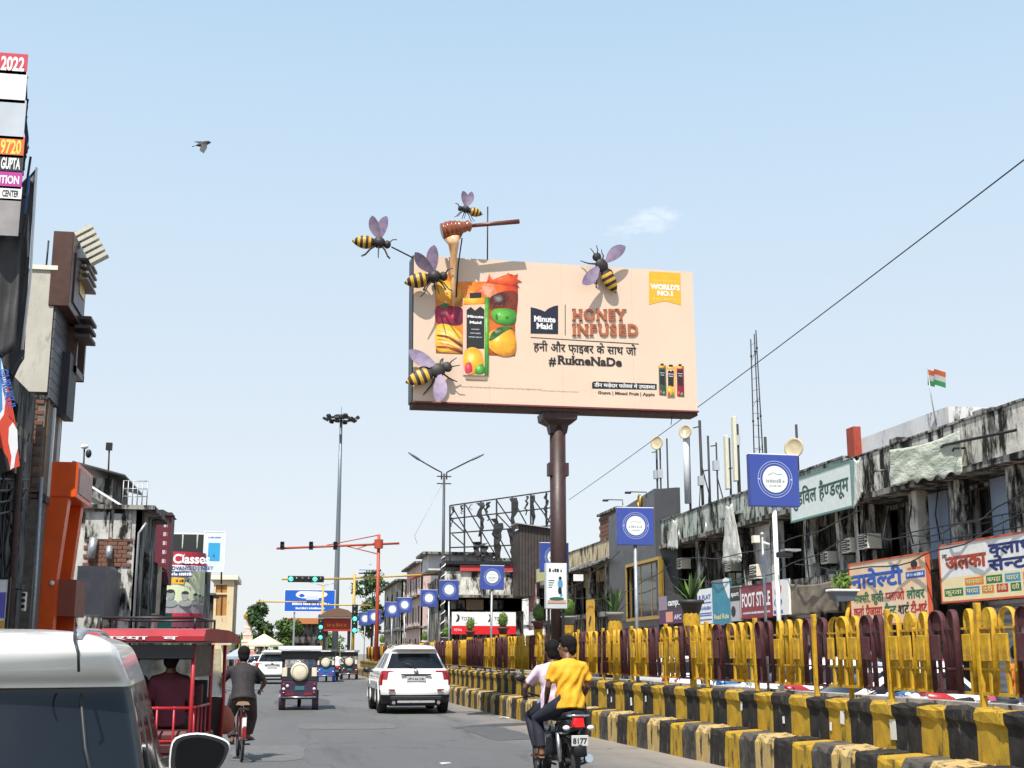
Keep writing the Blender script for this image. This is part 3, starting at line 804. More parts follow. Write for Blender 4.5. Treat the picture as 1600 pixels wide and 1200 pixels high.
write("WORLD'S", 1017, 1062, 452.5, 8, INKW, .010, bold=.045)
write("NO.1", 1027, 1051, 462, 7.5, INKW, .010, bold=.045)
write("JUICE MAKER", 1020, 1058, 469, 3.0, _MC['print_pale_yellow'], .010)
# raised honey letters, each its own piece
HONEY = mat('honey_brown', (.42,.13,.045), (.30,.075,.025), 9, .3, coat=.5)
def raised(s, px0, px1, py, hpx):
    V, Fs, w = text2d(s, .035, True); a, b = bpix(px0, py), bpix(px1, py); wd = (b[0]-a[0])*BWID
    hh = hpx*BH/226.0
    tot = sum(text2d(ch, .035, True)[2]+.10 for ch in s)-.10; x = 0
    for ch in s:
        cw = text2d(ch, .035, True)[2]
        t = MB(); u = a[0]+(b[0]-a[0])*(x+cw/2)/tot
        put_text(t, ch, bd(u, a[1]+(b[1]-a[1])*(x+cw/2)/tot), BU, BV, hh, wd*cw/tot, bold=.035, serif=True, thick=.035)
        t.build('letter', HONEY, face); x += cw+.10
raised('HONEY', 894, 978, 500.5, 17.5)
raised('INFUSED', 894, 997, 524, 17.5)

# --- honey dipper and pouring honey: cut-outs standing above the top edge
dip = thing('honey_dipper', 'wooden honey dipper cut-out pouring honey over the top left of the hoarding', 'display')
DIPW = mat('dipper_wood', (.30,.075,.02), (.18,.04,.012), 5, .3, coat=.4)
DIPD = mat('dipper_handle_wood', (.16,.04,.025), (.10,.03,.02), 6, .4)
HPOUR = mat('pouring_honey', (.62,.30,.10), (.75,.48,.26), 3, .2, coat=.8, stretch=(3,3,.4))
def dp(px, py, off): return onP(px, py, BO+bn*off, bn)
OFFD = .5
a, b = dp(690, 362, OFFD), dp(737, 352, OFFD)
ax = (b-a).normalized(); L = (b-a).length; side = ax.cross(bn)
m = MB(); M = Matrix((side, bn, ax)).transposed().to_4x4(); M.translation = a; m.X = M
prof = [(0, 0), (.12, .0)]
for k in range(6):
    z0 = L*(.02+.135*k); rr = .225 - .012*abs(k-1.5)**1.6
    prof += [(rr*.98, z0), (rr, z0+L*.035), (rr*.98, z0+L*.085), (rr*.83, z0+L*.095), (rr*.83, z0+L*.125)]
prof += [(.15, L*.9), (.06, L*1.0), (0, L*1.02)]
m.lathe(prof, 24); m.build('dipper_head', DIPW, dip)
m = MB(); e = dp(811, 346, OFFD); m.tube([dp(733, 353, OFFD), e], [.045, .06], 12); m.build('dipper_handle', DIPD, dip)
m = MB(); m.tube([dp(706,372,.5), dp(709,382,.5), dp(709,400,.42), dp(708,430,.34), dp(708,450,.28), dp(708,478,.16)], [.20, .135, .085, .07, .06, .05], 12); m.build('honey_stream', HPOUR, dip)
m = MB(); m.tube([dp(700,362,.42), dp(706,376,.42), dp(712,374,.42), dp(720,366,.42)], [.06,.12,.1,.05], 10); m.build('honey_drip', DIPW, dip)
m = MB().tube([bd(.145, .72, .02), bd(.15, .95, .12), dp(722, 372, .42)], .018, 6); m.build('support_rod', DARK, dip)
rebase(dip, tuple(bd(.145, .9, .0)))

# --- five fibre-glass bees
BEE_Y = mat('bee_yellow', (.62,.36,.03), (.5,.27,.02), 8, .5)
BEE_K = mat('bee_black', (.012,.010,.010), (.03,.022,.02), 10, .6)
BEE_W = mat('bee_wing', (.36,.28,.38), (.18,.14,.22), 1.8, .35, stretch=(1,1,1))
def bee_mesh_parts(flip_wings):
    parts = {}
    ab = MB(); n, seg = 20, 16       # abdomen: along -x, with banded rings
    prof = []
    for k in range(seg+1):
        t = k/seg; r = .30*math.sin(math.pi*min(1, (t*.86+.14)))**.72*(1-.12*t); prof.append((max(r, .012), -.16-t*.92))
    for k in range(seg):
        ab.cur = (1 if (k % 4) in (0, 1) else 0) if k < seg-1 else 1
        V = []
        for r, x in prof[k:k+2]:
            for j in range(n): g = 2*math.pi*j/n; V.append((x, r*math.cos(g)*.92, r*math.sin(g)))
        ab.add(V, [(j, (j+1) % n, n+(j+1) % n, n+j) for j in range(n)], True)
    parts['abdomen'] = (ab.mesh('abdomen'), [BEE_Y, BEE_K])
    th = MB().ell((.06,0,.03), (.27,.25,.25), nu=16, nv=10); parts['thorax'] = (th.mesh('thorax'), [BEE_K])
    hd = MB().ell((.41,0,-.02), (.16,.185,.18), nu=14, nv=10).ell((.45,.11,.03), (.07,.06,.09), nu=8, nv=6).ell((.45,-.11,.03), (.07,.06,.09), nu=8, nv=6)
    parts['head'] = (hd.mesh('head'), [BEE_K])
    return parts
BEE = bee_mesh_parts(False)
def wing_mesh(L, w):
    n = 14; top = []; bot = []
    for k in range(n+1):
        t = k/n; wd = w*(math.sin(math.pi*(t**1.2)))**.6 if 0 < t < 1 else .01; wd = max(wd, .03)
        top.append((t*L, wd*.62)); bot.append((t*L, -wd*.38))
    P = top + bot[::-1]
    V = [(x, y, .02*math.sin(x*2.2)+.012) for x, y in P] + [(x, y, .02*math.sin(x*2.2)-.012) for x, y in P]; N = len(P)
    return MB().add(V, [list(range(N)), list(range(2*N-1, N-1, -1))] + [(i, N+i, N+(i+1) % N, (i+1) % N) for i in range(N)]).mesh('wing')
for k in ('abdomen', 'thorax', 'head'):
    for mt in BEE[k][1]: BEE[k][0].materials.append(mt)
WING = wing_mesh(1.05, .46); WING.materials.append(BEE_W)
def limb(pts, r): 
    me = MB().tube(pts, [r, r*.9, r*.7, r*.5][:len(pts)] if len(pts) < 5 else r, 6).mesh('leg'); me.materials.append(BEE_K); return me
LEGS = [limb([(x0, s*.14, -.12), (x0+dx*.45, s*.34, -.26), (x0+dx*.9, s*.42, -.52), (x0+dx*1.25, s*.5, -.60)], .032) for x0, dx in ((.2, .30), (.05, .02), (-.08, -.45)) for s in (1, -1)]
ANT = [limb([(.50, s*.06, .06), (.62, s*.10, .20), (.80, s*.14, .22)], .022) for s in (1, -1)]
def bee(px, py, off, fwd, upv, scale, label, wings):
    """fwd / upv in the board's own axes (right, up, out)"""
    f = (BU*fwd[0]+BV*fwd[1]+bn*fwd[2]).normalized(); u = (BU*upv[0]+BV*upv[1]+bn*upv[2]); u = (u-f*u.dot(f)).normalized(); s_ = u.cross(f)
    M = Matrix((f, s_, u)).transposed().to_4x4()
    root = thing('bee_figure', label, 'bee figure', dp(px, py, off), 0, 'model bees on the hoarding')
    root.rotation_euler = M.to_euler(); root.scale = (scale, scale, scale*(1 if abs(upv[2]) < .6 else .55))
    for k in ('abdomen', 'thorax', 'head'): obj(k, BEE[k][0], None, root)
    for w in wings:
        o = obj('wing', WING, None, root); o.location = (.08, w[0], .16); o.rotation_euler = Euler(w[1:]); 
    for l in LEGS: obj('leg', l, None, root)
    for a_ in ANT: obj('antenna', a_, None, root)
    return root
side_w = [(.08, R(80), R(-62), R(12)), (-.08, R(80), R(-110), R(0))]
# raised wings, seen from the side
b1 = bee(590, 380, .35, (1, -.06, .1), (.1, 1, .28), .56, 'black and yellow bee hanging in the air off the top left corner on a rod', [(.1, R(70), R(-78), 0), (-.1, R(70), R(-112), 0)])
b2 = bee(676, 434, .32, (1, .22, .1), (-.2, 1, .28), .64, 'bee at the top left edge of the hoarding just below the honey dipper', [(.1, R(70), R(-78), 0), (-.1, R(70), R(-122), 0)])
b3 = bee(729, 328, .5, (-1, .2, .05), (.1, 1, .3), .38, 'smallest bee with pale wings perched on the honey dipper', [(.1, R(70), R(-95), 0), (-.1, R(70), R(-65), 0)])
b4 = bee(941, 417, .22, (-.5, .85, .12), (.15, -.05, 1), .68, 'bee seen from above at the middle of the top edge, head up', [(.14, R(0), R(-8), R(106)), (-.14, R(0), R(-8), R(-80))])
b5 = bee(681, 580, .22, (1, .42, .05), (-.1, .15, 1), .72, 'bee seen from above at the bottom left corner of the hoarding', [(.14, R(0), R(-8), R(128)), (-.14, R(0), R(-8), R(-118))])
MB().tube([bd(-.002, .985, -.05), dp(612, 386, .35)], .018, 6).build('bee_rod', DARK, hoarding)
rebase(hoarding, (base.x, base.y, .95))

# ------------------------------------------------------------------ building kit
def wall_face(mb, axis, c, a0, a1, z0, z1, holes, depth, sgn):
    """one connected wall face in the plane axis=c with real openings; reveals run back by depth (sgn = direction into the building)"""
    holes = [(max(a0, min(a1, h[0])), max(a0, min(a1, h[1])), max(z0, min(z1, h[2])), max(z0, min(z1, h[3]))) for h in holes]
    holes = [h for h in holes if h[1]-h[0] > .01 and h[3]-h[2] > .01]
    As = sorted({a0, a1, *[h[k] for h in holes for k in (0, 1)]}); Zs = sorted({z0, z1, *[h[k] for h in holes for k in (2, 3)]})
    pt = (lambda a, z, d=0: (c+sgn*d, a, z)) if axis == 'x' else (lambda a, z, d=0: (a, c+sgn*d, z))
    V = [pt(a, z) for a in As for z in Zs]; nz = len(Zs); Fs = []
    for i in range(len(As)-1):
        for j in range(len(Zs)-1):
            am, zm = (As[i]+As[i+1])/2, (Zs[j]+Zs[j+1])/2
            if not any(h[0] < am < h[1] and h[2] < zm < h[3] for h in holes):
                Fs.append((i*nz+j, (i+1)*nz+j, (i+1)*nz+j+1, i*nz+j+1))
    ix = lambda a, z: As.index(a)*nz+Zs.index(z)
    for h in holes:
        cs = [(h[0], h[2]), (h[1], h[2]), (h[1], h[3]), (h[0], h[3])]
        b = len(V); V += [pt(a, z, depth) for a, z in cs]
        for k in range(4): Fs.append((ix(*cs[k]), ix(*cs[(k+1) % 4]), b+(k+1) % 4, b+k))
    # outer rim so that the wall has thickness
    b = len(V); rim = [(a0, z0), (a1, z0), (a1, z1), (a0, z1)]
    V += [pt(a, z, depth) for a, z in rim]
    def edge(a, b_):
        return sorted([i for i in range(len(As)*nz) if True], key=lambda i: i)
    bot = [ix(a, z0) for a in As]; topp = [ix(a, z1) for a in As]; lf = [ix(a0, z) for z in Zs]; rt = [ix(a1, z) for z in Zs]
    Fs += [bot + [b+1, b], topp + [b+2, b+3], lf + [b+3, b], rt + [b+2, b+1]]
    mb.add(V, Fs); mb.fix = False
    return mb
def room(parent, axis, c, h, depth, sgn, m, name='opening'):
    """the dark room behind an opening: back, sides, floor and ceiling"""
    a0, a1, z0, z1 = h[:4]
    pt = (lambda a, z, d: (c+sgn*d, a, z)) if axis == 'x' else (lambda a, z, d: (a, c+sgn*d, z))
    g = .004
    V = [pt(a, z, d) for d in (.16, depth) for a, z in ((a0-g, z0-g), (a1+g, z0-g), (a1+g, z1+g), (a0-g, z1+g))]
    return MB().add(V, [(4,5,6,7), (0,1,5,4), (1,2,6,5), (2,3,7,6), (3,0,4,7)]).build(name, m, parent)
def window(parent, axis, c, h, sgn, fm, gm, nv=1, nh=0, fw=.05, inset=.08):
    """a glazed window in an opening: frame (> panes)"""
    a0, a1, z0, z1 = h[:4]
    def bx(mb, aa, ab, za, zb, d0, d1):
        x0, x1 = sorted((c+sgn*d0, c+sgn*d1))
        return mb.box(x0, x1, aa, ab, za, zb) if axis == 'x' else mb.box(aa, ab, x0, x1, za, zb)
    f = MB()
    for aa, ab, za, zb in ((a0, a1, z0, z0+fw), (a0, a1, z1-fw, z1), (a0, a0+fw, z0+fw, z1-fw), (a1-fw, a1, z0+fw, z1-fw)): bx(f, aa, ab, za, zb, inset-.03, inset+.03)
    for k in range(1, nv+1): a = a0+(a1-a0)*k/(nv+1); bx(f, a-fw*.35, a+fw*.35, z0+fw, z1-fw, inset-.025, inset+.025)
    for k in range(1, nh+1): z = z0+(z1-z0)*k/(nh+1); bx(f, a0+fw, a1-fw, z-fw*.35, z+fw*.35, inset-.02, inset+.02)
    fo = f.build('window', fm, parent)
    for k in range(nv+1):
        aa, ab = a0+(a1-a0)*k/(nv+1)+fw*.4, a0+(a1-a0)*(k+1)/(nv+1)-fw*.4
        bx(MB(), aa, ab, z0+fw*.8, z1-fw*.8, inset, inset+.012).build('pane', gm, fo)
    return fo
def shutter(parent, axis, c, h, sgn, m, n=14):
    """a ribbed steel roller shutter"""
    a0, a1, z0, z1 = h[:4]; V = []; Fs = []
    for k in range(n*2+1):
        z = z0+(z1-z0)*k/(n*2); d = .12+(.025 if k % 2 else 0)
        for a in (a0, a1): V.append((c+sgn*d, a, z) if axis == 'x' else (a, c+sgn*d, z))
    return MB().add(V, [(2*k, 2*k+1, 2*k+3, 2*k+2) for k in range(n*2)]).build('roller_shutter', m, parent)
AX = {'x+': (Vector((0,-1,0)), Vector((-1,0,0))), 'x-': (Vector((0,1,0)), Vector((1,0,0))), 'y': (Vector((1,0,0)), Vector((0,-1,0)))}
UZ = Vector((0,0,1))
def scrawl(parent, O, u, w, h, m, off=.008):
    """a line of writing too small to read: strokes of uneven width"""
    mb = MB(); x = 0; rs = random.Random(int(w*977+h*3331)); n = u.cross(UZ)
    while x < w:
        l = min(w-x, h*rs.uniform(.25, .7)); hh = h*rs.uniform(.6, 1)
        A = O+u*x+n*off; mb.poly([A, A+u*l, A+u*l+UZ*hh, A+UZ*hh]); x += l+h*rs.choice((.12, .16, .2, .45))
    return mb.build('lettering', m, parent)
class Sign:
    """a flat shop sign on a plane: 'x+' right-hand fronts, 'x-' left-hand fronts, 'y' boards that face the camera"""
    def __init__(s, name, label, side, c, px0, px1, py0, py1, bgm, th=.09, frame=None, cat='shop sign', pyr=None, ins=0, group=None, parent=None):
        s.u, s.n = AX[side]
        g = (lambda a, b: onX(a, b, c)) if side[0] == 'x' else (lambda a, b: onY(a, b, c))
        A, B = g(px0, (py0+py1)/2), g(px1, ((pyr[0]+pyr[1])/2 if pyr else (py0+py1)/2))
        zt, zb = g(px0, py0).z, g(px0, py1).z
        if pyr: zt = (zt+g(px1, pyr[0]).z)/2; zb = (zb+g(px1, pyr[1]).z)/2
        s.W = abs((B-A).dot(s.u)); s.H = zt-zb; s.O = Vector((A.x, A.y, zb)); s.O = s.O
        s.root = thing(name, label, cat, group=group) if parent is None else parent
        s.th = th
        M = Matrix((s.u, -s.n, UZ)).transposed().to_4x4(); M.translation = s.O; s.M = M
        m = MB(); m.X = M; m.box(0, s.W, 0, th, 0, s.H); s.board = m.build('board', bgm, s.root)
        if frame:
            m = MB(); m.X = M; w = frame[1]
            for x0, x1, z0, z1 in ((-w, s.W+w, -w, 0), (-w, s.W+w, s.H, s.H+w), (-w, 0, 0, s.H), (s.W, s.W+w, 0, s.H)): m.box(x0, x1, -.02, th+.01, z0, z1)
            m.build('frame', frame[0], s.root)
    def pt(s, a, b, off=.004): return s.M @ Vector((a*s.W, -off, b*s.H))
    def rect(s, a0, a1, b0, b1, m, off=.004, name='colour_field'):
        MB().poly([s.pt(a0, b0, off), s.pt(a1, b0, off), s.pt(a1, b1, off), s.pt(a0, b1, off)]).build(name, m, s.board); return s
    def shape(s, pts, m, off=.006, name='emblem', sm=0):
        if sm: pts = smooth_pts(pts, sm)
        MB().poly([s.pt(a, b, off) for a, b in pts]).build(name, m, s.board); return s
    def text(s, tx, a0, a1, b, h, m, off=.010, **k):
        t = MB(); put_text(t, tx, s.pt((a0+a1)/2, b, 0), s.u, UZ, h*s.H, (a1-a0)*s.W, off=off, **k); t.build('lettering', m, s.board); return s
    def scrawl(s, a0, a1, b, h, m, off=.008):
        scrawl(s.board, s.pt(a0, b, 0), s.u, (a1-a0)*s.W, h*s.H, m, off); return s
    def done(s): 
        rebase(s.root, tuple(s.M @ Vector((s.W/2, s.th/2, 0)))); return s.root
def ac_unit(label, P, side, w=.62, h=.42, d=.38):
    """window or outdoor air-conditioner; P = lower middle of its front"""
    u, n = AX[side]; M = Matrix((u, -n, UZ)).transposed().to_4x4(); M.translation = P
    r = thing('air_conditioner', label, 'air conditioner', group='air conditioners on the shop fronts')
    def B(*a, ch=0): m = MB(); m.X = M; return m.box(*a, ch)
    B(-w/2, w/2, 0, d, 0, h, ch=.015).build('case', CREAMP, r)
    g = B(-w*.46, w*.14, -.012, .0, h*.1, h*.9); g.build('grille', DARK, r)
    for k in range(5): B(-w*.45, w*.13, -.024, -.012, h*(.14+.16*k), h*(.18+.16*k)).build('slat', CREAMP, r)
    for k in range(3): B(w*.2, w*.44, -.012, 0, h*(.15+.27*k), h*(.3+.27*k)).build('vent', DARK, r)
    m = MB(); m.X = M
    for x in (-w*.4, w*.4): m.box(x-.02, x+.02, -.02, d+.25, -.04, 0)
    m.build('bracket', DARK, r)
    return rebase(r, tuple(P))

# ------------------------------------------------------------------ right-hand row
XR = 19.0
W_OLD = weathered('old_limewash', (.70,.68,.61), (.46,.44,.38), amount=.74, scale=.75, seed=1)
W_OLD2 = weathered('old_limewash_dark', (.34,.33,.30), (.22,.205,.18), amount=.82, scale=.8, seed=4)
W_GREEN = weathered('old_green_wash', (.36,.42,.36), (.46,.48,.42), amount=.68, scale=.8, seed=9)
W_CREAM = weathered('old_cream_wash', (.62,.52,.33), (.46,.38,.24), amount=.55, scale=.9, seed=12)
W_BLUE = weathered('blue_wash', (.42,.52,.66), (.36,.46,.62), amount=.1, scale=.5, seed=15)
W_PINK = weathered('pale_pink_wash', (.60,.46,.42), (.52,.40,.36), amount=.3, scale=.6, seed=18)
W_WHITE = weathered('white_wash', (.68,.67,.66), (.56,.55,.54), amount=.35, scale=.5, seed=21)
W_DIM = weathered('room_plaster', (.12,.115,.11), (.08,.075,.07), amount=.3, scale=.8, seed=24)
BRICKM = mat('brick_red', (.20,.095,.06), (.13,.06,.04), 5, .9, bump=.4, dirt=.3)
MORTAR = mat('mortar', (.20,.17,.15), (.14,.12,.10), 6, .95, bump=.3)
CLOTH_W = mat('torn_white_cloth', (.62,.62,.57), (.48,.48,.43), 2, .9, bump=1.0, bscale=9, bdist=.08, stretch=(1,1,.3), dirt=.35, dirtcol=(.18,.18,.14))
def brick_wall(parent, axis, c, a0, a1, z0, z1, sgn, bl=.42, bh=.18):
    """bricks laid one by one in front of a mortar core"""
    me = MB().box(-bl/2+.012, bl/2-.012, -.02, .02, -bh/2+.01, bh/2-.01, .008).mesh('brick'); me.materials.append(BRICKM)
    z = z0+bh/2; r = 0
    while z < z1:
        a = a0+bl/2 + (bl/2 if r % 2 else 0)
        while a < a1:
            o = obj('brick', me, None, parent)
            dz = random.uniform(-.008, .008); dd = random.uniform(-.008, .012)*sgn
            if axis == 'x': o.location = (c-sgn*.012+dd, a, z+dz); o.rotation_euler = (0, 0, math.pi/2)
            else: o.location = (a, c-sgn*.012+dd, z+dz)
            a += bl
        z += bh; r += 1
def old_block(name, label, y0, y1, bays, wallm, parm, ztop=8.05, zpar=6.6, zfl=4.25, rec=1.25, holes=(), roomm=None, deep=9, cols=True, colm=None, xf=XR):
    """two-storey shop block: ground-floor shops, recessed upper gallery between columns, heavy parapet"""
    r = thing(name, label, 'building')
    n = len(bays)-1
    gh = [(a+.35, b-.35, .1, 3.0) for a, b in zip(bays, bays[1:])]
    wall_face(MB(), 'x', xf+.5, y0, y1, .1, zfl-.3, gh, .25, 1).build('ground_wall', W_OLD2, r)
    for k, h in enumerate(gh):
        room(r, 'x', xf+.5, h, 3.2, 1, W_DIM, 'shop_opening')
        if k % 3 == 2: shutter(r, 'x', xf+.52, (h[0], h[1], .1, 3.0), 1, GALV)
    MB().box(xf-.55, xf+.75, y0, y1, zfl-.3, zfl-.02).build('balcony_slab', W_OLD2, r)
    wall_face(MB(), 'x', xf+rec, y0, y1, zfl-.02, zpar+.0, holes, .22, 1).build('upper_wall', wallm, r)
    for k, h in enumerate(holes):
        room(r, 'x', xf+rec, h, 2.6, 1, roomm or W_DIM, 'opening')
        if k % 2: window(r, 'x', xf+rec, (h[0], h[0]+(h[1]-h[0])*.55, h[2], h[3]), 1, mat('old_wood', (.10,.08,.06), rough=.8), GLASS, 1, 1, .07)
    if cols:
        for b in bays:
            w = .26
            MB().box(xf+.02, xf+.42, b-w, b+w, zfl-.02, zpar, .02).build('column', colm or wallm, r)
    MB().box(xf-.45, xf+deep, y0, y1, zpar, zpar+.18).build('roof_slab', W_OLD2, r)
    # parapet in bays, with a coping
    k = 0; yy = y0
    edges = [y0]+[b for b in bays[1:-1]]+[y1]
    for a, b in zip(edges, edges[1:]):
        MB().box(xf-.35, xf-.18, a+.012, b-.012, zpar+.18, ztop-.08).build('parapet', parm, r)
        MB().box(xf-.39, xf-.12, a+.004, b-.004, ztop-.08, ztop+random.uniform(-.02, .02), .01).build('coping', W_OLD2, r)
    MB().box(xf+rec+.25, xf+deep, y0+.05, y1-.05, .1, zpar).build('rear_block', W_OLD2, r)
    for yy in (y0, y1): MB().box(xf-.30, xf+deep-.1, yy-.02 if yy == y1 else yy, yy if yy == y1 else yy+.02, zpar+.18, ztop-.5)
    return r
def Yx(px, X=XR): return onX(px, 900, X).y
def zr(px, py, X=XR): return onX(px, py, X).z
def hole(px0, px1, z0, z1, rec=1.25):
    a, b = Yx(px1, XR+rec), Yx(px0, XR+rec); return (a, b, z0, z1)
yR = Yx(1750); yA = Yx(1343); yB = Yx(1043); yC = Yx(968); yD = Yx(884)
# block with the torn banner
r1 = old_block('shop_block', 'mould-streaked pale shop block with a torn banner on its parapet', yR, yA, [yR, Yx(1640), Yx(1590), Yx(1497), Yx(1432), yA-.3], W_OLD, W_OLD, 8.05, 6.5, 4.25,
               holes=[hole(1371, 1420, 4.6, 6.35), hole(1508, 1570, 4.27, 6.4), hole(1640, 1700, 4.6, 6.2)], colm=W_OLD)
MB().box(XR+.9, XR+1.24, Yx(1640, XR+1.25), Yx(1575, XR+1.25), 4.25, 6.48).build('blue_wall', W_BLUE, r1)
MB().box(XR+.9, XR+1.24, Yx(1505, XR+1.25), Yx(1470, XR+1.25), 4.25, 6.48).build('blue_wall', W_BLUE, r1)
for zz in (4.75, 5.15):
    MB().cyl((XR-.4, yR, zz), (XR-.4, Yx(1432), zz), .02, n=6).build('balcony_rail', DARK, r1)
for q in (1595, 1540, 1497): MB().cyl((XR-.4, Yx(q), 4.2), (XR-.4, Yx(q), 5.15), .022, n=6).build('rail_post', DARK, r1)
MB().tube([(XR-.42, Yx(1500), 7.35), (XR-.6, Yx(1520), 7.4), (XR-.6, Yx(1640), 7.2)], .04, 8).build('drain_pipe', DARK, r1)
for px, py in ((1382, 735), (1508, 700)): 
    q = onX(px, py, XR-.36); MB().tube([q, q+Vector((-.35,0,-.02)), q+Vector((-.38,0,-.1))], .035, 6).build('spout', W_OLD2, r1)
for k, px in enumerate((1550, 1535, 1400)):
    q = onX(px, 655, XR+.1); MB().box(q.x-.2, q.x+.2, q.y-.35, q.y+.2, 8.05, 8.2+.05*k, .03).build('roof_rubble', W_OLD2, r1)
# roof room behind the parapet with its red pier
q0, q1 = Yx(1356, 21.5), Yx(1500, 21.5)
MB().box(21.5, 25, q1, q0, 6.68, zr(1400, 665, 21.5)).build('roof_wall', W_WHITE, r1)
MB().box(21.2, 21.5, q0-.1, q0+.55, 6.68, zr(1350, 661, 21.3)).build('roof_pier', mat('faded_red', (.36,.05,.02), (.28,.04,.02), 3, .7, dirt=.2), r1)
rebase(r1, (XR, (yR+yA)/2, .1))
# green-washed block
hs = [hole(1056, 1076, 4.7, 6.4), hole(1107, 1163, 4.6, 6.35), hole(1215, 1256, 4.35, 6.4), hole(1282, 1314, 4.7, 6.35), hole(1318, 1338, 4.9, 6.2)]
r2 = old_block('shop_block', 'green-washed stained shop block carrying telecom antennas and air conditioners', yA, yB, [yA, Yx(1313), Yx(1262), Yx(1208), Yx(1165), Yx(1090), yB-.2], W_OLD2, W_GREEN, 8.2, 6.75, 4.25, holes=hs, colm=W_OLD)
MB().box(XR+.3, XR+.42, Yx(1212), Yx(1163), 4.3, 6.74).build('infill_panel', W_WHITE, r2)
for px in (1074, 1118, 1300): 
    MB().tube([(XR-.37, Yx(px), 7.4), (XR-.37, Yx(px), 6.7)], .05, 8).build('drain_pipe', GALV, r2)
MB().box(XR-.5, XR-.36, Yx(1178), Yx(1142), 7.3, 7.42).build('light_bracket', GALV, r2)
MB().box(XR+1.4, XR+4, Yx(1120), Yx(1048), 8.0, 8.75).build('roof_brickwork', MORTAR, r2)
brick_wall(r2, 'x', XR+1.39, Yx(1120), Yx(1048), 8.0, 8.74, 1, .5, .2)
rebase(r2, (XR, (yA+yB)/2, .1))
# cloths and banner on the parapets
def cloth(name, label, pts_px, X, m, cat='cloth', nu=10, nv=8, amp=.08, seed=0, grp=None):
    """a crumpled hanging sheet between four picture corners (tl, tr, br, bl) just off the wall"""
    tl, tr, br, bl = [onX(*p, X) for p in pts_px]; V = []
    for j in range(nv+1):
        for i in range(nu+1):
            a, b = i/nu, j/nv
            p = (tl*(1-a)+tr*a)*(1-b)+(bl*(1-a)+br*a)*b
            d = mnoise.noise(Vector((a*3+seed, b*2.2+seed*2, seed)))*amp*.35*(1+b) + .02*math.sin(a*15+b*4*math.sin(seed)+seed) + .008*math.sin(a*34+b*9+seed) + .03*abs(mnoise.noise(Vector((a*9, b*3, seed*3))))
            if j == nv: p = p + Vector((0, 0, .16*mnoise.noise(Vector((a*11, seed, 2)))))
            V.append(p+Vector((-abs(d)-.02, .0, -.18*math.sin(math.pi*a)*(1-b)*(.6 if amp > .06 else .2))))
    nn = len(V); Fs = [(j*(nu+1)+i, j*(nu+1)+i+1, (j+1)*(nu+1)+i+1, (j+1)*(nu+1)+i) for j in range(nv) for i in range(nu)]
    o = MB().add(V, Fs, True).build(name, m)
    c = sum((Vector(p) for p in V), Vector())/nn
    o.data.transform(Matrix.Translation(-c)); o.location = c
    md = o.modifiers.new('t', 'SOLIDIFY'); md.thickness = .012
    o['label'] = label; o['category'] = cat
    return o
BANNER = mat('faded_banner', (.55,.58,.49), (.40,.44,.34), 1.4, .8, bump=1.0, bscale=5, bdist=.1, stretch=(1,.35,1), dirt=.35, dirtcol=(.2,.22,.14))
cloth('torn_banner', 'faded greenish banner sagging on the mould-streaked parapet', [(1391,703),(1501,673),(1506,738),(1393,760)], XR-.5, BANNER, 'banner', 40, 18, .16, 3)
cloth('torn_cloth', 'white rag hanging from the parapet beside the painted handloom sign', [(1336,716),(1346,714),(1350,770),(1336,795)], XR-.52, CLOTH_W, nu=14, nv=14, seed=5)
cloth('torn_cloth', 'long white rag blowing down from the green parapet to the air conditioner', [(1136,790),(1146,786),(1162,878),(1130,880)], XR-.52, CLOTH_W, nu=16, nv=20, amp=.25, seed=8)
cloth('torn_cloth', 'white rag at the far end of the green parapet', [(1053,812),(1059,810),(1060,858),(1044,856)], XR-.52, CLOTH_W, nu=12, nv=12, seed=11)
cloth('torn_cloth', 'crumpled tan tarpaulin hanging below the open bays next to the footwear sign', [(1233,912),(1312,905),(1312,955),(1234,963)], XR-.6, mat('tan_tarpaulin', (.20,.165,.12), (.15,.12,.085), 3, .8, bump=.4), nu=34, nv=14, amp=.14, seed=14)
cloth('torn_cloth', 'white curtain hanging in the bay right of the blue round-logo sign', [(1262,835),(1270,833),(1276,880),(1262,882)], XR+.1, CLOTH_W, nu=12, nv=12, seed=17)
for lab, px, py, w in (('small white air conditioner in the farthest bay of the green block', 1061, 889, .75), ('air conditioner half hidden by the blown rag', 1137, 893, .7), ('air conditioner on the pale infill panel above the footwear sign', 1177, 905, .85), ('small air conditioner on a bracket under the handloom sign', 1288, 881, .62), ('larger air conditioner beside the torn cloth, farther of the pair', 1322, 864, .72), ('larger air conditioner beside the torn cloth, nearer of the pair', 1349, 858, .72)):
    ac_unit(lab, onX(px, py, XR-.1), 'x+', w, w*.7, .5)
# shop signs
s = Sign('shop_sign', 'white handloom shop sign with dark green painted Hindi lettering on the parapet', 'x+', XR-.58, 1236, 1330, 752, 818, mat('sign_mint', (.66,.72,.68), rough=.5, dirt=.2, dirtcol=(.3,.33,.3)), frame=(mat('sign_green_edge', (.12,.22,.2)), .07), pyr=(723, 786))
s.text('गुडिवल हैण~डलूम', .03, .96, .36, .34, mat('sign_dark_green', (.03,.09,.07)), bold=.035).done()
s = Sign('shop_sign', 'white and orange shop sign with big blue and red Hindi lettering, leafy planter before it', 'x+', XR-.75, 1330, 1449, 885, 985, mat('sign_warm_white', (.78,.66,.50), (.80,.50,.26), .8, .45), frame=(mat('sign_red_edge', (.55,.10,.04)), .05), pyr=(862, 962))
s.text('नावेल~टी', .02, .71, .60, .23, INKB, bold=.085).text('मैक~सी.', .04, .27, .36, .13, INKG, bold=.055).text('कुत^ी', .29, .45, .36, .13, INKG, bold=.055).text('प~लाजो', .48, .72, .36, .13, INKR, bold=.055).text('लोवर', .75, .96, .36, .13, INKG, bold=.055)
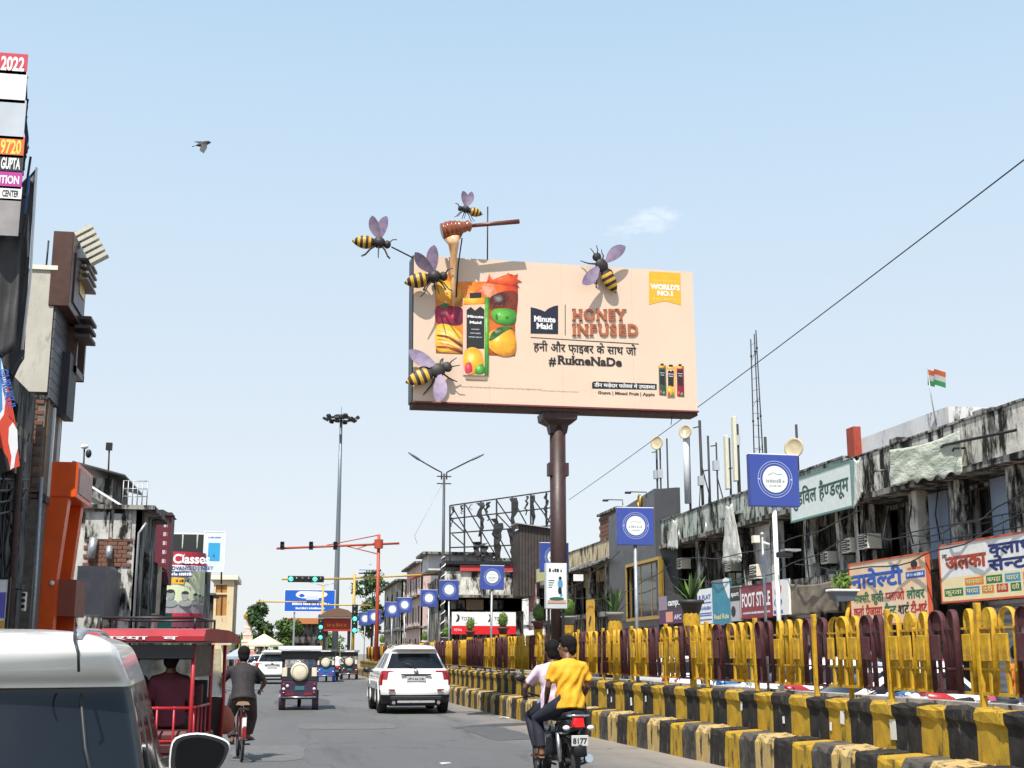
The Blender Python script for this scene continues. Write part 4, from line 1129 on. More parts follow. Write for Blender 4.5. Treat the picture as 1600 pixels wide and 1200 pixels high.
s.text('कुता^ पैजामा.', .03, .44, .14, .14, INKR, bold=.055).text('पैन~ट', .46, .61, .14, .14, INKG, bold=.055).text('शट^', .63, .77, .14, .14, INK, bold=.055).text('टी-शट^', .79, .98, .14, .14, INKR, bold=.055)
s.rect(.75, .98, .66, .76, INKB).scrawl(.77, .96, .69, .05, INKW, .012).shape([(.86,.94),(.90,.88),(.88,.80),(.84,.80),(.82,.88)], INK, sm=3).scrawl(.77, .96, .79, .04, INKR).done()
s = Sign('shop_sign', 'white shop sign with red and navy Hindi lettering above rows of coloured tabs', 'x+', XR-.75, 1471, 1668, 862, 940, mat('sign_white', (.76,.75,.72), rough=.45), frame=(mat('sign_red_edge', (.55,.10,.04)), .05), pyr=(812, 925))
s.text('न~यू', .02, .07, .76, .09, INK, bold=.03).text('अलका', .05, .40, .56, .24, mat('sign_rust_red', (.42,.05,.015)), bold=.085).text('क~लाथ', .43, .78, .72, .19, mat('sign_navy', (.02,.03,.16)), bold=.08).text('सेन~टर', .42, .78, .46, .19, _MC['sign_navy'], bold=.08)
s.rect(0, 1, 0, .42, mat('sign_straw', (.78,.66,.38)), .003)
for k, (a, b, v, mt, tx) in enumerate(((.02,.19,.08,INKG,'कुरता'),(.21,.37,.24,INKO,'सलवार'),(.39,.52,.24,INKG,'कपड़ा'),(.54,.66,.24,mat('sign_sky', (.05,.3,.5)),'चादर'),(.68,.9,.24,INKO,'बेडशीट'),(.21,.33,.08,mat('sign_sky2', (.05,.25,.45)),'परदा'),(.35,.45,.08,INKO,'दरी'),(.47,.56,.08,INKR,'तौलिया'),(.58,.66,.08,INKG,'दरी'),(.68,.9,.08,INK,'फैन~सी'))):
    s.rect(a, b, v, v+.14, mt).text(tx, a+.012, b-.012, v+.035, .075, mat('sign_pale', (.8,.72,.35)), .012, bold=.02)
s.done()
s = Sign('shop_sign', 'maroon footwear shop sign with white capital letters', 'x+', XR-.75, 1157, 1206, 920, 967, mat('sign_maroon', (.24,.012,.03), rough=.4), pyr=(909, 962), frame=(mat('sign_maroon2', (.18,.01,.02)), .04))
s.text('FOOT STYLE', .05, .96, .36, .42, INKW, bold=.03).scrawl(.08, .94, .12, .08, INKW).done()
s = Sign('shop_sign', 'white and blue logo panel attached to the near side of the maroon footwear sign', 'x+', XR-.74, 1207, 1232, 909, 962, mat('sign_white', (.76,.75,.72)), pyr=(902, 960))
s.shape([(.15,.62),(.45,.55),(.6,.8),(.3,.9)], INKR, sm=3).shape([(.1,.30),(.45,.22),(.6,.42),(.25,.5)], INKB, sm=3).text('D', .18, .42, .28, .12, INKW, .012, bold=.04).text('K', .2, .45, .66, .12, INKW, .012, bold=.04).rect(.05, .62, .04, .14, INKB).done()
s = Sign('shop_sign', 'teal shop panel beside the maroon footwear sign', 'x+', XR-.78, 1113, 1141, 908, 978, mat('sign_teal', (.02,.24,.34), (.02,.2,.3), 2, .4), pyr=(902, 976))
s.shape([(.62,.98),(.98,.98),(.98,.55),(.8,.7)], INKW, sm=2).text('Read Ride', .08, .92, .14, .11, mat('sign_pale', (.8,.72,.35)), bold=.02).rect(0, 1, .93, 1, mat('sign_grey', (.2,.2,.2))).done()
s = Sign('shop_sign', 'white shop panel with blue lines of lettering behind the spiky plant', 'x+', XR-.76, 1090, 1113, 922, 976, WHITEP, pyr=(918, 974))
s.text('R FLAT', .1, .92, .70, .12, INKB, bold=.03).scrawl(.1, .92, .40, .1, INKB)
for b in (.58, .28, .22, .1): s.rect(.06, .94, b, b+.035, INKB)
s.done()
s = Sign('shop_sign', 'grey and black sport shop panel between the teal panel and the maroon sign', 'x+', XR-.77, 1141, 1157, 918, 972, mat('sign_silver', (.45,.43,.43)), pyr=(914, 969))
s.rect(.02, .98, .58, .98, INK).text('sport', .12, .88, .72, .13, INKW, .012, bold=.03).shape([(.3+.22*math.cos(k*.524), .28+.16*math.sin(k*.524)) for k in range(12)], INK).done()
s = Sign('shop_sign', 'black and purple shoe shop sign with white lettering behind the spiky potted plant', 'x+', XR-.9, 1030, 1066, 934, 976, mat('sign_charcoal', (.045,.04,.045)), pyr=(926, 973))
s.text('campus', .4, 1.0, .64, .22, INKW, bold=.04).rect(0, .36, .5, 1, mat('sign_mauve', (.28,.22,.28))).rect(0, 1, 0, .44, mat('sign_plum', (.10,.03,.10))).rect(.3, .6, .06, .42, mat('sign_peach', (.7,.32,.2)), .008).text('APC', .66, .96, .14, .16, INKW, bold=.02).done()
# dark grey clad front with gold
GREYCLAD = mat('grey_cladding', (.060,.060,.065), (.05,.05,.054), 1.2, .4, bump=.05)
GOLD = mat('gold_trim', (.55,.36,.06), (.45,.28,.05), 6, .35, metal=.6)
r3 = thing('jewellery_shop', 'charcoal clad shop front with a gold emblem and a gold framed window', 'building')
xg = XR-.6; zt = zr(1040, 757, xg)
h = (Yx(1030, xg), Yx(980, xg), zr(1000, 965, xg), zr(1000, 882, xg))
wall_face(MB(), 'x', xg, yB, yC, 3.3, zt-.45, [h], .3, 1).build('front', GREYCLAD, r3)
MB().prism([(yB+.0, zt-.45), (yC, zt-.45), (yC, zt-.55+.12), (yB, zt+.05)], 'x', xg, xg+.3).build('front_crest', GREYCLAD, r3)
MB().prism([(xg-.0, yB), (xg+.9, yB-.9), (xg+1.1, yB-.9), (xg+.2, yB)], 'z', 3.3, zt+.02).build('angled_side', GREYCLAD, r3)
MB().box(xg+.32, xg+9, yB, yC, .1, 7.4).build('rear_block', W_OLD2, r3)
window(r3, 'x', xg, h, 1, GOLD, GLASS, 2, 0, .05, .2)
m = MB(); w = .16
for a0, a1, z0, z1 in ((h[0]-w, h[1]+w, h[2]-w, h[2]), (h[0]-w, h[1]+w, h[3], h[3]+w), (h[0]-w, h[0], h[2], h[3]), (h[1], h[1]+w, h[2], h[3])): m.box(xg-.06, xg+.1, a0, a1, z0, z1)
m.build('window_frame', GOLD, r3)
gh = (yB+.8, yC-.8, .1, 2.9)
wall_face(MB(), 'x', xg+.1, yB, yC, .1, 3.3, [gh], .2, 1).build('ground_wall', GREYCLAD, r3); room(r3, 'x', xg+.1, gh, 3, 1, W_DIM, 'shop_opening')
q = onX(999, 783, xg-.05)
m = MB(); m.tube([q+Vector((0, .28*math.cos(t), .34*math.sin(t))) for t in [R(k*24) for k in range(16)]], .05, 6); m.tube([q+Vector((0, .14*math.cos(t)*(1-t/9), .16*math.sin(t)-.02)) for t in [k*.5 for k in range(14)]], .04, 6); m.build('emblem', GOLD, r3)
for px, py in ((1010, 772), (973, 784)):
    q = onX(px, py, xg); e = q+Vector((-.9, 0, .1))
    MB().tube([q+Vector((0,0,-.2)), q+Vector((0,0,.1)), e], .03, 6).build('lamp_arm', DARK, r3); MB().box(e.x-.25, e.x+.05, e.y-.1, e.y+.1, e.z-.1, e.z).build('flood_lamp', DARK, r3)
rebase(r3, (XR, (yB+yC)/2, .1))
# small cream shops beyond
r4 = old_block('shop_block', 'low cream shop row with a raw brick roof room beyond the charcoal front', yC, yD, [yC, Yx(945), Yx(920), yD-.3], W_CREAM, W_CREAM, zr(960, 841), zr(945, 880), 4.0, holes=[hole(899, 915, 4.2, 6.0), hole(930, 950, 4.2, 6.2)], colm=W_OLD)
MB().prism([(XR-1.2, zr(945,884)-.1), (XR-1.15, zr(945,884)+.02), (XR-.4, zr(945,880)+.25), (XR-.4, zr(945,880)+.13)], 'y', yC+.2, yD-2).build('awning', W_OLD2, r4)
yb0, yb1 = Yx(968, XR+1.5), Yx(939, XR+1.5)
MB().box(XR+1.5, XR+5, yb0, yb1, 6.6, zr(955, 800, XR+1.5)).build('roof_room', MORTAR, r4)
brick_wall(r4, 'x', XR+1.49, yb0, yb1, 6.8, zr(955, 800, XR+1.5)-.05, 1, .6, .26); brick_wall(r4, 'y', yb0-.01, XR+1.5, XR+4.5, 6.8, zr(955, 800, XR+1.5)-.05, 1, .6, .26)
MB().box(XR+1.3, XR+5.2, yb0-.2, yb1+.2, zr(955, 800, XR+1.5), zr(955, 800, XR+1.5)+.15).build('roof_room_slab', W_OLD2, r4)
rebase(r4, (XR, (yC+yD)/2, .1))
s = Sign('shop_sign', 'orange-yellow upright shop board leaning on the cream shop row', 'x+', XR-.8, 916, 928, 938, 1000, mat('sign_sun', (.72,.42,.03), (.6,.3,.02), 2), th=.06)
s.shape([(.4,.3),(.7,.55),(.55,.62),(.3,.4)], INK).done()
# last block before the corner, with a red and green poster
r5 = old_block('shop_block', 'stained corner shop block beyond the cream row, behind the brown column', yD, 97.5, [yD, 91, 97.2], W_OLD2, W_OLD, 7.6, 6.3, 3.9, holes=[(88, 90, 4.2, 5.9), (92.5, 95.5, 4.2, 6.0)], xf=XR)
rebase(r5, (XR, 92, .1))
s = Sign('hung_poster', 'red and white poster hanging on the stained corner block', 'x+', XR-.7, 826, 838, 915, 985, mat('poster_dim_red', (.28,.05,.06), (.5,.4,.4), 1.5), cat='poster', th=.03); s.rect(.1,.9,.1,.4, WHITEP).done()
s = Sign('hung_poster', 'yellow-green poster on the upper wall of the stained corner block', 'x+', XR-.7, 838, 852, 890, 910, mat('poster_lime', (.5,.52,.2), (.6,.55,.35), 2), cat='poster', th=.03); s.done()
# ------------------------------------------------------------------ the building that closes the row, facing the camera
YT = 99.0
def ry(px0, px1, py0, py1, Y=YT): a, b = onY(px0, py1, Y), onY(px1, py0, Y); return a.x, b.x, min(a.z, b.z), max(a.z, b.z)
rt = thing('corner_building', 'corner building with a red fascia, facing down the street beyond the cream row', 'building')
x0, x1, _, zt = ry(688, 818, 1000, 893)
fl1 = ry(700, 800, 955, 936); fl2 = ry(700, 800, 936, 914)
z1f = fl1[2]; z1t = fl1[3]; z2f = fl2[3]
wall_face(MB(), 'y', YT, x0, x1, .1, z1f, [(x0+.8, x0+4, .1, 3.0), (x0+4.6, x1-.6, .1, 3.0)], .25, 1).build('ground_wall', W_OLD2, rt)
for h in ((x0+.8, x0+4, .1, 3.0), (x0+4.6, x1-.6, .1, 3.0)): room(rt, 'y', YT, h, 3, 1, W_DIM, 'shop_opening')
hw = [ry(706,728,958,938)[:2], ry(766,789,958,938)[:2]]
hs = [(a, b, z1f+.15, z1t-.05) for a, b in hw]
wall_face(MB(), 'y', YT+.6, x0, x1, z1f, z1t+.1, hs, .2, 1).build('upper_wall', W_CREAM, rt)
for h in hs: window(rt, 'y', YT+.6, h, 1, DARK, GLASS, 2, 1); room(rt, 'y', YT+.6, h, 2, 1, W_DIM)
a = ry(730,757,957,938); shutter(rt, 'y', YT+.44, (a[0], a[1], z1f+.1, z1t), 1, mat('beige_shutter', (.45,.33,.22)))
MB().box(x0-.3, x1+.3, YT-.8, YT+6, z1t+.1, z1t+.3).build('floor_slab', W_OLD2, rt)
zf = ry(700,800,915,893)
MB().box(x0-.2, x1+.2, YT-.5, YT-.3, z1t+.3, zf[3]).build('parapet', W_OLD, rt)
MB().box(x0, x1, YT+.6, YT+8, .1, z1t+.2).box(x0+.1, x1-.1, YT+.7, YT+7.9, z1t+.32, zf[3]-.4).build('rear_block', W_OLD2, rt)
a = ry(717, 816, 894, 884); MB().box(a[0], a[1], YT-.75, YT-.6, a[2], a[3]).build('red_fascia', mat('fascia_red', (.5,.05,.05), rough=.5, dirt=.2), rt)
a = ry(694, 818, 884, 877); MB().box(a[0], a[1], YT-.9, YT+6, a[2]+.01, a[3]).build('roof_edge', DARK, rt)
a = ry(676, 780, 878, 862); MB().box(a[0], a[1], YT+3, YT+8, a[2]-.5, a[3]).build('roof_room', W_WHITE, rt); MB().box(a[0]-.5, a[1]+.3, YT+2.4, YT+8.2, a[3], a[3]+.2).build('roof_room_slab', W_OLD2, rt)
rebase(rt, ((x0+x1)/2, YT, .1))
s = Sign('fuel_sign', 'wide white and red oil company sign on the corner building', 'y', YT-1.0, 706, 806, 956, 991, mat('sign_white', (.76,.75,.72)), cat='shop sign')
s.rect(0, 1, 0, .38, mat('sign_scarlet', (.62,.012,.02), rough=.4)).text('TOTAL', .14, .36, .62, .16, INK, bold=.01).text('TOTAL', .66, .86, .62, .16, INK, bold=.01).text('LUBRICANTS', .20, .40, .46, .06, INK).text('LUBRICANTS', .68, .88, .46, .06, INK).text('TOTAL', .03, .16, .15, .1, INKW, .012)
for c0 in (.06, .56): s.shape([(c0,.55),(c0+.05,.6),(c0+.06,.82),(c0+.01,.9),(c0+.03,.75)], INK, sm=3)
s.done()
# bare hoarding frame with tattered cloth
fr = thing('hoarding_skeleton', 'bare steel hoarding skeleton with black tatters on the corner building roof', 'hoarding frame')
def fpt(a, b, d=0):
    """a: 0..1 across, b: 0..1 up"""
    xa, xb = 703+a*162, 0
    yt = 790-23*a; yb = 880
    return onY(xa, yb+(yt-yb)*b, YT+1+d)
BLK = mat('sooty_steel', (.018,.018,.018), rough=.7)
for a in (0, .14, .30, .45, .6, .78, .93, 1.0): MB().bar(fpt(a, -.05), fpt(a, 1), .12).build('upright', BLK, fr)
for b in (0.02, .27, .52, .77, 1.0): MB().bar(fpt(0, b), fpt(1, b), .1).build('rail', BLK, fr)
for a0, b0, a1, b1 in ((.02,.98,.3,.1),(.15,.98,.48,.02),(.3,.98,.6,.02),(.6,.98,.78,.45),(.78,.98,1,.5),(.02,.5,.14,.3),(0,.77,.14,.52),(.14,.02,.3,.3),(.45,.77,.6,.5),(.6,.52,.72,.02),(.45,.98,.6,.6),(.93,.5,1,.8),(.3,.27,.45,.02)):
    MB().bar(fpt(a0, b0, .3), fpt(a1, b1, .3), .085).build('brace', BLK, fr)
for a in (.0, .3, .6, .93): MB().bar(fpt(a, .95, 0), fpt(a, 0, 2.5), .09).build('back_stay', BLK, fr)
rs = random.Random(5)
for a, b, l, w in ((.02,.98,.35,.03),(.30,.98,.55,.07),(.36,.97,.3,.04),(.44,.7,.65,.06),(.47,.62,.6,.09),(.62,.98,.6,.07),(.60,.52,.55,.08),(.64,.35,.4,.05),(.74,.98,.28,.03),(.79,.98,.5,.05),(.93,.97,.4,.04),(.27,.35,.3,.10),(.33,.32,.28,.08),(.12,.98,.15,.03),(.2,.98,.12,.02)):
    V = []; n = 8
    for k in range(n+1):
        t = k/n; wob = rs.uniform(-.02, .02)
        ww = w*(1-.6*t)*rs.uniform(.6, 1.15)
        for sg in (-1, 1): V.append(fpt(a+wob+sg*ww/2, b-l*t, -.15+rs.uniform(-.08, .08)))
    o = MB().add(V, [(2*k, 2*k+1, 2*k+3, 2*k+2) for k in range(n)]).build('tatter', BLK, fr)
rebase(fr, tuple((fpt(0,0)+fpt(1,0))/2))
sh = thing('roof_shed', 'dark corrugated tin shed on the roof beside the bare hoarding frame', 'shed')
a = ry(810, 872, 900, 818, 95.5); n = 26; V = []
TIN = mat('dark_tin', (.07,.055,.05), (.045,.035,.032), 2, .6, metal=.3)
for k in range(n+1):
    x = a[0]+(a[1]-a[0])*k/n
    for z in (a[2]-1.5, a[3]-.4*k/n): V.append((x, 95.5+(.06 if k % 2 else 0), z))
MB().add(V, [(2*k, 2*k+2, 2*k+3, 2*k+1) for k in range(n)]).build('front_sheet', TIN, sh)
MB().box(a[0], a[1], 95.6, 98, a[2]-1.5, a[3]-.45).build('side_walls', TIN, sh)
MB().poly([(a[0]-.2, 95.2, a[3]+.05), (a[1]+.2, 95.2, a[3]-.4), (a[1]+.2, 98.2, a[3]-.4), (a[0]-.2, 98.2, a[3]+.05)], .06).build('roof_sheet', mat('pale_tin', (.4,.41,.42), rough=.45, metal=.4), sh)
rebase(sh, ((a[0]+a[1])/2, 95.5, 7))
# far row beyond the crossing
def far_block(label, y0, y1, X, z, wm, rows, ncol, name='far_building', roofm=None, sl=0):
    b = thing(name, label, 'building'); hs = []
    for (za, zb) in rows:
        for k in range(ncol):
            w = (y1-y0)/ncol; hs.append((y0+w*(k+.22), y0+w*(k+.78), za, zb))
    wall_face(MB(), 'x', X, y0, y1, .1, z, hs, .25, 1).build('wall', wm, b)
    for k, h in enumerate(hs):
        window(b, 'x', X, h, 1, DARK if k % 2 else CREAMP, GLASS, 1, 0, .09)
        room(b, 'x', X, h, 2, 1, W_DIM)
    wall_face(MB(), 'y', y0, X+.02, X+14, .1, z, [], .2, 1).build('end_wall', wm, b)
    MB().box(X+.3, X+13.8, y0+.3, y1, .1, z-.3).build('rear_block', W_OLD2, b)
    for z0, z1 in ((z, z+.2),)+tuple((a-.5, a-.3) for a, _ in rows[1:]): MB().box(X-.7, X+14.2, y0-.1, y1+.1, z0, z1).build('slab', W_OLD2 if roofm is None else roofm, b)
    rebase(b, (X, y0, .1)); return b
far_block('white far building with a row of dark upper windows beyond the crossing', 126, 142, 15.5, 10.6, W_WHITE, ((1,3.2),(4.6,6.4),(7.6,9.4)), 5)
far_block('pale far building next to the white one, narrower windows', 143, 160, 14.5, 11.4, W_PINK, ((1,3.2),(4.8,6.8),(8.2,10.2)), 5)
far_block('farthest grey building at the end of the row on the far side', 162, 190, 14, 10.5, W_OLD, ((1,3.2),(4.8,6.8),(7.8,9.4)), 7)
MB
rr = MB().prism([(12.2, 8.9), (12.2, 9.1), (15.4, 10.2), (15.4, 9.9)], 'y', 126.2, 134).build('red_awning', mat('awning_red', (.45,.05,.05), rough=.6, dirt=.2))
rr['label'] = 'sloping red awning on the white far building beyond the crossing'; rr['category'] = 'awning'

# sagging cables and fittings along the right-hand fronts
for k, (pa, pb, X, sag, lab) in enumerate((((1600,770),(1345,835),XR-.9,.5,'upper sagging cable along the mould-streaked block'), ((1600,800),(1240,880),XR-.95,.7,'lower sagging cable along the mould-streaked block'), ((1340,800),(1060,872),XR-.7,.5,'cable drooping under the green parapet'), ((1330,835),(1050,900),XR-.8,.8,'lower cable drooping past the air conditioners'), ((1050,880),(885,930),XR-1.0,.8,'cable across the charcoal front and cream row'), ((970,860),(800,935),XR-1.1,1.0,'cable along the cream shop row to the corner'))):
    a, b = onX(*pa, X), onX(*pb, X)
    o = MB().tube([a.lerp(b, j/24)+Vector((.08*math.sin(j*1.3+k), 0, -sag*4*(j/24)*(1-j/24)+.05*math.sin(j*.9+k))) for j in range(25)], .022, 5).build('facade_cable', BLACKPL); o['label'] = lab; o['category'] = 'cable'
for k, (px, p0, p1) in enumerate(((1424,790,850),(1466,760,846),(1354,770,856),(1212,800,905),(1164,810,910),(1106,825,905),(1262,790,912))):
    a, b = onX(px, p0, XR-.05), onX(px+3, p1, XR-.05); c_ = MB().tube([a, a.lerp(b,.5)+Vector((-.1,.05,0)), b], .025, 5).build('hanging_wire', BLACKPL); c_['label'] = 'black wire hanging down a pillar of the shop blocks, %s from the near end' % nth((1,0,2,4,5,6,3)[k]); c_['category'] = 'cable'

# ------------------------------------------------------------------ antennas and masts on the green block's roof
XA = 21.5
def mast(label, px, py0, py1, r=.05, X=XA, parts=(), name='antenna_mast', lean=0):
    b, t = onX(px, py1, X), onX(px+lean, py0, X)
    t = Vector((b.x, b.y + (t.y-b.y)*(1 if lean else 0), t.z))
    b = Vector((b.x, b.y, 7.2)); root = thing(name, label, 'antenna mast')
    f0 = (onX(px, py1, X).z-7.2)/max(.1, t.z-7.2); parts = [(k_, f0+(1-f0)*f_, s_) for k_, f_, s_ in parts]
    MB().cyl(b+Vector((0,0,-.3)), t, r, n=8).build('pole', BLK, root)
    for k, (kind, f, s) in enumerate(parts):
        p = b.lerp(t, f)
        if kind == 'panel':
            MB().box(p.x-.25, p.x-.08, p.y-.19, p.y+.19, p.z-s, p.z+s, .03).build('panel_antenna', mat('antenna_cream', (.62,.60,.47), rough=.5), root)
            for dz in (-.7, .7): MB().bar((p.x-.1, p.y, p.z+s*dz), (p.x+.06, p.y, p.z+s*dz), .05).build('bracket', BLK, root)
        elif kind == 'white':
            MB().tube([(p.x-.15, p.y, p.z-s), (p.x-.15, p.y, p.z+s)], .17, 14).build('panel_antenna', mat('antenna_white', (.55,.56,.58), rough=.5), root)
            for dz in (-.7, .7): MB().bar((p.x-.1, p.y, p.z+s*dz), (p.x+.06, p.y, p.z+s*dz), .05).build('bracket', BLK, root)
        elif kind in 'dish':
            d = Vector((-.75, -.62, .05)).normalized(); a = d.cross(UZ).normalized(); c = a.cross(d); q = p + d*.25
            M = Matrix((a, c, d)).transposed().to_4x4(); M.translation = q
            m = MB(); m.X = M; m.lathe([(0,.02),(s*.4,.0),(s*.8,.04),(s,.1),(s,.04),(s*.7,-.14),(s*.2,-.26),(0,-.27)], 20); m.build('dish', mat('dish_cream', (.50,.42,.27), rough=.5), root)
            MB().cyl(p, q-d*.2, .06, n=6).build('mount', BLK, root)
        elif kind == 'box':
            MB().box(p.x-.2, p.x+.1, p.y-.15, p.y+.15, p.z-.25, p.z+.25).build('radio_unit', mat('antenna_grey', (.4,.42,.44)), root)
        elif kind == 'arm':
            MB().bar((p.x, p.y, p.z), (p.x-.2, p.y+s, p.z), .05).build('cross_arm', BLK, root)
        elif kind == 'stay':
            MB().bar((p.x, p.y, p.z), (p.x+.3, p.y+s, b.z-.2), .045).build('stay', BLK, root)
    return rebase(root, tuple(b+Vector((0,0,-.3))))
mast('thin mast with a cream dish left of the white cylinder antenna', 1033, 688, 775, .05, parts=(('dish', .95, .42), ('box', .4, 0)))
mast('plain mast beside the left cream dish', 1044, 684, 770, .05)
mast('short double mast at the left end of the roof antennas', 1027, 700, 752, .06, parts=(('box', .2, 0), ('arm', .9, .3)))
mast('short mast carrying a cream dish on the tip of the white cylinder antenna', 1079, 668, 796, .07, parts=(('dish', .95, .40), ('white', .52, 2.0)))
mast('tallest slanting mast behind the middle of the roof antennas', 1099, 657, 792, .08, lean=-6, parts=(('stay', .5, -2.0), ('stay', .5, 2.0), ('arm', .93, .5), ('box', .3, 0)))
mast('slim slanting mast right of the tallest one', 1110, 681, 788, .06, lean=-4, parts=(('stay', .4, 1.6), ('arm', .5, .6)))
mast('thin pole carrying a small white radio unit', 1122, 690, 782, .045, parts=(('box', .6, 0), ('arm', .95, .3), ('stay', .4, -1.4)))
mast('mast with a tall cream panel antenna, farther of the two', 1142, 683, 770, .06, parts=(('panel', .55, 1.35), ('stay', .3, 1.2)))
mast('thick mast with a tall cream panel antenna close to the blue sign', 1155, 661, 765, .09, parts=(('panel', .62, 1.6), ('arm', .35, .8), ('box', .75, 0)))
mast('short mast peeping out above the blue sign', 1197, 682, 720, .07)
mast('mast with a round cream dish right of the blue sign', 1247, 662, 730, .06, parts=(('dish', .42, .45),))
tw = thing('lattice_tower', 'tall thin three-legged lattice tower rising behind the blue sign', 'tower')
tops = [onX(1173, 530, 26), onX(1178.5, 522, 26.6), onX(1181, 516, 26)]; bots = [onX(1181, 800, 26), onX(1191, 800, 26.6), onX(1197, 800, 26)]
for a, b in zip(tops, bots): MB().tube([b, a], .035, 6).build('leg', BLK, tw)
for k in range(1, 15):
    f = k/15
    for i in range(3):
        p, q = bots[i].lerp(tops[i], f), bots[(i+1) % 3].lerp(tops[(i+1) % 3], f + .03)
        if k in (5, 9, 13) or i == 2: MB().cyl(p, q, .012, n=4).build('rung', BLK, tw)
for i in range(3):
    for f in (.1, .52, .9): MB().ell(bots[i].lerp(tops[i], f), (.07,.07,.1), nu=6, nv=4).build('joint', BLK, tw)
rebase(tw, tuple(bots[1]))
# flag
fl = thing('flag', 'small orange white and green flag on a thin leaning pole over the roof', 'flag')
b, t = onX(1463, 664, 21), onX(1449, 576, 21)
MB().tube([b, b.lerp(t, .5)+Vector((0,.04,0)), t], .02, 6).build('flag_pole', GALV, fl)
fo = []
for k, mt in enumerate((mat('flag_orange', (.45,.09,.02)), mat('flag_white', (.42,.42,.41)), mat('flag_green', (.03,.22,.07)))):
    V = []
    for i in range(9):
        for j in (0, 1):
            px = 1449.5+24*i/8; py = 577+(k+j)*8.2+2.2*math.sin(i*.9)+.35*i; q = onX(px, py, 21); V.append(q+Vector((.12*math.sin(i*.9), 0, 0)))
    o = MB().add(V, [(2*i, 2*i+1, 2*i+3, 2*i+2) for i in range(8)], True).build('flag_band', mt, fl)
q = onX(1463, 592.5, 20.93)
MB().tube([q+Vector((0,.06*math.cos(R(k*30)), .06*math.sin(R(k*30)))) for k in range(13)], .012, 4).build('wheel_emblem', INKB, fl)
rebase(fl, tuple(b))
# overhead cable
a, b = onX(1640, 219, 12), onY(889, 781, 62)
pts = [a.lerp(b, k/20)+Vector((0,0,-1.0*4*(k/20)*(1-k/20)*.12)) for k in range(21)]
o = MB().tube(pts, .013, 6).build('overhead_cable', DARK); o['label'] = 'black overhead cable running up across the sky on the far right'; o['category'] = 'cable'

# ------------------------------------------------------------------ left-hand row
XL = -7.0
def Yl(px, X=XL): return onX(px, 900, X).y
def zl(px, py, X=XL): return onX(px, py, X).z
def ryl(px0, px1, py0, py1, Y): a, b = onY(px0, py1, Y), onY(px1, py0, Y); return a.x, b.x, min(a.z, b.z), max(a.z, b.z)
W_GREY = weathered('sooty_concrete', (.16,.155,.145), (.10,.095,.09), amount=.7, scale=.9, seed=31)
# nearest left block: sooty concrete, hung with cables
l0 = thing('sooty_house', 'sooty concrete house hung with cables at the very edge of the street', 'building')
y0, y1 = 25.0, 37.3
hs = [(26.5, 28.6, .1, 2.6), (29.6, 31.6, 3.9, 5.6), (33.2, 34.8, 3.9, 5.6), (30, 32.2, .1, 2.7), (34.2, 36.3, .1, 2.7), (33.0, 35.0, 6.6, 8.0)]
wall_face(MB(), 'x', XL-.2, y0, y1, .1, 8.6, hs, .2, -1).build('wall', W_GREY, l0)
for h in hs: room(l0, 'x', XL-.2, h, 2.2, -1, W_DIM)
MB().box(XL-9, XL-.5, y0, y1, .1, 8.4).build('rear_block', W_GREY, l0)
MB().box(XL-1, XL+.05, 31.5, 35.2, 6.05, 6.2).build('balcony_slab', W_OLD2, l0)
MB().prism([(XL-.10, 6.2), (XL+.02, 6.2), (XL+.12, 7.25), (XL+.0, 7.25)], 'y', 32.4, 35.2).build('balcony_front', weathered('tan_concrete', (.33,.28,.22), (.24,.2,.16), amount=.6, scale=.9, seed=33), l0)
for k in range(4): MB().box(XL+.03, XL+.115, 32.6+.64*k, 33.1+.64*k, 6.45, 7.0).build('balcony_panel', W_OLD2, l0)
MB().box(XL-1, XL+.1, y0, y1-1.2, 3.2, 3.35).build('canopy_slab', W_GREY, l0)
for k in range(7):
    yy = 32.6+k*.45; rs = random.Random(k)
    pts = [(XL-.1+rs.uniform(0,.2), yy+rs.uniform(-.4,.4), 5.8-j*.75+rs.uniform(-.2,.2)) for j in range(6)]
    MB().tube(pts, .03, 5).build('hanging_cable', BLACKPL, l0)
for k in range(4):
    rs = random.Random(40+k); MB().tube([(XL-.05, 27+.5*k, 5.2+.2*k), (XL+.05, 31, 4.6+.3*k), (XL-.02, 36.2, 5.4+.25*k)], .028, 5).build('service_cable', BLACKPL, l0)
rebase(l0, (XL-.2, 31, .1))
for lab, px, z0, z1, r in (('rusty service pipe wrapped in cables on the sooty house', 18, .1, 7.0, .09), ('thin pale conduit next to the orange front', 55, .1, 6.4, .05)):
    q = onX(px, 900, XL+.12); o = MB().tube([(q.x, q.y, z0), (q.x+.02, q.y, (z0+z1)/2), (q.x-.05, q.y+.1, z1)], r, 8).build('service_pipe', GALV if r < .08 else RUST)
    o['label'] = lab; o['category'] = 'pipe'
s = Sign('shop_sign', 'lit white shop sign with a blue figure and yellow foot on the sooty house', 'y', 31.6, -26, 10, 905, 986, WHITEP, frame=(DARK, .05)); s.rect(.5, .95, .25, .75, mat('sign_violet', (.14,.12,.5))).rect(.5, .95, .04, .2, FLAGO).done()
m = thing('meter_box', 'cream electric meter box between the cables and the orange front', 'meter box'); q = ryl(33, 42, 925, 955, 35.5)
MB().box(q[0], q[1], 35.4, 35.6, q[2], q[3], .02).build('case', CREAMP, m)
for k in range(3): MB().lathe([(0,-.02),(.05,-.02),(.05,.0)], 10, False, ((q[0]+q[1])/2, 35.4, q[2]+.12+.15*k), axis='y').build('dial', DARK, m)
MB().box(q[0]-.03, q[0]+.02, 35.6, 36, q[2], q[3]).build('bracket', DARK, m)
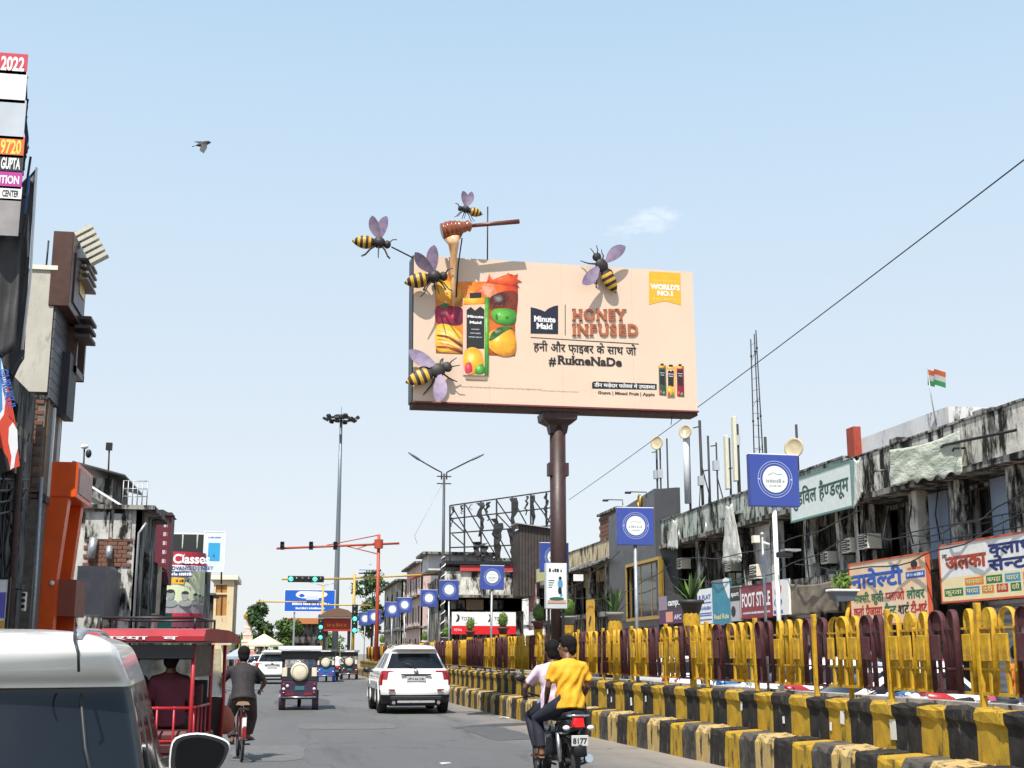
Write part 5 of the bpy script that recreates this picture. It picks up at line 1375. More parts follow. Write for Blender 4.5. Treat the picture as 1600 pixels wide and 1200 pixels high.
# stack of posters on a roof frame, facing the camera
YP = 32.0
tw = thing('poster_tower', 'tall stack of tutorial posters on a steel roof frame at the left edge', 'poster frame')
for x in (-9.4, -8.5, -7.55): MB().bar((x, YP+.35, 8.2), (x, YP+.35, ryl(0, 40, 90, 88, YP)[3]), .07).build('upright', BLK, tw)
def band(py0, py1, mt, tx=None, tm=None, h=.5, w=None, xr=44):
    a, b = onY(-45, py1, YP), onY(xr-(py0-85)*.03, py0, YP)
    o = MB().box(a.x, b.x, YP-.02, YP+.02, a.z+.01, b.z-.01).build('poster_band', mt, tw)
    if tx:
        t = MB(); H = b.z-a.z; put_text(t, tx, (b.x-.06, YP-.02, a.z+H*(1-h)/2), (1,0,0), UZ, H*h, w, 'r', bold=.03, off=.006); t.build('lettering', tm, o)
RED2 = mat('poster_red', (.5,.03,.06), rough=.45)
band(85, 112, RED2, 'DATES 2022', INKW, .62, 1.5, xr=44)
band(112, 157, mat('poster_white', (.66,.67,.68), rough=.5)); band(157, 214, mat('poster_grey', (.40,.44,.48), (.5,.53,.57), .7, .5))
band(214, 243, mat('poster_orange', (.62,.12,.02), rough=.5), '9720', mat('poster_yellow', (.8,.55,.1)), .62, .50, xr=43)
band(243, 266, INK, 'R. GUPTA', INKW, .6, .62, xr=42)
band(268, 292, mat('poster_magenta', (.42,.03,.26), rough=.5), 'TUITION', INKW, .42, .72, xr=41); band(292, 311, WHITEP, 'CENTER', INK, .42, .40, xr=41)
band(311, 366, mat('poster_dull', (.2,.18,.18), (.3,.28,.28), 1), xr=40)
rs = random.Random(3)
for k in range(9):
    a = onY(rs.uniform(36, 48), 95+k*30, YP+.3); b = onY(rs.uniform(34, 46), 130+k*34, YP+.3); MB().bar(a, b, .05).build('brace', BLK if k % 3 else mat('brace_blue', (.03,.12,.3)), tw)
for k in range(4): a = onY(43-k, 120+k*62, YP+.2); MB().bar(a, a+Vector((-.9, .5, -.5)), .05).build('brace', BLK, tw)
for px, py, l in ((38, 110, 60), (41, 165, 75), (37, 215, 60)):
    V = []
    for k in range(7):
        t = k/6; w = 7*(1-t*.5)
        for sg in (-1, 1): V.append(onY(px+sg*w/2+2*math.sin(k+px), py+l*t, YP+.15+.05*math.sin(k*2)))
    MB().add(V, [(2*k, 2*k+1, 2*k+3, 2*k+2) for k in range(6)]).build('loose_sheet', BLK if px != 41 else mat('loose_navy', (.02,.03,.08)), tw)
rebase(tw, (-8.5, YP, 8.6))
def sheetY(name, label, pts, Y, m, cat, nu=8, nv=12, amp=.06):
    tl, tr, br, bl = [onY(*p, Y) for p in pts]; V = []
    for j in range(nv+1):
        for i in range(nu+1):
            a, b = i/nu, j/nv; p = (tl*(1-a)+tr*a)*(1-b)+(bl*(1-a)+br*a)*b
            V.append(p+Vector((0, amp*(math.sin(a*9+b*4)+mnoise.noise(Vector((a*4, b*5, amp*40)))), 0)))
    c = sum((Vector(p) for p in V), Vector())/len(V)
    o = MB().add([p-c for p in V], [(j*(nu+1)+i, j*(nu+1)+i+1, (j+1)*(nu+1)+i+1, (j+1)*(nu+1)+i) for j in range(nv) for i in range(nu)], True).build(name, m)
    o.location = c; o['label'] = label; o['category'] = cat; md = o.modifiers.new('t', 'SOLIDIFY'); md.thickness = .015; return o
sheetY('black_tarpaulin', 'long black tarpaulin stretched behind the poster stack', [(24,296),(56,265),(37,560),(-6,650)], 33.6, mat('tarpaulin', (.03,.03,.032), (.045,.043,.042), 1.5, .6, bump=.3), 'tarpaulin')
sheetY('black_tarpaulin', 'ragged black sheet hanging below the poster stack at the picture edge', [(-24,364),(34,364),(26,548),(-24,572)], 32.5, _MC['tarpaulin'], 'tarpaulin', amp=.09)
t = thing('banner_pole', 'pale thin pipe standing beside the black tarpaulin', 'pole')
MB().tube([onY(57, 262, 33.4), onY(47, 440, 33.4), onY(33, 560, 33.4)], .035, 8).build('pipe', WHITEP, t); MB().bar(onY(36, 548, 33.4), onY(16, 585, 33.0), .08).build('foot', BLK, t); MB().bar(onY(57, 265, 33.4), onY(36, 290, 33.4), .05).build('top_arm', BLK, t)
rebase(t, tuple(onY(33, 560, 33.4)))
# flapping shop banner
bn_ = thing('shop_banner', 'hanging red, white and blue cloth banner in front of the sooty house', 'banner')
YB_ = 30.6
BR = mat('banner_red', (.55,.05,.02), rough=.6, bump=.1); BW = mat('banner_white', (.68,.70,.72), rough=.6); BBl = mat('banner_blue', (.05,.22,.5), rough=.6)
def bpoly(pts, m, d=0, name='banner_field'): return MB().poly([onY(*p, YB_-d) for p in pts][::-1], .01).build(name, m, bn_)
bpoly([(-30,540),(2,560),(8,600),(14,632),(4,650),(-30,700)], BBl); bpoly([(2,562),(16,622),(8,660),(-30,720),(-30,690),(4,640)], BW, .012)
bpoly([(12,600),(24,660),(31,728),(14,736),(2,700),(-30,740),(-30,700),(6,648)], BR, .024); bpoly([(20,660),(27,672),(28,700),(24,715),(22,730),(16,734),(18,714),(13,690),(14,668)], BW, .036)
bpoly([(-30,690),(2,700),(12,716),(16,735),(-8,742),(-30,742)], INK, .048)
t = MB(); put_text(t, 'GURUKUL', onY(5, 610, YB_-.03), (.28,0,-1), (1,0,.28), .2, 1.0, bold=.02); t.build('lettering', INKB, bn_)
for k in range(4): bpoly([(9+k*3, 624+k*4),(10.5+k*3, 624+k*4),(15+k*3, 650+k*3),(13.5+k*3, 650+k*3)], BR, .05, 'stripe')
MB().tube([onY(-30, 538, YB_), onY(4, 556, YB_)], .03, 6).build('banner_rod', BLK, bn_)
rebase(bn_, tuple(onY(5, 640, YB_)))

# white gabled wall and brown clad tower
l1 = thing('clad_tower', 'narrow tower house with a white end wall and a brown and grey clad street front', 'building')
YW = 37.6
a = ryl(36, 88, 420, 624, YW); zt = a[3]
z_low = onY(60, 612, YW).z; ye = onX(135, 440, onY(113, 400, YW-.05).x).y; yt = ye-.05
MB().box(a[0]-2, a[1], YW, yt, z_low, zt-.05).build('end_wall', weathered('cream_render', (.50,.475,.41), (.43,.41,.35), amount=.3, scale=.6, seed=41, stain=(.3,.26,.2)), l1)
MB().box(a[0]-2, a[1]+.05, YW-.06, yt, zt-.05, zt+.08).build('coping', CREAMP, l1)
MB().box(a[0]-2, a[1]-.02, YW+.1, yt-.1, .1, z_low-.01).build('lower_block', MORTAR, l1)
brick_wall(l1, 'y', YW+.1, a[1]-2.6, a[1]-.1, z_low-3.2, z_low-.1, 1, .34, .15)
BRN = mat('brown_panel', (.075,.032,.022), (.06,.026,.018), 2, .4)
ZT = onY(98, 361, YW-.05).z; zb = onY(98, 478, YW-.05).z
b0, b1 = onY(81, 400, YW-.05).x, onY(113, 400, YW-.05).x
ye = onX(135, 440, b1).y
MB().box(b0, b1, YW-.05, ye, zb, ZT, .02).build('top_box', BRN, l1)
MB().box(b1+.001, b1+.05, YW+.4, ye-.3, zb+.25, ZT-.5).build('box_panel', mat('brown_panel_dark', (.05,.022,.018), rough=.4), l1)
for k in range(4): MB().box(b1-.1, b1+.30, ye-1.6+.06*k, ye+.1, zb+1.15+.22*k, zb+1.22+.22*k).build('fin', mat('fin_grey', (.22,.19,.17)), l1)
MB().box(b1+.052, b1+.08, YW+1.2, ye-.6, zb+.75, zb+1.5).build('name_panel', GOLD, l1)
for k in range(3): MB().box(b1-.1, b1+.36, ye-.9, ye+.3, zb+.1-.28*k, zb+.2-.28*k).build('fin', mat('fin_dark', (.06,.045,.04)), l1)
# grey horizontal siding on the street side, one board at a time
SIDE = mat('grey_siding', (.085,.085,.10), (.07,.07,.082), 2, .5)
zs = onX(90, 640, XL).z; z = zs; xs = a[1]
while z < zb: MB().box(xs+.01, xs+.07, YW+.05, ye, z, z+.27).build('siding_board', SIDE, l1); z += .29
MB().box(xs-3, xs+.01, YW+.05, ye, zs-.05, zb).build('tower_core', W_GREY, l1)
wy0, wy1 = onX(106, 550, xs+.1).y, onX(121, 550, xs+.1).y; wz0, wz1 = zl(112, 590, xs+.1), zl(112, 505, xs+.1)
f = MB()
for A, B, z0, z1 in ((wy0, wy1, wz0, wz0+.18), (wy0, wy1, wz1-.18, wz1), (wy0, wy0+.2, wz0, wz1), (wy1-.2, wy1, wz0, wz1)): f.box(xs+.06, xs+.36, A, B, z0, z1)
w_ = f.build('window', mat('window_brown', (.10,.055,.045), rough=.45), l1); MB().box(xs+.08, xs+.12, wy0+.2, wy1-.2, wz0+.18, wz1-.18).build('pane', GLASS, w_)
MB().box(xs+.02, xs+.3, ye-1.1, ye+.2, zs-.2, zs+1.7).build('corner_duct', mat('duct_dark', (.03,.03,.035)), l1)
# open gallery under the siding
MB().box(xs-3, xs-1.0, YW+.1, ye, 6.0, zs-.06).build('gallery_back', W_DIM, l1)
for k, yy in enumerate((YW+.2, YW+2.3, ye-1.4, ye-.3)): MB().box(xs-.14, xs+.04, yy, yy+.16, 6.0, zs-.06).build('gallery_post', WHITEP if k in (1, 2) else mat('ochre_post', (.20,.11,.05)), l1)
MB().box(xs-3, xs+.05, YW+.1, ye, 5.8, 6.0).build('gallery_floor', W_GREY, l1)
rebase(l1, (xs, YW+3, .1))
lv = thing('slatted_screen', 'tilted cream slatted screen on top of the brown clad tower', 'screen')
q = [onX(118, 372, b1+.15), onX(139, 348, b1+.15), onX(158, 398, b1+.15), onX(137, 400, b1+.15)]
LV = mat('screen_cream', (.52,.50,.42), rough=.5, dirt=.2)
Ys = YW+.9
for k in range(6):
    p0 = Vector((116+k*4.6, 363+k*8.6)); p1 = p0+Vector((27, -14)); th = Vector((2.2, 5.4))
    MB().prism([(onY(*q, Ys).x, onY(*q, Ys).z) for q in (p0, p1, p1+th, p0+th)], 'y', Ys, Ys+.35).build('slat', LV, lv)
for o_ in (4, 21): MB().bar(onY(114+o_, 364-o_*.52, Ys+.2), onY(139+o_, 412-o_*.52, Ys+.2), .05).build('slat_frame', BLK, lv)
MB().bar(onY(122, 400, Ys+.2), onY(112, 415, Ys+.2), .06).build('slat_stay', BLK, lv)
rebase(lv, tuple(onY(118, 400, Ys)))
o = MB().cyl(onY(72, 420, 40), onY(76, 376, 40), .03, n=6).build('roof_pipe', DARK); o['label'] = 'short dark pipe on the roof behind the white end wall'; o['category'] = 'pipe'

# orange shop front
ORG = mat('orange_cladding', (.78,.10,.006), (.70,.08,.006), 1.4, .35, dirt=.12, dirtcol=(.3,.04,.01))
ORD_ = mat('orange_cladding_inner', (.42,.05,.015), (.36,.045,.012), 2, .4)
l2 = thing('orange_front', 'orange clad shop front with a boxed crown leaning out over the street', 'building')
Y2 = 39.0
a = ryl(70, 123, 722, 776, Y2); x0o, x1o, zb2, zt2 = a
y2e = onX(145, 750, x1o).y
MB().box(x0o, x1o, Y2, y2e, zb2, zt2, .02).build('crown_box', ORG, l2)
MB().box(x1o, x1o+.03, Y2+.25, y2e-.2, zb2+.15, zt2-.15).build('crown_panel', mat('faded_pink_panel', (.50,.33,.29), (.42,.22,.18), 1.3, .5, dirt=.3), l2)
zm = onY(85, 905, Y2).z
p = [(onY(73, 777, Y2).x, zb2-.01), (onY(107, 777, Y2).x, zb2-.01), (onY(88, 905, Y2).x, zm), (onY(82, 985, Y2).x, .12), (onY(56, 985, Y2).x, .12), (onY(62, 905, Y2).x, zm)]
MB().prism([(u, v) for u, v in p], 'y', Y2, Y2+.5).build('front_fin', ORG, l2)
MB().prism([(u, v) for u, v in p], 'y', y2e-.5, y2e).build('far_fin', ORG, l2)
MB().box(x0o-.1, x0o+.05, Y2+.5, y2e-.5, .12, zb2).build('back_panel', ORD_, l2)
MB().box(x0o-5, x0o-.1, Y2, y2e, .12, zb2+.5).build('rear_block', W_GREY, l2)
b = ryl(84, 119, 905, 962, Y2+.3); MB().box(x0o, b[1]-.02, Y2+.52, y2e-.52, b[2], b[3]).build('sign_box', mat('rust_panel', (.24,.06,.035), (.2,.05,.03), 2, .5), l2)
MB().box(x0o+.05, x1o-.6, Y2+.5, y2e-.5, .12, .5).build('plinth', ORD_, l2)
MB().box(x0o, onY(113, 985, Y2+2).x, Y2+2.2, Y2+2.4, .12, onY(113, 962, Y2+2).z).build('side_panel', ORG, l2)
rebase(l2, (x0o, (Y2+y2e)/2, .1))
lp = thing('round_lamp', 'small round white lamp on the orange front', 'lamp'); q = onY(81, 911, Y2-.06)
MB().ell(q, (.07,.05,.07), nu=10, nv=6).build('globe', WHITEP, lp); MB().cyl(q, q+Vector((0,.08,0)), .03, n=8).build('holder', DARK, lp); rebase(lp, tuple(q))

# dark box sign
s = Sign('box_sign', 'blank charcoal box sign sticking out beside the orange front', 'y', 46.5, 119, 164, 884, 960, mat('sign_slate', (.035,.038,.05), (.045,.047,.06), 2, .45), th=4.2, cat='sign'); s.done()
for k in range(3): pass
# weathered house with tin roof and railing
l3 = thing('weathered_house', 'grey weathered house with a tin roof shed and a roof railing', 'building')
Y3 = 51.0
a = ryl(128, 222, 797, 880, Y3)
h3 = [(a[0]+2.0, a[0]+2.5, a[2]-1.4, a[2]-.3)]
wall_face(MB(), 'y', Y3, a[0]-2, a[1], .1, a[3], [], .2, 1).build('end_wall', weathered('house_grey', (.55,.54,.50), (.38,.37,.34), amount=.55, scale=.7, seed=51), l3)
ym = Yl(240, a[1]); hh = [(Y3+1.5, Y3+4, 3.3, 5.5), (Y3+6, Y3+9, 3.3, 5.5), (Y3+11, Y3+14, 3.3, 5.5), (Y3+1.5, Y3+4, .1, 2.6), (Y3+6, Y3+9, .1, 2.6)]
wall_face(MB(), 'x', a[1], Y3, ym, .1, a[3], hh, .2, -1).build('street_wall', W_OLD2, l3)
for h in hh: room(l3, 'x', a[1], h, 2, -1, W_DIM)
MB().box(a[0]-2, a[1]+.5, Y3-.3, ym, a[3], a[3]+.16).build('roof_slab', W_OLD2, l3)
MB().box(a[0]-1.9, a[1]-.25, Y3+.25, ym, .1, a[3]-.02).build('core', W_GREY, l3)
bk = ryl(128, 205, 842, 885, Y3-.05)
brick_wall(l3, 'y', Y3-.02, bk[0], bk[1], bk[2], bk[3], 1, .36, .16)
for q0, q1, b0, b1 in ((132,172,800,842),(176,206,803,842)):
    e = ryl(q0, q1, b0, b1, Y3-.03); MB().box(e[0], e[1], Y3-.07, Y3-.01, e[2], e[3]).build('render_patch', weathered('house_pale', (.6,.59,.55), (.45,.44,.4), amount=.6, scale=.8, seed=53), l3)
e = ryl(128, 190, 738, 797, Y3+1)
MB().box(e[0], e[1]-.3, Y3+1, Y3+6, a[3]+.16, e[3]-.25).build('roof_room', W_OLD2, l3)
MB().poly([(e[0]-.4, Y3+.5, e[3]+.35), (e[1]+.2, Y3+.5, e[3]-.15), (e[1]+.2, Y3+7, e[3]-.15), (e[0]-.4, Y3+7, e[3]+.35)], .06).build('tin_roof', mat('tin_dark', (.06,.06,.06), rough=.5), l3)
MB().bar((e[1]-1.6, Y3+.7, e[3]-.3), (e[1]+.1, Y3+.7, a[3]+.25), .08).build('roof_strut', WHITEP, l3)
rr0, rr1 = onY(196, 786, Y3).x, onY(238, 786, Y3).x
for z in (.35, .65, .95): MB().cyl((rr0-.1, Y3-.1, a[3]+.16+z), (rr1-.2, Y3-.1, a[3]+.16+z), .02, n=6).build('roof_rail', GALV, l3)
for k in range(6): x = rr0-.1+(rr1-rr0-.1)*k/5; MB().cyl((x, Y3-.1, a[3]+.1), (x, Y3-.1, a[3]+1.12), .022, n=6).build('rail_post', GALV, l3)
MB().tube([(a[1]+.2, Y3-.15, a[3]-.5), (a[1]-.05, Y3-.15, a[3]-.9), (a[1]-.05, Y3-.15, .2)], .05, 8).build('drain_pipe', GALV, l3)
MB().tube([(a[1]-1.7, Y3-.12, bk[3]), (a[1]-1.75, Y3-.2, bk[2]+.3)], .16, 10).tube([(a[1]-1.1, Y3-.12, bk[3]-.3), (a[1]-1.1, Y3-.2, bk[2]+.3)], .13, 10).build('ducts', GALV, l3)
rebase(l3, (a[1], Y3+3, .1))
for lab, px, py0, py1, kind in (('white ball topped water pipe on the tin roof', 131, 698, 735, 0), ('dark camera pole on the tin roof', 170, 692, 742, 1)):
    t = thing('roof_pole', lab, 'pole'); b_, t_ = onY(px, py1, Y3+2.5), onY(px+1, py0, Y3+2.5)
    MB().cyl(b_+Vector((0,0,-.8)), t_, .035, n=8).build('pole', DARK, t)
    if kind == 0: MB().ell(t_, (.16,.16,.10), nu=10, nv=6).build('ball', WHITEP, t); MB().ell(t_+Vector((.18,0,-.28)), (.12,.1,.18), nu=8, nv=6).build('loudspeaker', DARK, t)
    else: MB().box(t_.x-.12, t_.x+.12, t_.y-.1, t_.y+.1, t_.z-.3, t_.z).build('camera', DARK, t)
    rebase(t, tuple(b_+Vector((0,0,-.8))))
o = thing('water_tank', 'blue tank with a white tarpaulin cone on the weathered house wall', 'tank'); Yt = 58
e = ryl(210, 234, 856, 895, Yt); MB().box(e[0], e[1], Yt, Yt+1.5, e[2], e[3], .06).build('tank', mat('tank_blue', (.02,.09,.32), rough=.45), o)
e2 = ryl(220, 234, 820, 856, Yt); MB().poly([(e2[0], Yt, e2[2]), (e2[1], Yt, e2[2]), ((e2[0]*.5+e2[1]*.5), Yt+.6, e2[3]), ((e2[0]*.7+e2[1]*.3), Yt+.6, e2[3])], .03).build('cover', CLOTH_W, o)
MB().box(e[0]-.6, e[1]+.1, Yt-.1, Yt+1.7, e[2]-.15, e[2]).build('bracket', DARK, o); rebase(o, (e[0], Yt, e[2]-.15))
# sloping teal awning board
s = Sign('shop_sign', 'narrow teal shop board below the blue tank', 'y', 60, 213, 236, 905, 975, mat('sign_dull_teal', (.10,.24,.28), (.14,.28,.3), 1.5), th=.1); s.shape([(.4,.15),(.6,.15),(.6,.3),(.4,.3)], INKW, sm=3).done()
s = Sign('shop_sign', 'green shop board under the round poster front', 'y', 66, 246, 268, 958, 985, mat('sign_dull_green', (.03,.2,.15)), th=.1); s.done()
# maroon projecting sign
s = Sign('projecting_sign', 'tall maroon projecting sign with pale letters before the round poster front', 'y', 64.0, 239, 264, 802, 910, mat('sign_wine', (.13,.02,.035), (.11,.018,.03), 2, .4), th=1.6, frame=(mat('sign_wine_edge', (.08,.015,.025)), .06), cat='sign')
for k in range(6): s.scrawl(.60, .84, .80-.13*k, .075, mat('sign_rose', (.5,.4,.4)))
s.rect(.05, .5, .04, .2, WHITEP).done()
e = ryl(236, 272, 797, 806, 64.0)
o = MB().prism([(e[0], e[2]), (e[1], e[2]+.02), (e[1]-.5, e[3]), (e[0], e[3]-.05)], 'y', 63.8, 66).build('tin_hood', TIN); o['label'] = 'little tin hood over the maroon projecting sign'; o['category'] = 'hood'

# rounded corner building wrapped in coaching-class posters
l5 = thing('poster_building', 'rounded corner building wrapped in pale green coaching class posters', 'building')
Y5 = 84.0
e = ryl(250, 319, 862, 1000, Y5); xc0, xc1 = e[0], e[1]; zc = e[3]
def curve(k, n=16):
    """plan of the rounded front"""
    t = k/n; g = R(-90)+R(100)*max(0, (t-.55)/.45)
    w = (xc1-xc0)
    if t < .55: return Vector((xc0-2+(w+2-1.6)*t/.55, Y5, 0)), Vector((0,-1,0))
    return Vector((xc1-1.6+1.6*math.cos(g), Y5+1.6+1.6*math.sin(g), 0)), Vector((math.cos(g), math.sin(g), 0))
def wrap(name, z0, z1, m, off=0, k0=0, k1=16, parent=l5):
    V = []
    for k in range(k0, k1+1):
        p, n = curve(k); p = p+n*off
        V += [(p.x, p.y, z0), (p.x, p.y, z1)]
    return MB().add(V, [(2*k, 2*k+2, 2*k+3, 2*k+1) for k in range(k1-k0)], False).build(name, m, parent)
zz = lambda py: onY(290, py, Y5).z
wrap('wall', .1, zz(862), W_OLD2)
MB().box(xc0-2, xc1-1.5, Y5+.1, Y5+9, .1, zz(864)).build('core', W_GREY, l5); MB().box(xc1-1.6, xc1-.03, Y5+1.6, Y5+9, .1, zz(864)).build('side_wall', W_OLD2, l5)
wrap('poster_red', zz(883), zz(862), mat('poster_deep_red', (.42,.02,.04), rough=.45), .04)
wrap('poster_white', zz(892), zz(883), WHITEP, .04); wrap('poster_green', zz(944), zz(892), mat('poster_pale_green', (.55,.60,.38), (.6,.62,.42), 1, .5), .04)
wrap('poster_grey', zz(958), zz(944), mat('poster_mauve', (.3,.2,.24), (.25,.3,.3), 1), .04); wrap('poster_red', zz(968), zz(958), _MC['poster_deep_red'], .06); wrap('poster_maroon', zz(980), zz(968), mat('poster_maroon', (.13,.03,.05)), .04)
t = MB(); put_text(t, 'Classes', (onY(270, 880, Y5).x, Y5-.05, zz(880)), (1,0,0), UZ, zz(866)-zz(880), 2.3, 'l', bold=.03, serif=True); put_text(t, 'MVC', (onY(252, 880, Y5).x, Y5-.05, zz(880)), (1,0,0), UZ, zz(866)-zz(880), 1.2, 'c', bold=.03, serif=True); t.build('lettering', INKW, l5)
t = MB(); put_text(t, 'JEE ADVANCED | NEET', (onY(250, 890, Y5).x, Y5-.06, zz(890.5)), (1,0,0), UZ, zz(885)-zz(890.5), 3.3, 'l', bold=.03); t.build('lettering', mat('ink_navy', (.02,.025,.15)), l5)
q = ryl(254, 301, 893, 901, Y5); MB().box(q[0], q[1], Y5-.07, Y5-.045, q[2], q[3]).build('poster_strip', _MC['ink_navy'], l5)
scrawl(l5, Vector((q[0]+.1, Y5-.07, q[2]+.08)), Vector((1,0,0)), 1.7, .2, INKW)
q = ryl(254, 288, 903, 912, Y5); MB().box(q[0], q[1], Y5-.07, Y5-.045, q[2], q[3]).build('poster_strip', FLAGO, l5); scrawl(l5, Vector((q[0]+.8, Y5-.07, q[2]+.1)), Vector((1,0,0)), .8, .2, INK)
SK = mat('print_grey_skin', (.28,.29,.28), (.2,.21,.2), 6, .5); SHB = mat('print_shirt_grey', (.22,.25,.25))
for px, py, sc_, mt in ((266,934,1.15,SHB),(289,935,1.0,SK),(305,935,.75,SK),(312,935,.6,SK),(318,936,.5,SK)):
    c = onY(px, py, Y5-.08); k = .42*sc_
    if px > 300:
        cc, nn = curve(11+int((px-300)/5)); c = cc+nn*.07; c.z = zz(py); nn = nn; u_ = Vector((-nn.y, nn.x, 0))
    else: nn, u_ = Vector((0,-1,0)), Vector((1,0,0))
    E_ = lambda cx, cz, rx, rz_, d: [c+u_*(cx*k+rx*k*math.cos(g))+UZ*(cz*k+rz_*k*math.sin(g))+nn*d for g in [R(j*24) for j in range(15)]]
    MB().poly(E_(0, -.7, .95, .5, .0)).build('portrait_shoulders', mt, l5); MB().poly(E_(0, .35, .50, .66, .015)).build('portrait_face', SK, l5); MB().poly(E_(0, .68, .56, .42, .008)).build('portrait_hair', INK, l5); MB().poly(E_(0, .85, .5, .24, .02)).build('portrait_hair', INK, l5)
rebase(l5, (xc0, Y5, .1))
s = Sign('roof_board', 'black tattered board above the coaching class posters', 'y', 86, 256, 318, 832, 864, BLK, cat='board')
for a_ in (.12, .45, .82): s.shape([(a_, .95), (a_+.04, .9), (a_+.03, .3), (a_+.01, .2)], CLOTH_W)
s.rect(0, 1, .93, 1, WHITEP); s.done()
s = Sign('roof_board', 'pale blue board with a bright blue panel facing down the street', 'y', 85.5, 319, 350, 831, 892, mat('board_ice', (.58,.66,.74), (.64,.70,.76), 1), frame=(WHITEP, .06), cat='board')
s.rect(.2, .8, .25, .72, mat('board_cyan', (.03,.32,.58))).scrawl(.18, .82, .84, .04, INKB).shape([(.47,.36),(.53,.36),(.55,.40),(.50,.43),(.45,.40)], INKB, .012).done()
o = thing('board_legs', 'dark steel legs holding up the pale blue board', 'support'); 
for px in (322, 346): b_ = onY(px, 893, 85.8); MB().bar(b_, Vector((b_.x, b_.y+.5, 6.0)), .1).build('leg', BLK, o)
rebase(o, tuple(onY(334, 960, 85.8)))
# tall cream and orange building at the end
l7 = thing('ochre_house', 'narrow cream house with ochre shutters at the end of the left row', 'building')
Y7 = 104.0; e = ryl(330, 366, 906, 1000, Y7)
hs = [ryl(337, 355, 914, 926, Y7), ryl(337, 355, 929, 962, Y7)]
wall_face(MB(), 'y', Y7, e[0], e[1], .1, e[3], hs, .2, 1).build('front', weathered('ochre_cream', (.68,.56,.36), (.6,.48,.3), amount=.2, scale=.5, seed=61), l7)
for h in hs:
    MB().box(h[0], h[1], Y7+.12, Y7+.2, h[2], h[3]).build('shutter_panel', mat('ochre_wood', (.42,.20,.04), (.35,.16,.03), 3, .6), l7); MB().box((h[0]+h[1])/2-.05, (h[0]+h[1])/2+.05, Y7+.06, Y7+.12, h[2], h[3]).build('shutter_bar', BRN, l7)
MB().box(e[0]-.3, e[1]+.3, Y7-.3, Y7+8, e[3], e[3]+.35).build('cornice', CREAMP, l7); MB().box(e[0], e[1]-.02, Y7+.22, Y7+8, .1, e[3]).build('core', W_CREAM, l7)
rebase(l7, (e[0], Y7, .1))
for k, (px0, px1, py0, lab, mt) in enumerate(((205, 245, 905, 'dark narrow shop house behind the blue tank', W_GREY), (318, 334, 930, 'sooty gap house between the posters and the ochre house', W_GREY))):
    e = ryl(px0, px1, py0, 1000, (74, 96)[k]); Yk = (74, 96)[k]
    b_ = thing('gap_house', lab, 'building'); hh = [(e[0]+.3, e[1]-.3, .1, 2.6), (e[0]+.4, e[1]-.5, 3.4, 5.0)]
    wall_face(MB(), 'y', Yk, e[0], e[1], .1, e[3], hh, .2, 1).build('wall', mt, b_)
    for h in hh: room(b_, 'y', Yk, h, 2, 1, W_DIM)
    MB().box(e[0]-.1, e[1]+.1, Yk-.3, Yk+6, e[3], e[3]+.15).build('roof_slab', W_GREY, b_); rebase(b_, (e[0], Yk, .1))
# pink temple-like spire
tp = thing('temple_spire', 'small pinkish temple tower beyond the crossing', 'temple'); Yq = 150; e = ryl(374, 401, 962, 1012, Yq); cx = (e[0]+e[1])/2; hw = (e[1]-e[0])/2
TPM = mat('temple_pink', (.62,.36,.28), (.68,.55,.48), .8, .7)
for k in range(6):
    f = 1-.13*k; z0 = e[2]*.35+(e[3]-e[2]*.35)*k/6*.92; z1 = e[2]*.35+(e[3]-e[2]*.35)*(k+1)/6*.92
    MB().box(cx-hw*f, cx+hw*f, Yq-hw*f, Yq+hw*f, z0, z1-.25).build('tier', TPM, tp); MB().box(cx-hw*f*1.06, cx+hw*f*1.06, Yq-hw*f*1.06, Yq+hw*f*1.06, z1-.25, z1).build('tier_cornice', CREAMP, tp)
MB().box(cx-hw*1.1, cx+hw*1.1, Yq-hw*1.1, Yq+hw*1.1, 0, e[2]*.35).build('base', TPM, tp); MB().lathe([(.5,0),(.6,.4),(.2,.9),(.0,1.3)], 10, True, (cx, Yq, e[3]-.4)).build('finial', GOLD, tp)
rebase(tp, (cx, Yq, 0))

# ------------------------------------------------------------------ plants
LEAF = [mat('leaf_%d' % k, c, c2, 3, .55, spec=.3) for k, (c, c2) in enumerate((((.055,.11,.022), (.035,.075,.018)), ((.10,.17,.03), (.07,.12,.02)), ((.16,.26,.03), (.11,.19,.025)), ((.03,.06,.02), (.022,.045,.015))))]
BARK = mat('bark', (.10,.075,.055), (.06,.045,.035), 8, .9, bump=.4, stretch=(1,1,.3))
def leaves(mb, centre, rad, n, size, rs, shell=.55, upr=.3):
    """n leaf-sized faces spread through an ellipsoid, denser towards its surface"""
    c = Vector(centre)
    for _ in range(n):
        d = Vector((rs.gauss(0,1), rs.gauss(0,1), rs.gauss(0,1))).normalized(); k = shell+(1-shell)*rs.random()**.6
        k *= .82+.3*mnoise.noise(d*1.7+c*.6)+.12
        p = c+Vector((d.x*rad[0], d.y*rad[1], d.z*rad[2]))*k
        a = Vector((rs.gauss(0,1), rs.gauss(0,1), rs.gauss(0,1)+upr)).normalized(); b = a.cross(d+Vector((.01,.02,.03))).normalized(); s_ = size*rs.uniform(.6, 1.35)
        mb.cur = rs.randrange(2)
        mb.add([p-a*s_, p-b*s_*.42+a*s_*.1, p+a*s_, p+b*s_*.42+a*s_*.1], [(0,1,2,3)])
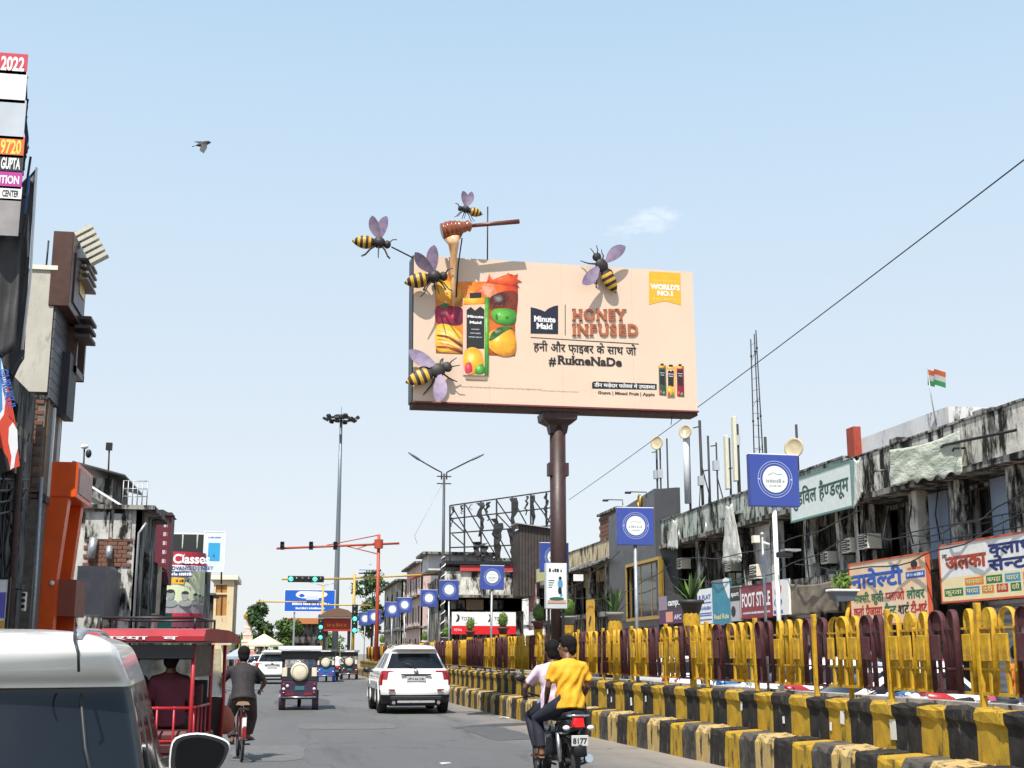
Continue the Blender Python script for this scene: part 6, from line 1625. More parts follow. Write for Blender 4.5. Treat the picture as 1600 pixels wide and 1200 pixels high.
def tree(name, label, base, h, crowns, nleaf, size, trunk_r=.22, mats=(0,3), lean=(0,0), cat='tree', grp=None):
    rs = random.Random(hash(label) % 9973 if False else sum(map(ord, label)))
    t = thing(name, label, cat, base, 0, grp)
    top = Vector((lean[0], lean[1], h*.72)); m = MB()
    m.tube([(0,0,-.1), top*.35+Vector((.05,0,0)), top*.7, top], [trunk_r, trunk_r*.75, trunk_r*.5, trunk_r*.2], 8)
    for (cx, cy, cz, *_r) in crowns:
        q = Vector((cx, cy, cz)); s0 = top*min(.9, max(.3, (cz/h-.25)/.72))
        m.tube([s0, s0.lerp(q, .55)+Vector((0,0,.1)), q], [trunk_r*.45, trunk_r*.28, trunk_r*.08], 6)
    m.build('trunk', BARK, t)
    m = MB(); tot = sum(r[3]*r[4]+r[3]*r[5] for r in crowns)
    for (cx, cy, cz, rx, ry_, rz_) in crowns: leaves(m, (cx, cy, cz), (rx, ry_, rz_), int(nleaf*(rx*ry_+rx*rz_)/tot), size, rs)
    m.build('crown', [LEAF[mats[0]], LEAF[mats[1]]], t)
    return t
def egg_shrub(label, base, pot='maroon', rx=.17, rz_=.26, ped=.6, grp='potted shrubs on the median'):
    t = thing('potted_shrub', label, 'potted plant', base, 0, grp)
    MB().box(-.05, .05, -.05, .05, 0, ped, .004).lathe([(.05,ped*.5),(.11,ped*.85),(.12,ped)], 10, True).build('pedestal', YELLOW, t)
    MB().lathe([(0,ped),(.11,ped),(.15,ped+.15),(.20,ped+.17),(.20,ped+.21),(.16,ped+.21),(.14,ped+.17),(0,ped+.17)], 14, True).build('pot', mat('pot_maroon', (.12,.04,.035), rough=.6) if pot == 'maroon' else CREAMP if pot == 'cream' else mat('pot_grey', (.2,.2,.2)), t)
    m = MB(); leaves(m, (0,0,ped+.21+rz_*.85), (rx, rx, rz_), 420, .028, random.Random(sum(map(ord, label))), .75, .8)
    m.build('foliage', [LEAF[2], LEAF[1]], t); MB().ell((0,0,ped+.2+rz_*.85), (rx*.8, rx*.8, rz_*.82), nu=10, nv=8).build('inner_foliage', LEAF[1], t)
    return t
def medpt(px, py, off=.86):
    """point on the median line seen at a picture column"""
    q = onX(px, py, med(20)+off)
    for _ in range(6): q = onX(px, py, med(q.y)+off)
    return q
for k, (px, py, pot, lab) in enumerate(((735,974,'maroon','small egg-shaped shrub in front of the white oil sign, farther one'),(786,968,'maroon','egg-shaped shrub in front of the white oil sign, nearer one'),(841,958,'maroon','egg-shaped shrub on a maroon pot left of the light box'),(889,950,'grey','egg-shaped shrub right of the light box beside the rider'),(697,984,'grey','shrub in a dark pot beside the striped lamp post'),(664,990,'cream','shrub in a pale pot above the white car roof'),(597,994,'cream','farthest small shrub beside the red gantry post'))):
    q = medpt(px, py+10, 1.0); s_ = 1 if q.y < 60 else 1.25
    egg_shrub(lab, (q.x, q.y, .95), pot, .17*s_, .25*s_, max(.4, q.z-.95-.25))
def agave(label, px, py, potm, rr, n, L, grp=None):
    q = medpt(px, py, .95); t = thing('agave_pot', label, 'potted plant', (q.x, q.y, .95), 0, 'potted spiky plants on the median'); z = q.z-.95
    MB().lathe([(.06,0),(.07,z*.5),(.16,z*.8),(.12,z-.0)], 10, True).build('pedestal', YELLOW, t)
    MB().lathe([(0,z-.25),(rr*.55,z-.25),(rr*.95,z),(rr*1.12,z+.01),(rr*1.12,z+.07),(rr*.9,z+.07),(rr*.85,z+.02),(0,z+.02)], 18, True).build('pot', potm, t)
    rs = random.Random(n)
    for k in range(n):
        g = 2*math.pi*k/n*1.9+rs.uniform(-.2,.2); el = R(rs.uniform(28, 82)); l = L*rs.uniform(.75, 1.1); d = Vector((math.cos(g)*math.cos(el), math.sin(g)*math.cos(el), math.sin(el))); sd = Vector((-math.sin(g), math.cos(g), 0)); b = Vector((0,0,z+.03))+d*.03
        V = []
        for j in range(5):
            f = j/4; w = .045*(1-f)**.7*(.55+f*1.2 if f < .4 else 1.05); p = b+d*(l*f)+Vector((0,0,-.16*l*f*f*(1-math.sin(el)*.6)))
            V += [p-sd*w, p+Vector((0,0,-.015*(1-f))), p+sd*w]
        MB().add(V, [(3*j, 3*j+1, 3*j+4, 3*j+3) for j in range(4)]+[(3*j+1, 3*j+2, 3*j+5, 3*j+4) for j in range(4)], True).build('leaf', LEAF[k % 2 if k % 3 else 3], t)
    return t
agave('spiky plant in a banded pot left of the gold framed window', 961, 962, mat('pot_stone', (.2,.19,.18), rough=.8), .17, 17, .62)
agave('spiky plant in a big black pot beside the shoe shop sign', 1080, 944, mat('pot_black', (.03,.03,.03), rough=.6), .20, 19, .62)
q = medpt(1317, 927, .9); t = thing('planter_box', 'leafy bright shrub in a blue-grey planter on a yellow stand', 'potted plant', (q.x, q.y, .95)); z = q.z-.95
MB().loft([[(sx*a, sy*a*.6, zz_) for sx, sy in ((-1,-1),(1,-1),(1,1),(-1,1))] for zz_, a in ((z-.10,.11),(z-.03,.14),(z+.02,.17))], sm=False).build('planter', mat('planter_grey', (.10,.12,.15), rough=.5), t); MB().box(-.19, .19, -.12, .12, z+.02, z+.05, .01).build('rim', WHITEP, t)
MB().tube([(.05,0,0),(.04,0,z-.3),(.08,0,z-.1)], [.035,.03,.02], 8).build('stand', YELLOW, t)
m = MB(); leaves(m, (0,0,z+.15), (.15,.13,.13), 240, .035, random.Random(4), .4); m.build('foliage', [LEAF[2], LEAF[1]], t)

# ------------------------------------------------------------------ blue round-logo signs along the median
LOGO = mat('logo_white', (.70,.72,.70), (.62,.66,.64), 8, .5); RING = mat('logo_ring', (.30,.36,.62)); LOGOT = mat('logo_grey', (.30,.33,.33))
disp = 'nearest second third fourth fifth sixth seventh eighth ninth tenth'.split()
BS = [(1208,711,792,'largest blue square sign with a white round logo, right above the shops'),(992,794,852,'second largest blue square sign with a white round logo, before the charcoal front'),(865,849,894,'blue square sign with a round logo half hidden by the brown column'),(767,884,921,'blue square sign with a round logo above the oil sign'),(703,907,937,'blue square sign with a round logo beside the striped lamp post'),(669,922,948,'blue square sign, third from the lamp post going away'),(633,934,957,'small blue square sign right of the red gantry post'),(612,941,964,'small blue square sign touching the red gantry post'),(586,953,975,'small blue square sign left of the red gantry post'),(570,957,977,'farthest blue square sign beside the yellow signal post')]
def ring_poly(c, r0, r1, n=28, y=0):
    V = []; 
    for k in range(n): g = 2*math.pi*k/n; V += [(c[0]+r0*math.cos(g), y, c[1]+r0*math.sin(g)), (c[0]+r1*math.cos(g), y, c[1]+r1*math.sin(g))]
    return V, [(2*k, (2*k+2) % (2*n), (2*k+3) % (2*n), 2*k+1) for k in range(n)]
for k, (px, p0, p1, lab) in enumerate(BS):
    q = medpt(px, (p0+p1)/2, .98); d = (q-CO).dot(CF); s_ = (p1-p0)/FOCAL*d; h = q.z-.95
    t = thing('median_sign', lab, 'sign', (q.x, q.y, .95), R(-2 if k % 2 else 3), 'blue signs along the median'); t.rotation_euler = (R((0,0,.8,-.6,.7,.4,-.8,.5,-.4,.6)[k]), R((0,0,0,.8,-.9,.6,-.5,.7,-.8,.4)[k]), t.rotation_euler.z)
    MB().tube([(0,.0,0), (0,0,h-s_*.48)], .035, 10).build('pole', GALV if k else WHITEP, t)
    b = MB().box(-s_/2, s_/2, -.07, .07, h-s_/2, h+s_/2, .008).build('board', BLUESIGN, t)
    MB().box(-s_/2-.006, s_/2+.006, -.064, .076, h+s_/2, h+s_/2+.014).build('top_edge', WHITEP, t)
    V, Fs = ring_poly((.0, h+.02*s_), s_*.345, s_*.36, y=-.074); MB().add(V, Fs).build('ring', RING, b)
    V, Fs = ring_poly((.0, h+.02*s_), s_*.30, s_*.312, y=-.074); MB().add(V, Fs).build('ring', RING, b)
    MB().poly([(s_*.26*math.cos(R(g)), -.075, h+.02*s_+s_*.26*math.sin(R(g))) for g in range(0, 360, 12)]).build('logo', LOGO, b)
    if k < 4:
        scrawl(b, Vector((-.19*s_, -.07, h-.04*s_)), Vector((1,0,0)), s_*.38, s_*.07, LOGOT); scrawl(b, Vector((-.12*s_, -.07, h-.12*s_)), Vector((1,0,0)), s_*.24, s_*.035, LOGOT)
        tm = MB().tube([(-.14*s_, -.075, h+.10*s_), (-.04*s_, -.075, h+.15*s_), (.06*s_, -.075, h+.11*s_), (.15*s_, -.075, h+.13*s_)], s_*.006, 4); tm.build('lettering', LOGOT, b)
        for sx in (-1, 1): MB().poly([(sx*s_*.33+s_*.014*math.cos(R(g)), -.0755, h+.02*s_+s_*.014*math.sin(R(g))) for g in range(0, 360, 60)]).build('dot', LOGO, b)
# speaker pole between the big sign and the footwear sign
q = medpt(1191, 835, 1.15); t = thing('camera_pole', 'thin steel pole with a small white camera box left of the largest blue sign', 'pole', (q.x, q.y, .95)); h = q.z-.95
MB().cyl((0,0,0), (0,0,h), .022, n=8).build('pole', GALV, t); MB().box(-.16, -.06, -.05, .05, h-.13, h-.02).build('box', CREAMP, t); MB().ell((0,0,h), (.04,.04,.04), nu=8, nv=6).build('cap', GALV, t); MB().tube([(0,0,h-.12), (.1,-.04,h-.16)], .02, 6).build('camera', WHITEP, t)
q = medpt(1225, 858, .98); t = thing('flood_light', 'small flood light bracket on the post of the largest blue sign', 'lamp', q); 
MB().box(-.02, .22, -.1, .1, -.03, .0).build('tray', GALV, t); MB().box(-.1, .1, -.08, .08, -.12, -.04, .01).build('lamp', DARK, t)
# light box
t = thing('light_box', 'white light box poster with a cartoon-like figure in blue before the brown column', 'advert box'); t['label'] = 'white upright light box poster with a small blue figure before the brown column'
e = onY(853, 951, 28.6), onY(886, 880, 28.6); x0, x1, z0, z1 = e[0].x, e[1].x, e[0].z, e[1].z
MB().box(x0, x1, 28.6, 28.78, z0, z1, .01).build('case', mat('case_grey', (.5,.52,.53), rough=.4), t); fc = MB().box(x0+.03, x1-.03, 28.592, 28.6, z0+.12, z1-.03).build('poster', mat('poster_ice', (.66,.70,.72)), t)
tm = MB(); scrawl(fc, Vector((x0+.07, 28.595, z1-.2)), Vector((1,0,0)), .33, .08, INK)
for k in range(4): tm.box(x0+.06, x0+.2-.02*k, 28.587, 28.589, z0+.62-.05*k, z0+.635-.05*k)
tm.build('lettering', INK, fc)
cx = x0+.33
for (a, b, r1_, r2_, mm_) in ((cx, z0+.68, .035, .04, INK), (cx+.0, z0+.55, .06, .11, mat('figure_blue', (.08,.25,.42))), (cx-.01, z0+.40, .045, .08, INK), (cx+.02, z0+.32, .03, .06, _MC['figure_blue'])): MB().poly([(a+r1_*math.cos(R(g)), 28.588, b+r2_*math.sin(R(g))) for g in range(0, 360, 30)]).build('figure', mm_, fc)
MB().poly([((x0+x1)/2+.17*math.cos(R(g)), 28.585, z0+.22+.04*math.sin(R(g))) for g in range(0, 360, 20)]).build('figure_base', mat('figure_green', (.02,.1,.06)), fc); MB().box(x0+.04, x1-.04, 28.588, 28.592, z0+.125, z0+.19).build('strip', mat('strip_peach', (.5,.3,.2)), fc)
for x in (x0+.08, x1-.08): MB().box(x-.025, x+.025, 28.66, 28.72, .95, z0).build('leg', DARK, t)
rebase(t, ((x0+x1)/2, 28.7, .95))
# street lamp with two arms
def street_lamp():
    q = medpt(694, 740, .95); t = thing('street_lamp', 'tall double-armed street lamp with a spiral striped lower post', 'street lamp', (q.x, q.y, .95)); h = q.z-.95
    Yq = q.y; W = lambda px, py: onY(px, py, Yq)-Vector((q.x, q.y, .95))
    MB().tube([(0,0,0), (0,0,h*.45), (0,0,h)], [.085,.07,.05], 10).build('post', mat('lamp_post_dark', (.04,.045,.05), rough=.5), t)
    z1 = W(694, 868).z; m = MB(); n = 150
    for k0 in (0,): m.tube([(.088*math.cos(k*.5), .088*math.sin(k*.5), .05+(z1-.05)*k/n) for k in range(n)], .022, 4)
    m.build('spiral_band', WHITEP, t)
    for sx, A, B, Cc in ((-1, (690,738), (680,733), (656,719)), (1, (698,738), (708,733), (736,719))):
        p = [W(*A)+Vector((0,0,-.3)), W(*A), W(*B), W(*Cc)]; MB().tube(p, .03, 8).build('arm', DARK, t)
        e = W(638, 707) if sx < 0 else W(756, 710); d = (e-p[-1]); 
        hd = MB(); hd.tube([p[-1]-d*.08, p[-1]+d*.15, p[-1]+d*.55, e], [.05,.10,.095,.05], 10, flat=.5); hd.build('lamp_head', mat('lamp_grey', (.12,.13,.14), rough=.45), t)
    for z in (.12, .42): MB().box(-.3, .3, -.03, .03, h-z-.02, h-z+.02).build('cross_bar', DARK, t)
    MB().tube([(0,0,h-.3), (-1.2,0,h-2.6), W(652, 850)], .008, 4).build('stay_wire', GALV, t)
street_lamp()
# high mast
q = onX(533, 660, 6.0); hm = thing('high_mast', 'very tall floodlight mast with a ring of lamps', 'light mast', (q.x, q.y, 0)); h = onY(533, 655, q.y).z
MB().tube([(0,0,0), (0,0,h*.33), (0,0,h*.66), (0,0,h)], [.42,.34,.26,.18], 14).build('mast', mat('mast_grey', (.16,.19,.21), rough=.45, metal=.4), hm)
MB().lathe([(1.5,h-.1),(1.7,h-.1),(1.7,h+.15),(1.5,h+.15),(1.5,h-.1)], 20, False).build('ring', DARK, hm); MB().lathe([(.0,h+.6),(.9,h+.5),(1.0,h+.2),(.3,h+.1)], 16, True).build('head', DARK, hm)
for k in range(12):
    g = k*math.pi/6+.2; d = Vector((math.cos(g), math.sin(g), 0)); s_ = thing
    MB().bar(d*1.0+Vector((0,0,h+.2)), d*2.1+Vector((0,0,h+.05)), .08).build('spoke', DARK, hm)
    m = MB(); m.obox(tuple(d*(2.2 if k % 2 else 1.8)+Vector((0,0,h-.15+.3*(k % 2)))), (.55,.4,.35), (R(35), 0, g-math.pi/2), .04); m.build('floodlight', DARK, hm)
MB().cyl((0,0,h+.5), (0,0,h+1.6), .03, n=6).build('lightning_rod', DARK, hm)
# red gantry
GR = mat('gantry_red', (.42,.06,.025), (.36,.05,.02), 3, .5)
def gan(label, px, py_top, Y, m, arms, name='signal_gantry'):
    b = onY(px, py_top, Y); t = thing(name, label, 'traffic signal'); 
    MB().tube([(b.x, Y, 0), (b.x, Y, b.z)], [.14, .11], 10).build('post', m, t)
    for (xa, ya, xb, yb, r) in arms: MB().tube([onY(xa, ya, Y), onY(xb, yb, Y)], r, 8).build('arm', m, t)
    return t, b
g1, b = gan('red cantilever signal gantry with three dark signal heads seen edge on', 592, 835, 88, GR, [(432,857,624,849,.075),(592,836,510,852,.035),(592,866,540,853,.035),(592,846,556,858,.03)])
MB().lathe([(.0,-.35),(.3,-.3),(.3,.3),(0,.35)], 10, False, (b.x, 88, onY(592, 850, 88).z)).build('collar', GR, g1)
for px in (441, 486, 524):
    p = onY(px, 853, 88); MB().box(p.x-.14, p.x+.14, 87.8, 88.2, p.z-.25, p.z+.28, .03).build('signal_head', BLACKPL, g1)
    for k in range(2): MB().lathe([(.1,0),(.12,-.2),(.1,-.2),(.09,0)], 8, True, (p.x, 87.8, p.z-.12+.26*k), axis='y').build('visor', BLACKPL, g1)
rebase(g1, (b.x, 88, 0))
GREENLIT = mat('signal_green_lit', (.05,.75,.45), rough=.3, emit=2.2); SIGOFF = mat('signal_lens_off', (.03,.035,.03), rough=.2)
YSIG = mat('signal_yellow', (.50,.34,.06), (.42,.27,.05), 4, .5)
def sig_head(t, x, y, z, n, lit, vertical=True, r=.15, arrow=False):
    """a row of signal lamps; lit = indexes that shine green"""
    w = r*1.25; L = n*r*2.4
    MB().box(x-(w if vertical else L/2), x+(w if vertical else L/2), y-.12, y+.12, z-(L/2 if vertical else w), z+(L/2 if vertical else w), .04).build('signal_head', BLACKPL, t)
    for k in range(n):
        o = -L/2+r*1.2+k*r*2.4; cx, cz = (x, z-o) if vertical else (x+o, z)
        MB().lathe([(0,-.13),(r*.9,-.125),(r*.9,-.12)], 14, True, (cx, y, cz), axis='y').build('lens', GREENLIT if k in lit else SIGOFF, t)
        MB().tube([(cx+r*math.cos(R(a)), y-.13, cz+r*math.sin(R(a))) for a in range(-20, 201, 20)], .02, 4).build('visor', BLACKPL, t)
def solar(t, x, y, z, w=1.7, d=.6): MB().obox((x, y, z), (w, 1.0, .06), (R(25), 0, 0)).build('solar_panel', mat('solar_grey', (.35,.37,.40), rough=.3), t); MB().box(x-w/2, x+w/2, y-.05, y+.05, z-.5, z-.4).build('battery_tray', DARK, t)
Y1 = 106
g2, b = gan('yellow signal post with a long arm of green arrow lamps over the road', 554, 897, Y1, YSIG, [(440,905,554,904,.08),(554,903,696,897,.08)])
p = onY(478, 905, Y1); sig_head(g2, p.x, Y1-.1, p.z, 6, (0, 4), False, .20)
p = onY(554, 967, Y1); sig_head(g2, p.x, Y1-.3, p.z, 5, (2, 4), True, .19); p = onY(577, 891, Y1); solar(g2, p.x, Y1, p.z+.2)
rebase(g2, (b.x, Y1, 0))
Y2_ = 126
g3, b = gan('farther yellow signal post with three green lamps and a small solar panel', 505, 915, Y2_, YSIG, [(401,940,505,941,.07),(505,945,580,946,.07)])
p = onY(501, 980, Y2_); sig_head(g3, p.x, Y2_-.3, p.z, 5, (0, 2, 4), True, .2); p = onY(488, 936, Y2_); solar(g3, p.x, Y2_, p.z+.1, 1.2)
for sx in (-1, 1): MB().tube([(b.x, Y2_, b.z), (b.x+sx*1.3, Y2_, b.z+.3)], .03, 6).build('lamp_arm', GALV, g3)
rebase(g3, (b.x, Y2_, 0))
# blue direction board
d_ = Sign('direction_board', 'large blue direction board with white lettering beyond the signals', 'y', 142, 445, 523, 922, 955, mat('direction_blue', (.01,.10,.48), rough=.4), cat='road sign', frame=(WHITEP, .06))
d_.shape([(.22,.74),(.25,.9),(.35,.95),(.78,.92),(.84,.76),(.7,.64),(.35,.62)], INKW, sm=3).shape([(.28,.74),(.33,.84),(.40,.74),(.33,.66)], _MC['direction_blue'], .012, sm=3).scrawl(.15, .9, .30, .13, INKW).scrawl(.22, .8, .10, .1, INKW)
z0 = d_.O.z
for a_ in (.2, .8): p = d_.pt(a_, 0); MB().bar((p.x, 142.2, 0), (p.x, 142.2, z0), .18).build('leg', GALV, d_.root)
d_.done()
# booth with a red board
bt = thing('traffic_booth', 'small police booth with a red board and a pitched roof under the signals', 'booth'); Yb = 114; x0, x1, z0, z1 = ry(506, 548, 990, 968, Yb)
MB().box(x0, x1, Yb, Yb+.1, z0+.2, z1+.2).build('red_board', mat('booth_red', (.42,.035,.02), rough=.5), bt)
scrawl(bt, Vector((x0+.3, Yb, z0+.6)), Vector((1,0,0)), 1.7, .3, INKO)
MB().prism([(x0-.5, z1+.25), (x1+.5, z1+.25), (x1-.3, z1+.8), ((x0+x1)/2, z1+1.0), (x0+.3, z1+.8)], 'y', Yb-.6, Yb+2.4).build('roof', mat('booth_roof', (.16,.09,.06), rough=.7), bt)
MB().box(x0-.4, x1+.4, Yb-.5, Yb+2.3, z1+.1, z1+.24).build('eaves', CREAMP, bt)
for x in (x0+.1, x1-.1):
    for y in (Yb+.2, Yb+2.1): MB().box(x-.09, x+.09, y-.09, y+.09, 0, z1+.1).build('pillar', DARK, bt)
MB().box(x0+.2, x1-.2, Yb+.4, Yb+2.1, .0, 1.1).build('counter', W_WHITE, bt); MB().box(x0-.3, x1+.3, Yb-.4, Yb+2.4, 0, .25).build('base', KERBC, bt)
rebase(bt, ((x0+x1)/2, Yb+1, 0))
# old flat orange canopy far behind
cn = thing('far_canopy', 'low dark building with an orange fascia behind the direction board', 'building'); x0, x1, z0, z1 = ry(452, 512, 1010, 966, 190)
wall_face(MB(), 'y', 190, x0, x1, 0, z1-.8, [(x0+1, x0+3, .1, 3), (x0+4, x1-.6, .1, 3)], .3, 1).build('wall', W_GREY, cn); MB().box(x0-.4, x1+.4, 189, 198, z1-.8, z1).build('fascia', mat('fascia_orange', (.45,.16,.05), rough=.6), cn); MB().box(x0+.2, x1-.2, 193, 198, 0, z1-.8).build('rear', W_GREY, cn); rebase(cn, (x0, 190, 0))
# trees
def tr(lab, px, py, Y, w, h, n=1500, sz=.25, mats=(0,3), nm='leafy_tree', seed=0, slim=False):
    b = onY(px, 1021, Y); rs = random.Random(seed); H = onY(px, py, Y).z; W_ = w/FOCAL*Y/2
    cr = []
    for k in range(7 if not slim else 6):
        a = rs.uniform(0, 6.28); f = rs.uniform(.35, .88) if not slim else .4+.09*k
        rr = W_*(rs.uniform(.45, .65)); cr.append((math.cos(a)*W_*.55, math.sin(a)*W_*.55, H*f, rr, rr, rr*.8))
    cr.append((0, 0, H*.86, W_*.5, W_*.5, H*.14))
    return tree(nm, lab, (b.x, Y, 0), H, cr, n, sz, .25, mats)
tr('tall slim dark tree left of the blue direction board', 405, 938, 150, 44, 0, 1600, .3, (3,0), seed=2, slim=True)
tr('round bright green tree below the direction board', 440, 966, 160, 56, 0, 1800, .3, (1,0), seed=4)
tr('dark bushy tree behind the gantry and the far buildings', 580, 882, 215, 66, 0, 2200, .4, (0,3), seed=6)
tr('far pale green tree between the slim tree and the booth', 478, 978, 230, 60, 0, 1200, .4, (1,0), seed=8)
tr('far dark tree at the end of the street behind the temple tower', 392, 985, 240, 70, 0, 1200, .4, (0,3), seed=10)
tr('low green tree at the far end of the street between the cars', 500, 990, 260, 80, 0, 1400, .45, (0,1), seed=12)
# bird
bd_ = thing('bird', 'small dark bird flapping high in the clear sky', 'bird', onY(318, 226, 40)); BM = mat('bird_grey', (.012,.014,.018), (.025,.028,.03), 9, .7); u_ = .02*40/20
body = MB().tube([(-.20,0,-.02), (-.1,0,-.01), (.04,0,.03), (.15,0,.06), (.20,0,.055)], [.012,.05,.065,.04,.012], 8); body.tube([(-.2,0,-.02),(-.3,0,-.05)], [.02,.045], 6, flat=.25); body.build('body', BM, bd_)
for sy in (-1, 1): MB().poly([(.08, sy*.04, .04), (-.06, sy*.04, .03), (-.18, sy*.18, -.17 if sy < 0 else .10), (-.12, sy*.30, -.26 if sy < 0 else .12), (.02, sy*.20, -.10 if sy < 0 else .11)], .012).build('wing', BM, bd_)
bd_.rotation_euler = (R(10), R(-12), R(20)); bd_.scale = (1.25,)*3

# ------------------------------------------------------------------ vehicles
CARW = mat('car_white', (.78,.79,.77), rough=.25, coat=.7, scale=1.5)
CARP = mat('car_pearl', (.80,.80,.75), rough=.25, coat=.7, scale=1.5)
def wheel_mesh(R_, w, rim=.62):
    ty = MB().lathe([(R_*rim,-w/2),(R_*.9,-w/2),(R_,-w*.36),(R_,w*.36),(R_*.9,w/2),(R_*rim,w/2)], 28, True, axis='x').mesh('tyre'); ty.materials.append(RUBBER)
    m = MB().lathe([(R_*rim,-w*.3),(R_*rim,w*.42),(R_*rim*.94,w*.42),(R_*rim*.9,w*.12),(.05,w*.18),(0,w*.2)], 24, True, axis='x')
    for k in range(5):
        g = k*2*math.pi/5; m.bar((w*.3, .05*math.cos(g), .05*math.sin(g)), (w*.34, R_*rim*.93*math.cos(g), R_*rim*.93*math.sin(g)), .06, .04)
    ri = m.mesh('rim'); ri.materials.append(mat('alloy', (.42,.43,.44), rough=.3, metal=.8))
    return ty, ri
def put_wheel(root, x, y, R_, ty, ri, flip):
    o = obj('wheel', ty, None, root); o.location = (x, y, R_); c = obj('rim', ri, None, o)
    if flip: o.rotation_euler = (0, 0, math.pi)
    return o
# rear width fractions and side stations of the plan outline
FR = (0, .34, .60, .80, .93, 1.0)
SD = (.045, .13, .22, .31, .43, .55, .64, .72, .80, .88, .955)
def zcar(root, slices, mats, assign, L, lv=2):
    """car body as a stack of plan outlines. slice = (z, rear_y, front_y, half_width, rear_bow, front_bow).
       assign(i, kind, k) -> material index for the cell between slice i and i+1; kinds: rear, side, front"""
    rings = []; keys = []
    for (z, yr, yf, w, br, bf) in slices:
        P = []
        for f in FR: P.append((w*f*(1 if f < 1 else .985), yr+br*f**2.6, z))
        for s in SD: y = yr+br+ (yf-bf-yr-br)*s; P.append((w*(1+.0*s), y, z))
        for f in FR[::-1]: P.append((w*f*(1 if f < 1 else .985), yf-bf*f**2.2, z))
        P += [(-x, y, zz_) for x, y, zz_ in P[-2:0:-1]]
        rings.append(P)
    n = len(rings[0]); nr, ns = len(FR), len(SD)
    half = nr+ns+nr
    def cell(j):
        jj = j if j < half-1 else n-1-j
        if jj < nr-1: return 'rear', jj
        if jj < nr+ns: return 'side', jj-(nr-1)
        return 'front', jj-(nr+ns)
    V = [p for r in rings for p in r]; Fs = []; mi = []
    for i in range(len(rings)-1):
        for j in range(n):
            kd, k = cell(j); Fs.append((i*n+j, i*n+(j+1) % n, (i+1)*n+(j+1) % n, (i+1)*n+j)); mi.append(assign(i, kd, k))
    b = (len(rings)-1)*n
    for j in range(half-1):
        a, c = b+j, b+j+1; d, e = b+(n-j-1) % n if j+1 < half-1 else None, None
        q = [a, c] + [b+(n-(j+1)) % n, b+(n-j) % n]
        q = list(dict.fromkeys(q)); 
        if len(q) >= 3: Fs.append(q); mi.append(0)
    me = bpy.data.meshes.new('car'); me.from_pydata(V, [], Fs); me.polygons.foreach_set('material_index', mi)
    bm = bmesh.new(); bm.from_mesh(me); bmesh.ops.remove_doubles(bm, verts=bm.verts, dist=.0005); bmesh.ops.recalc_face_normals(bm, faces=bm.faces); bm.to_mesh(me); bm.free()
    me = subdiv(me, lv)
    out = {}
    for idx, (nm, mt) in enumerate(mats):
        fs = [p for p in me.polygons if p.material_index == idx]
        if not fs: continue
        isl = [fs]
        if nm != 'body' and len(mats) > 1:      # every separate pane or lamp is a part of its own
            par = {}
            def fd(a):
                while par.setdefault(a, a) != a: par[a] = par[par[a]]; a = par[a]
                return a
            for p in fs:
                for v in p.vertices[1:]: par[fd(v)] = fd(p.vertices[0])
            gr = {}
            for p in fs: gr.setdefault(fd(p.vertices[0]), []).append(p)
            isl = list(gr.values())
        for fs in isl:
          ids = {}; vv = []
          for p in fs:
            for v in p.vertices:
                if v not in ids: ids[v] = len(vv); vv.append(me.vertices[v].co.copy())
          m2 = bpy.data.meshes.new(nm); m2.from_pydata(vv, [], [[ids[v] for v in p.vertices] for p in fs]); m2.polygons.foreach_set('use_smooth', [True]*len(fs)); m2.update()
          out[nm] = obj(nm, m2, mt, root)
    return out
def plate(root, x, y, z, w, h, tx, rot=0, fg=INK, bgm=None, parent=None):
    p = MB().box(x-w/2, x+w/2, y-.012, y, z-h/2, z+h/2, .004).build('number_plate', bgm or PLATEW, parent or root)
    if tx: t = MB(); put_text(t, tx, (x, y-.012, z-h*.26), (1,0,0), UZ, h*.5, w*.86, bold=.03, off=.003); t.build('lettering', fg, p)
    return p
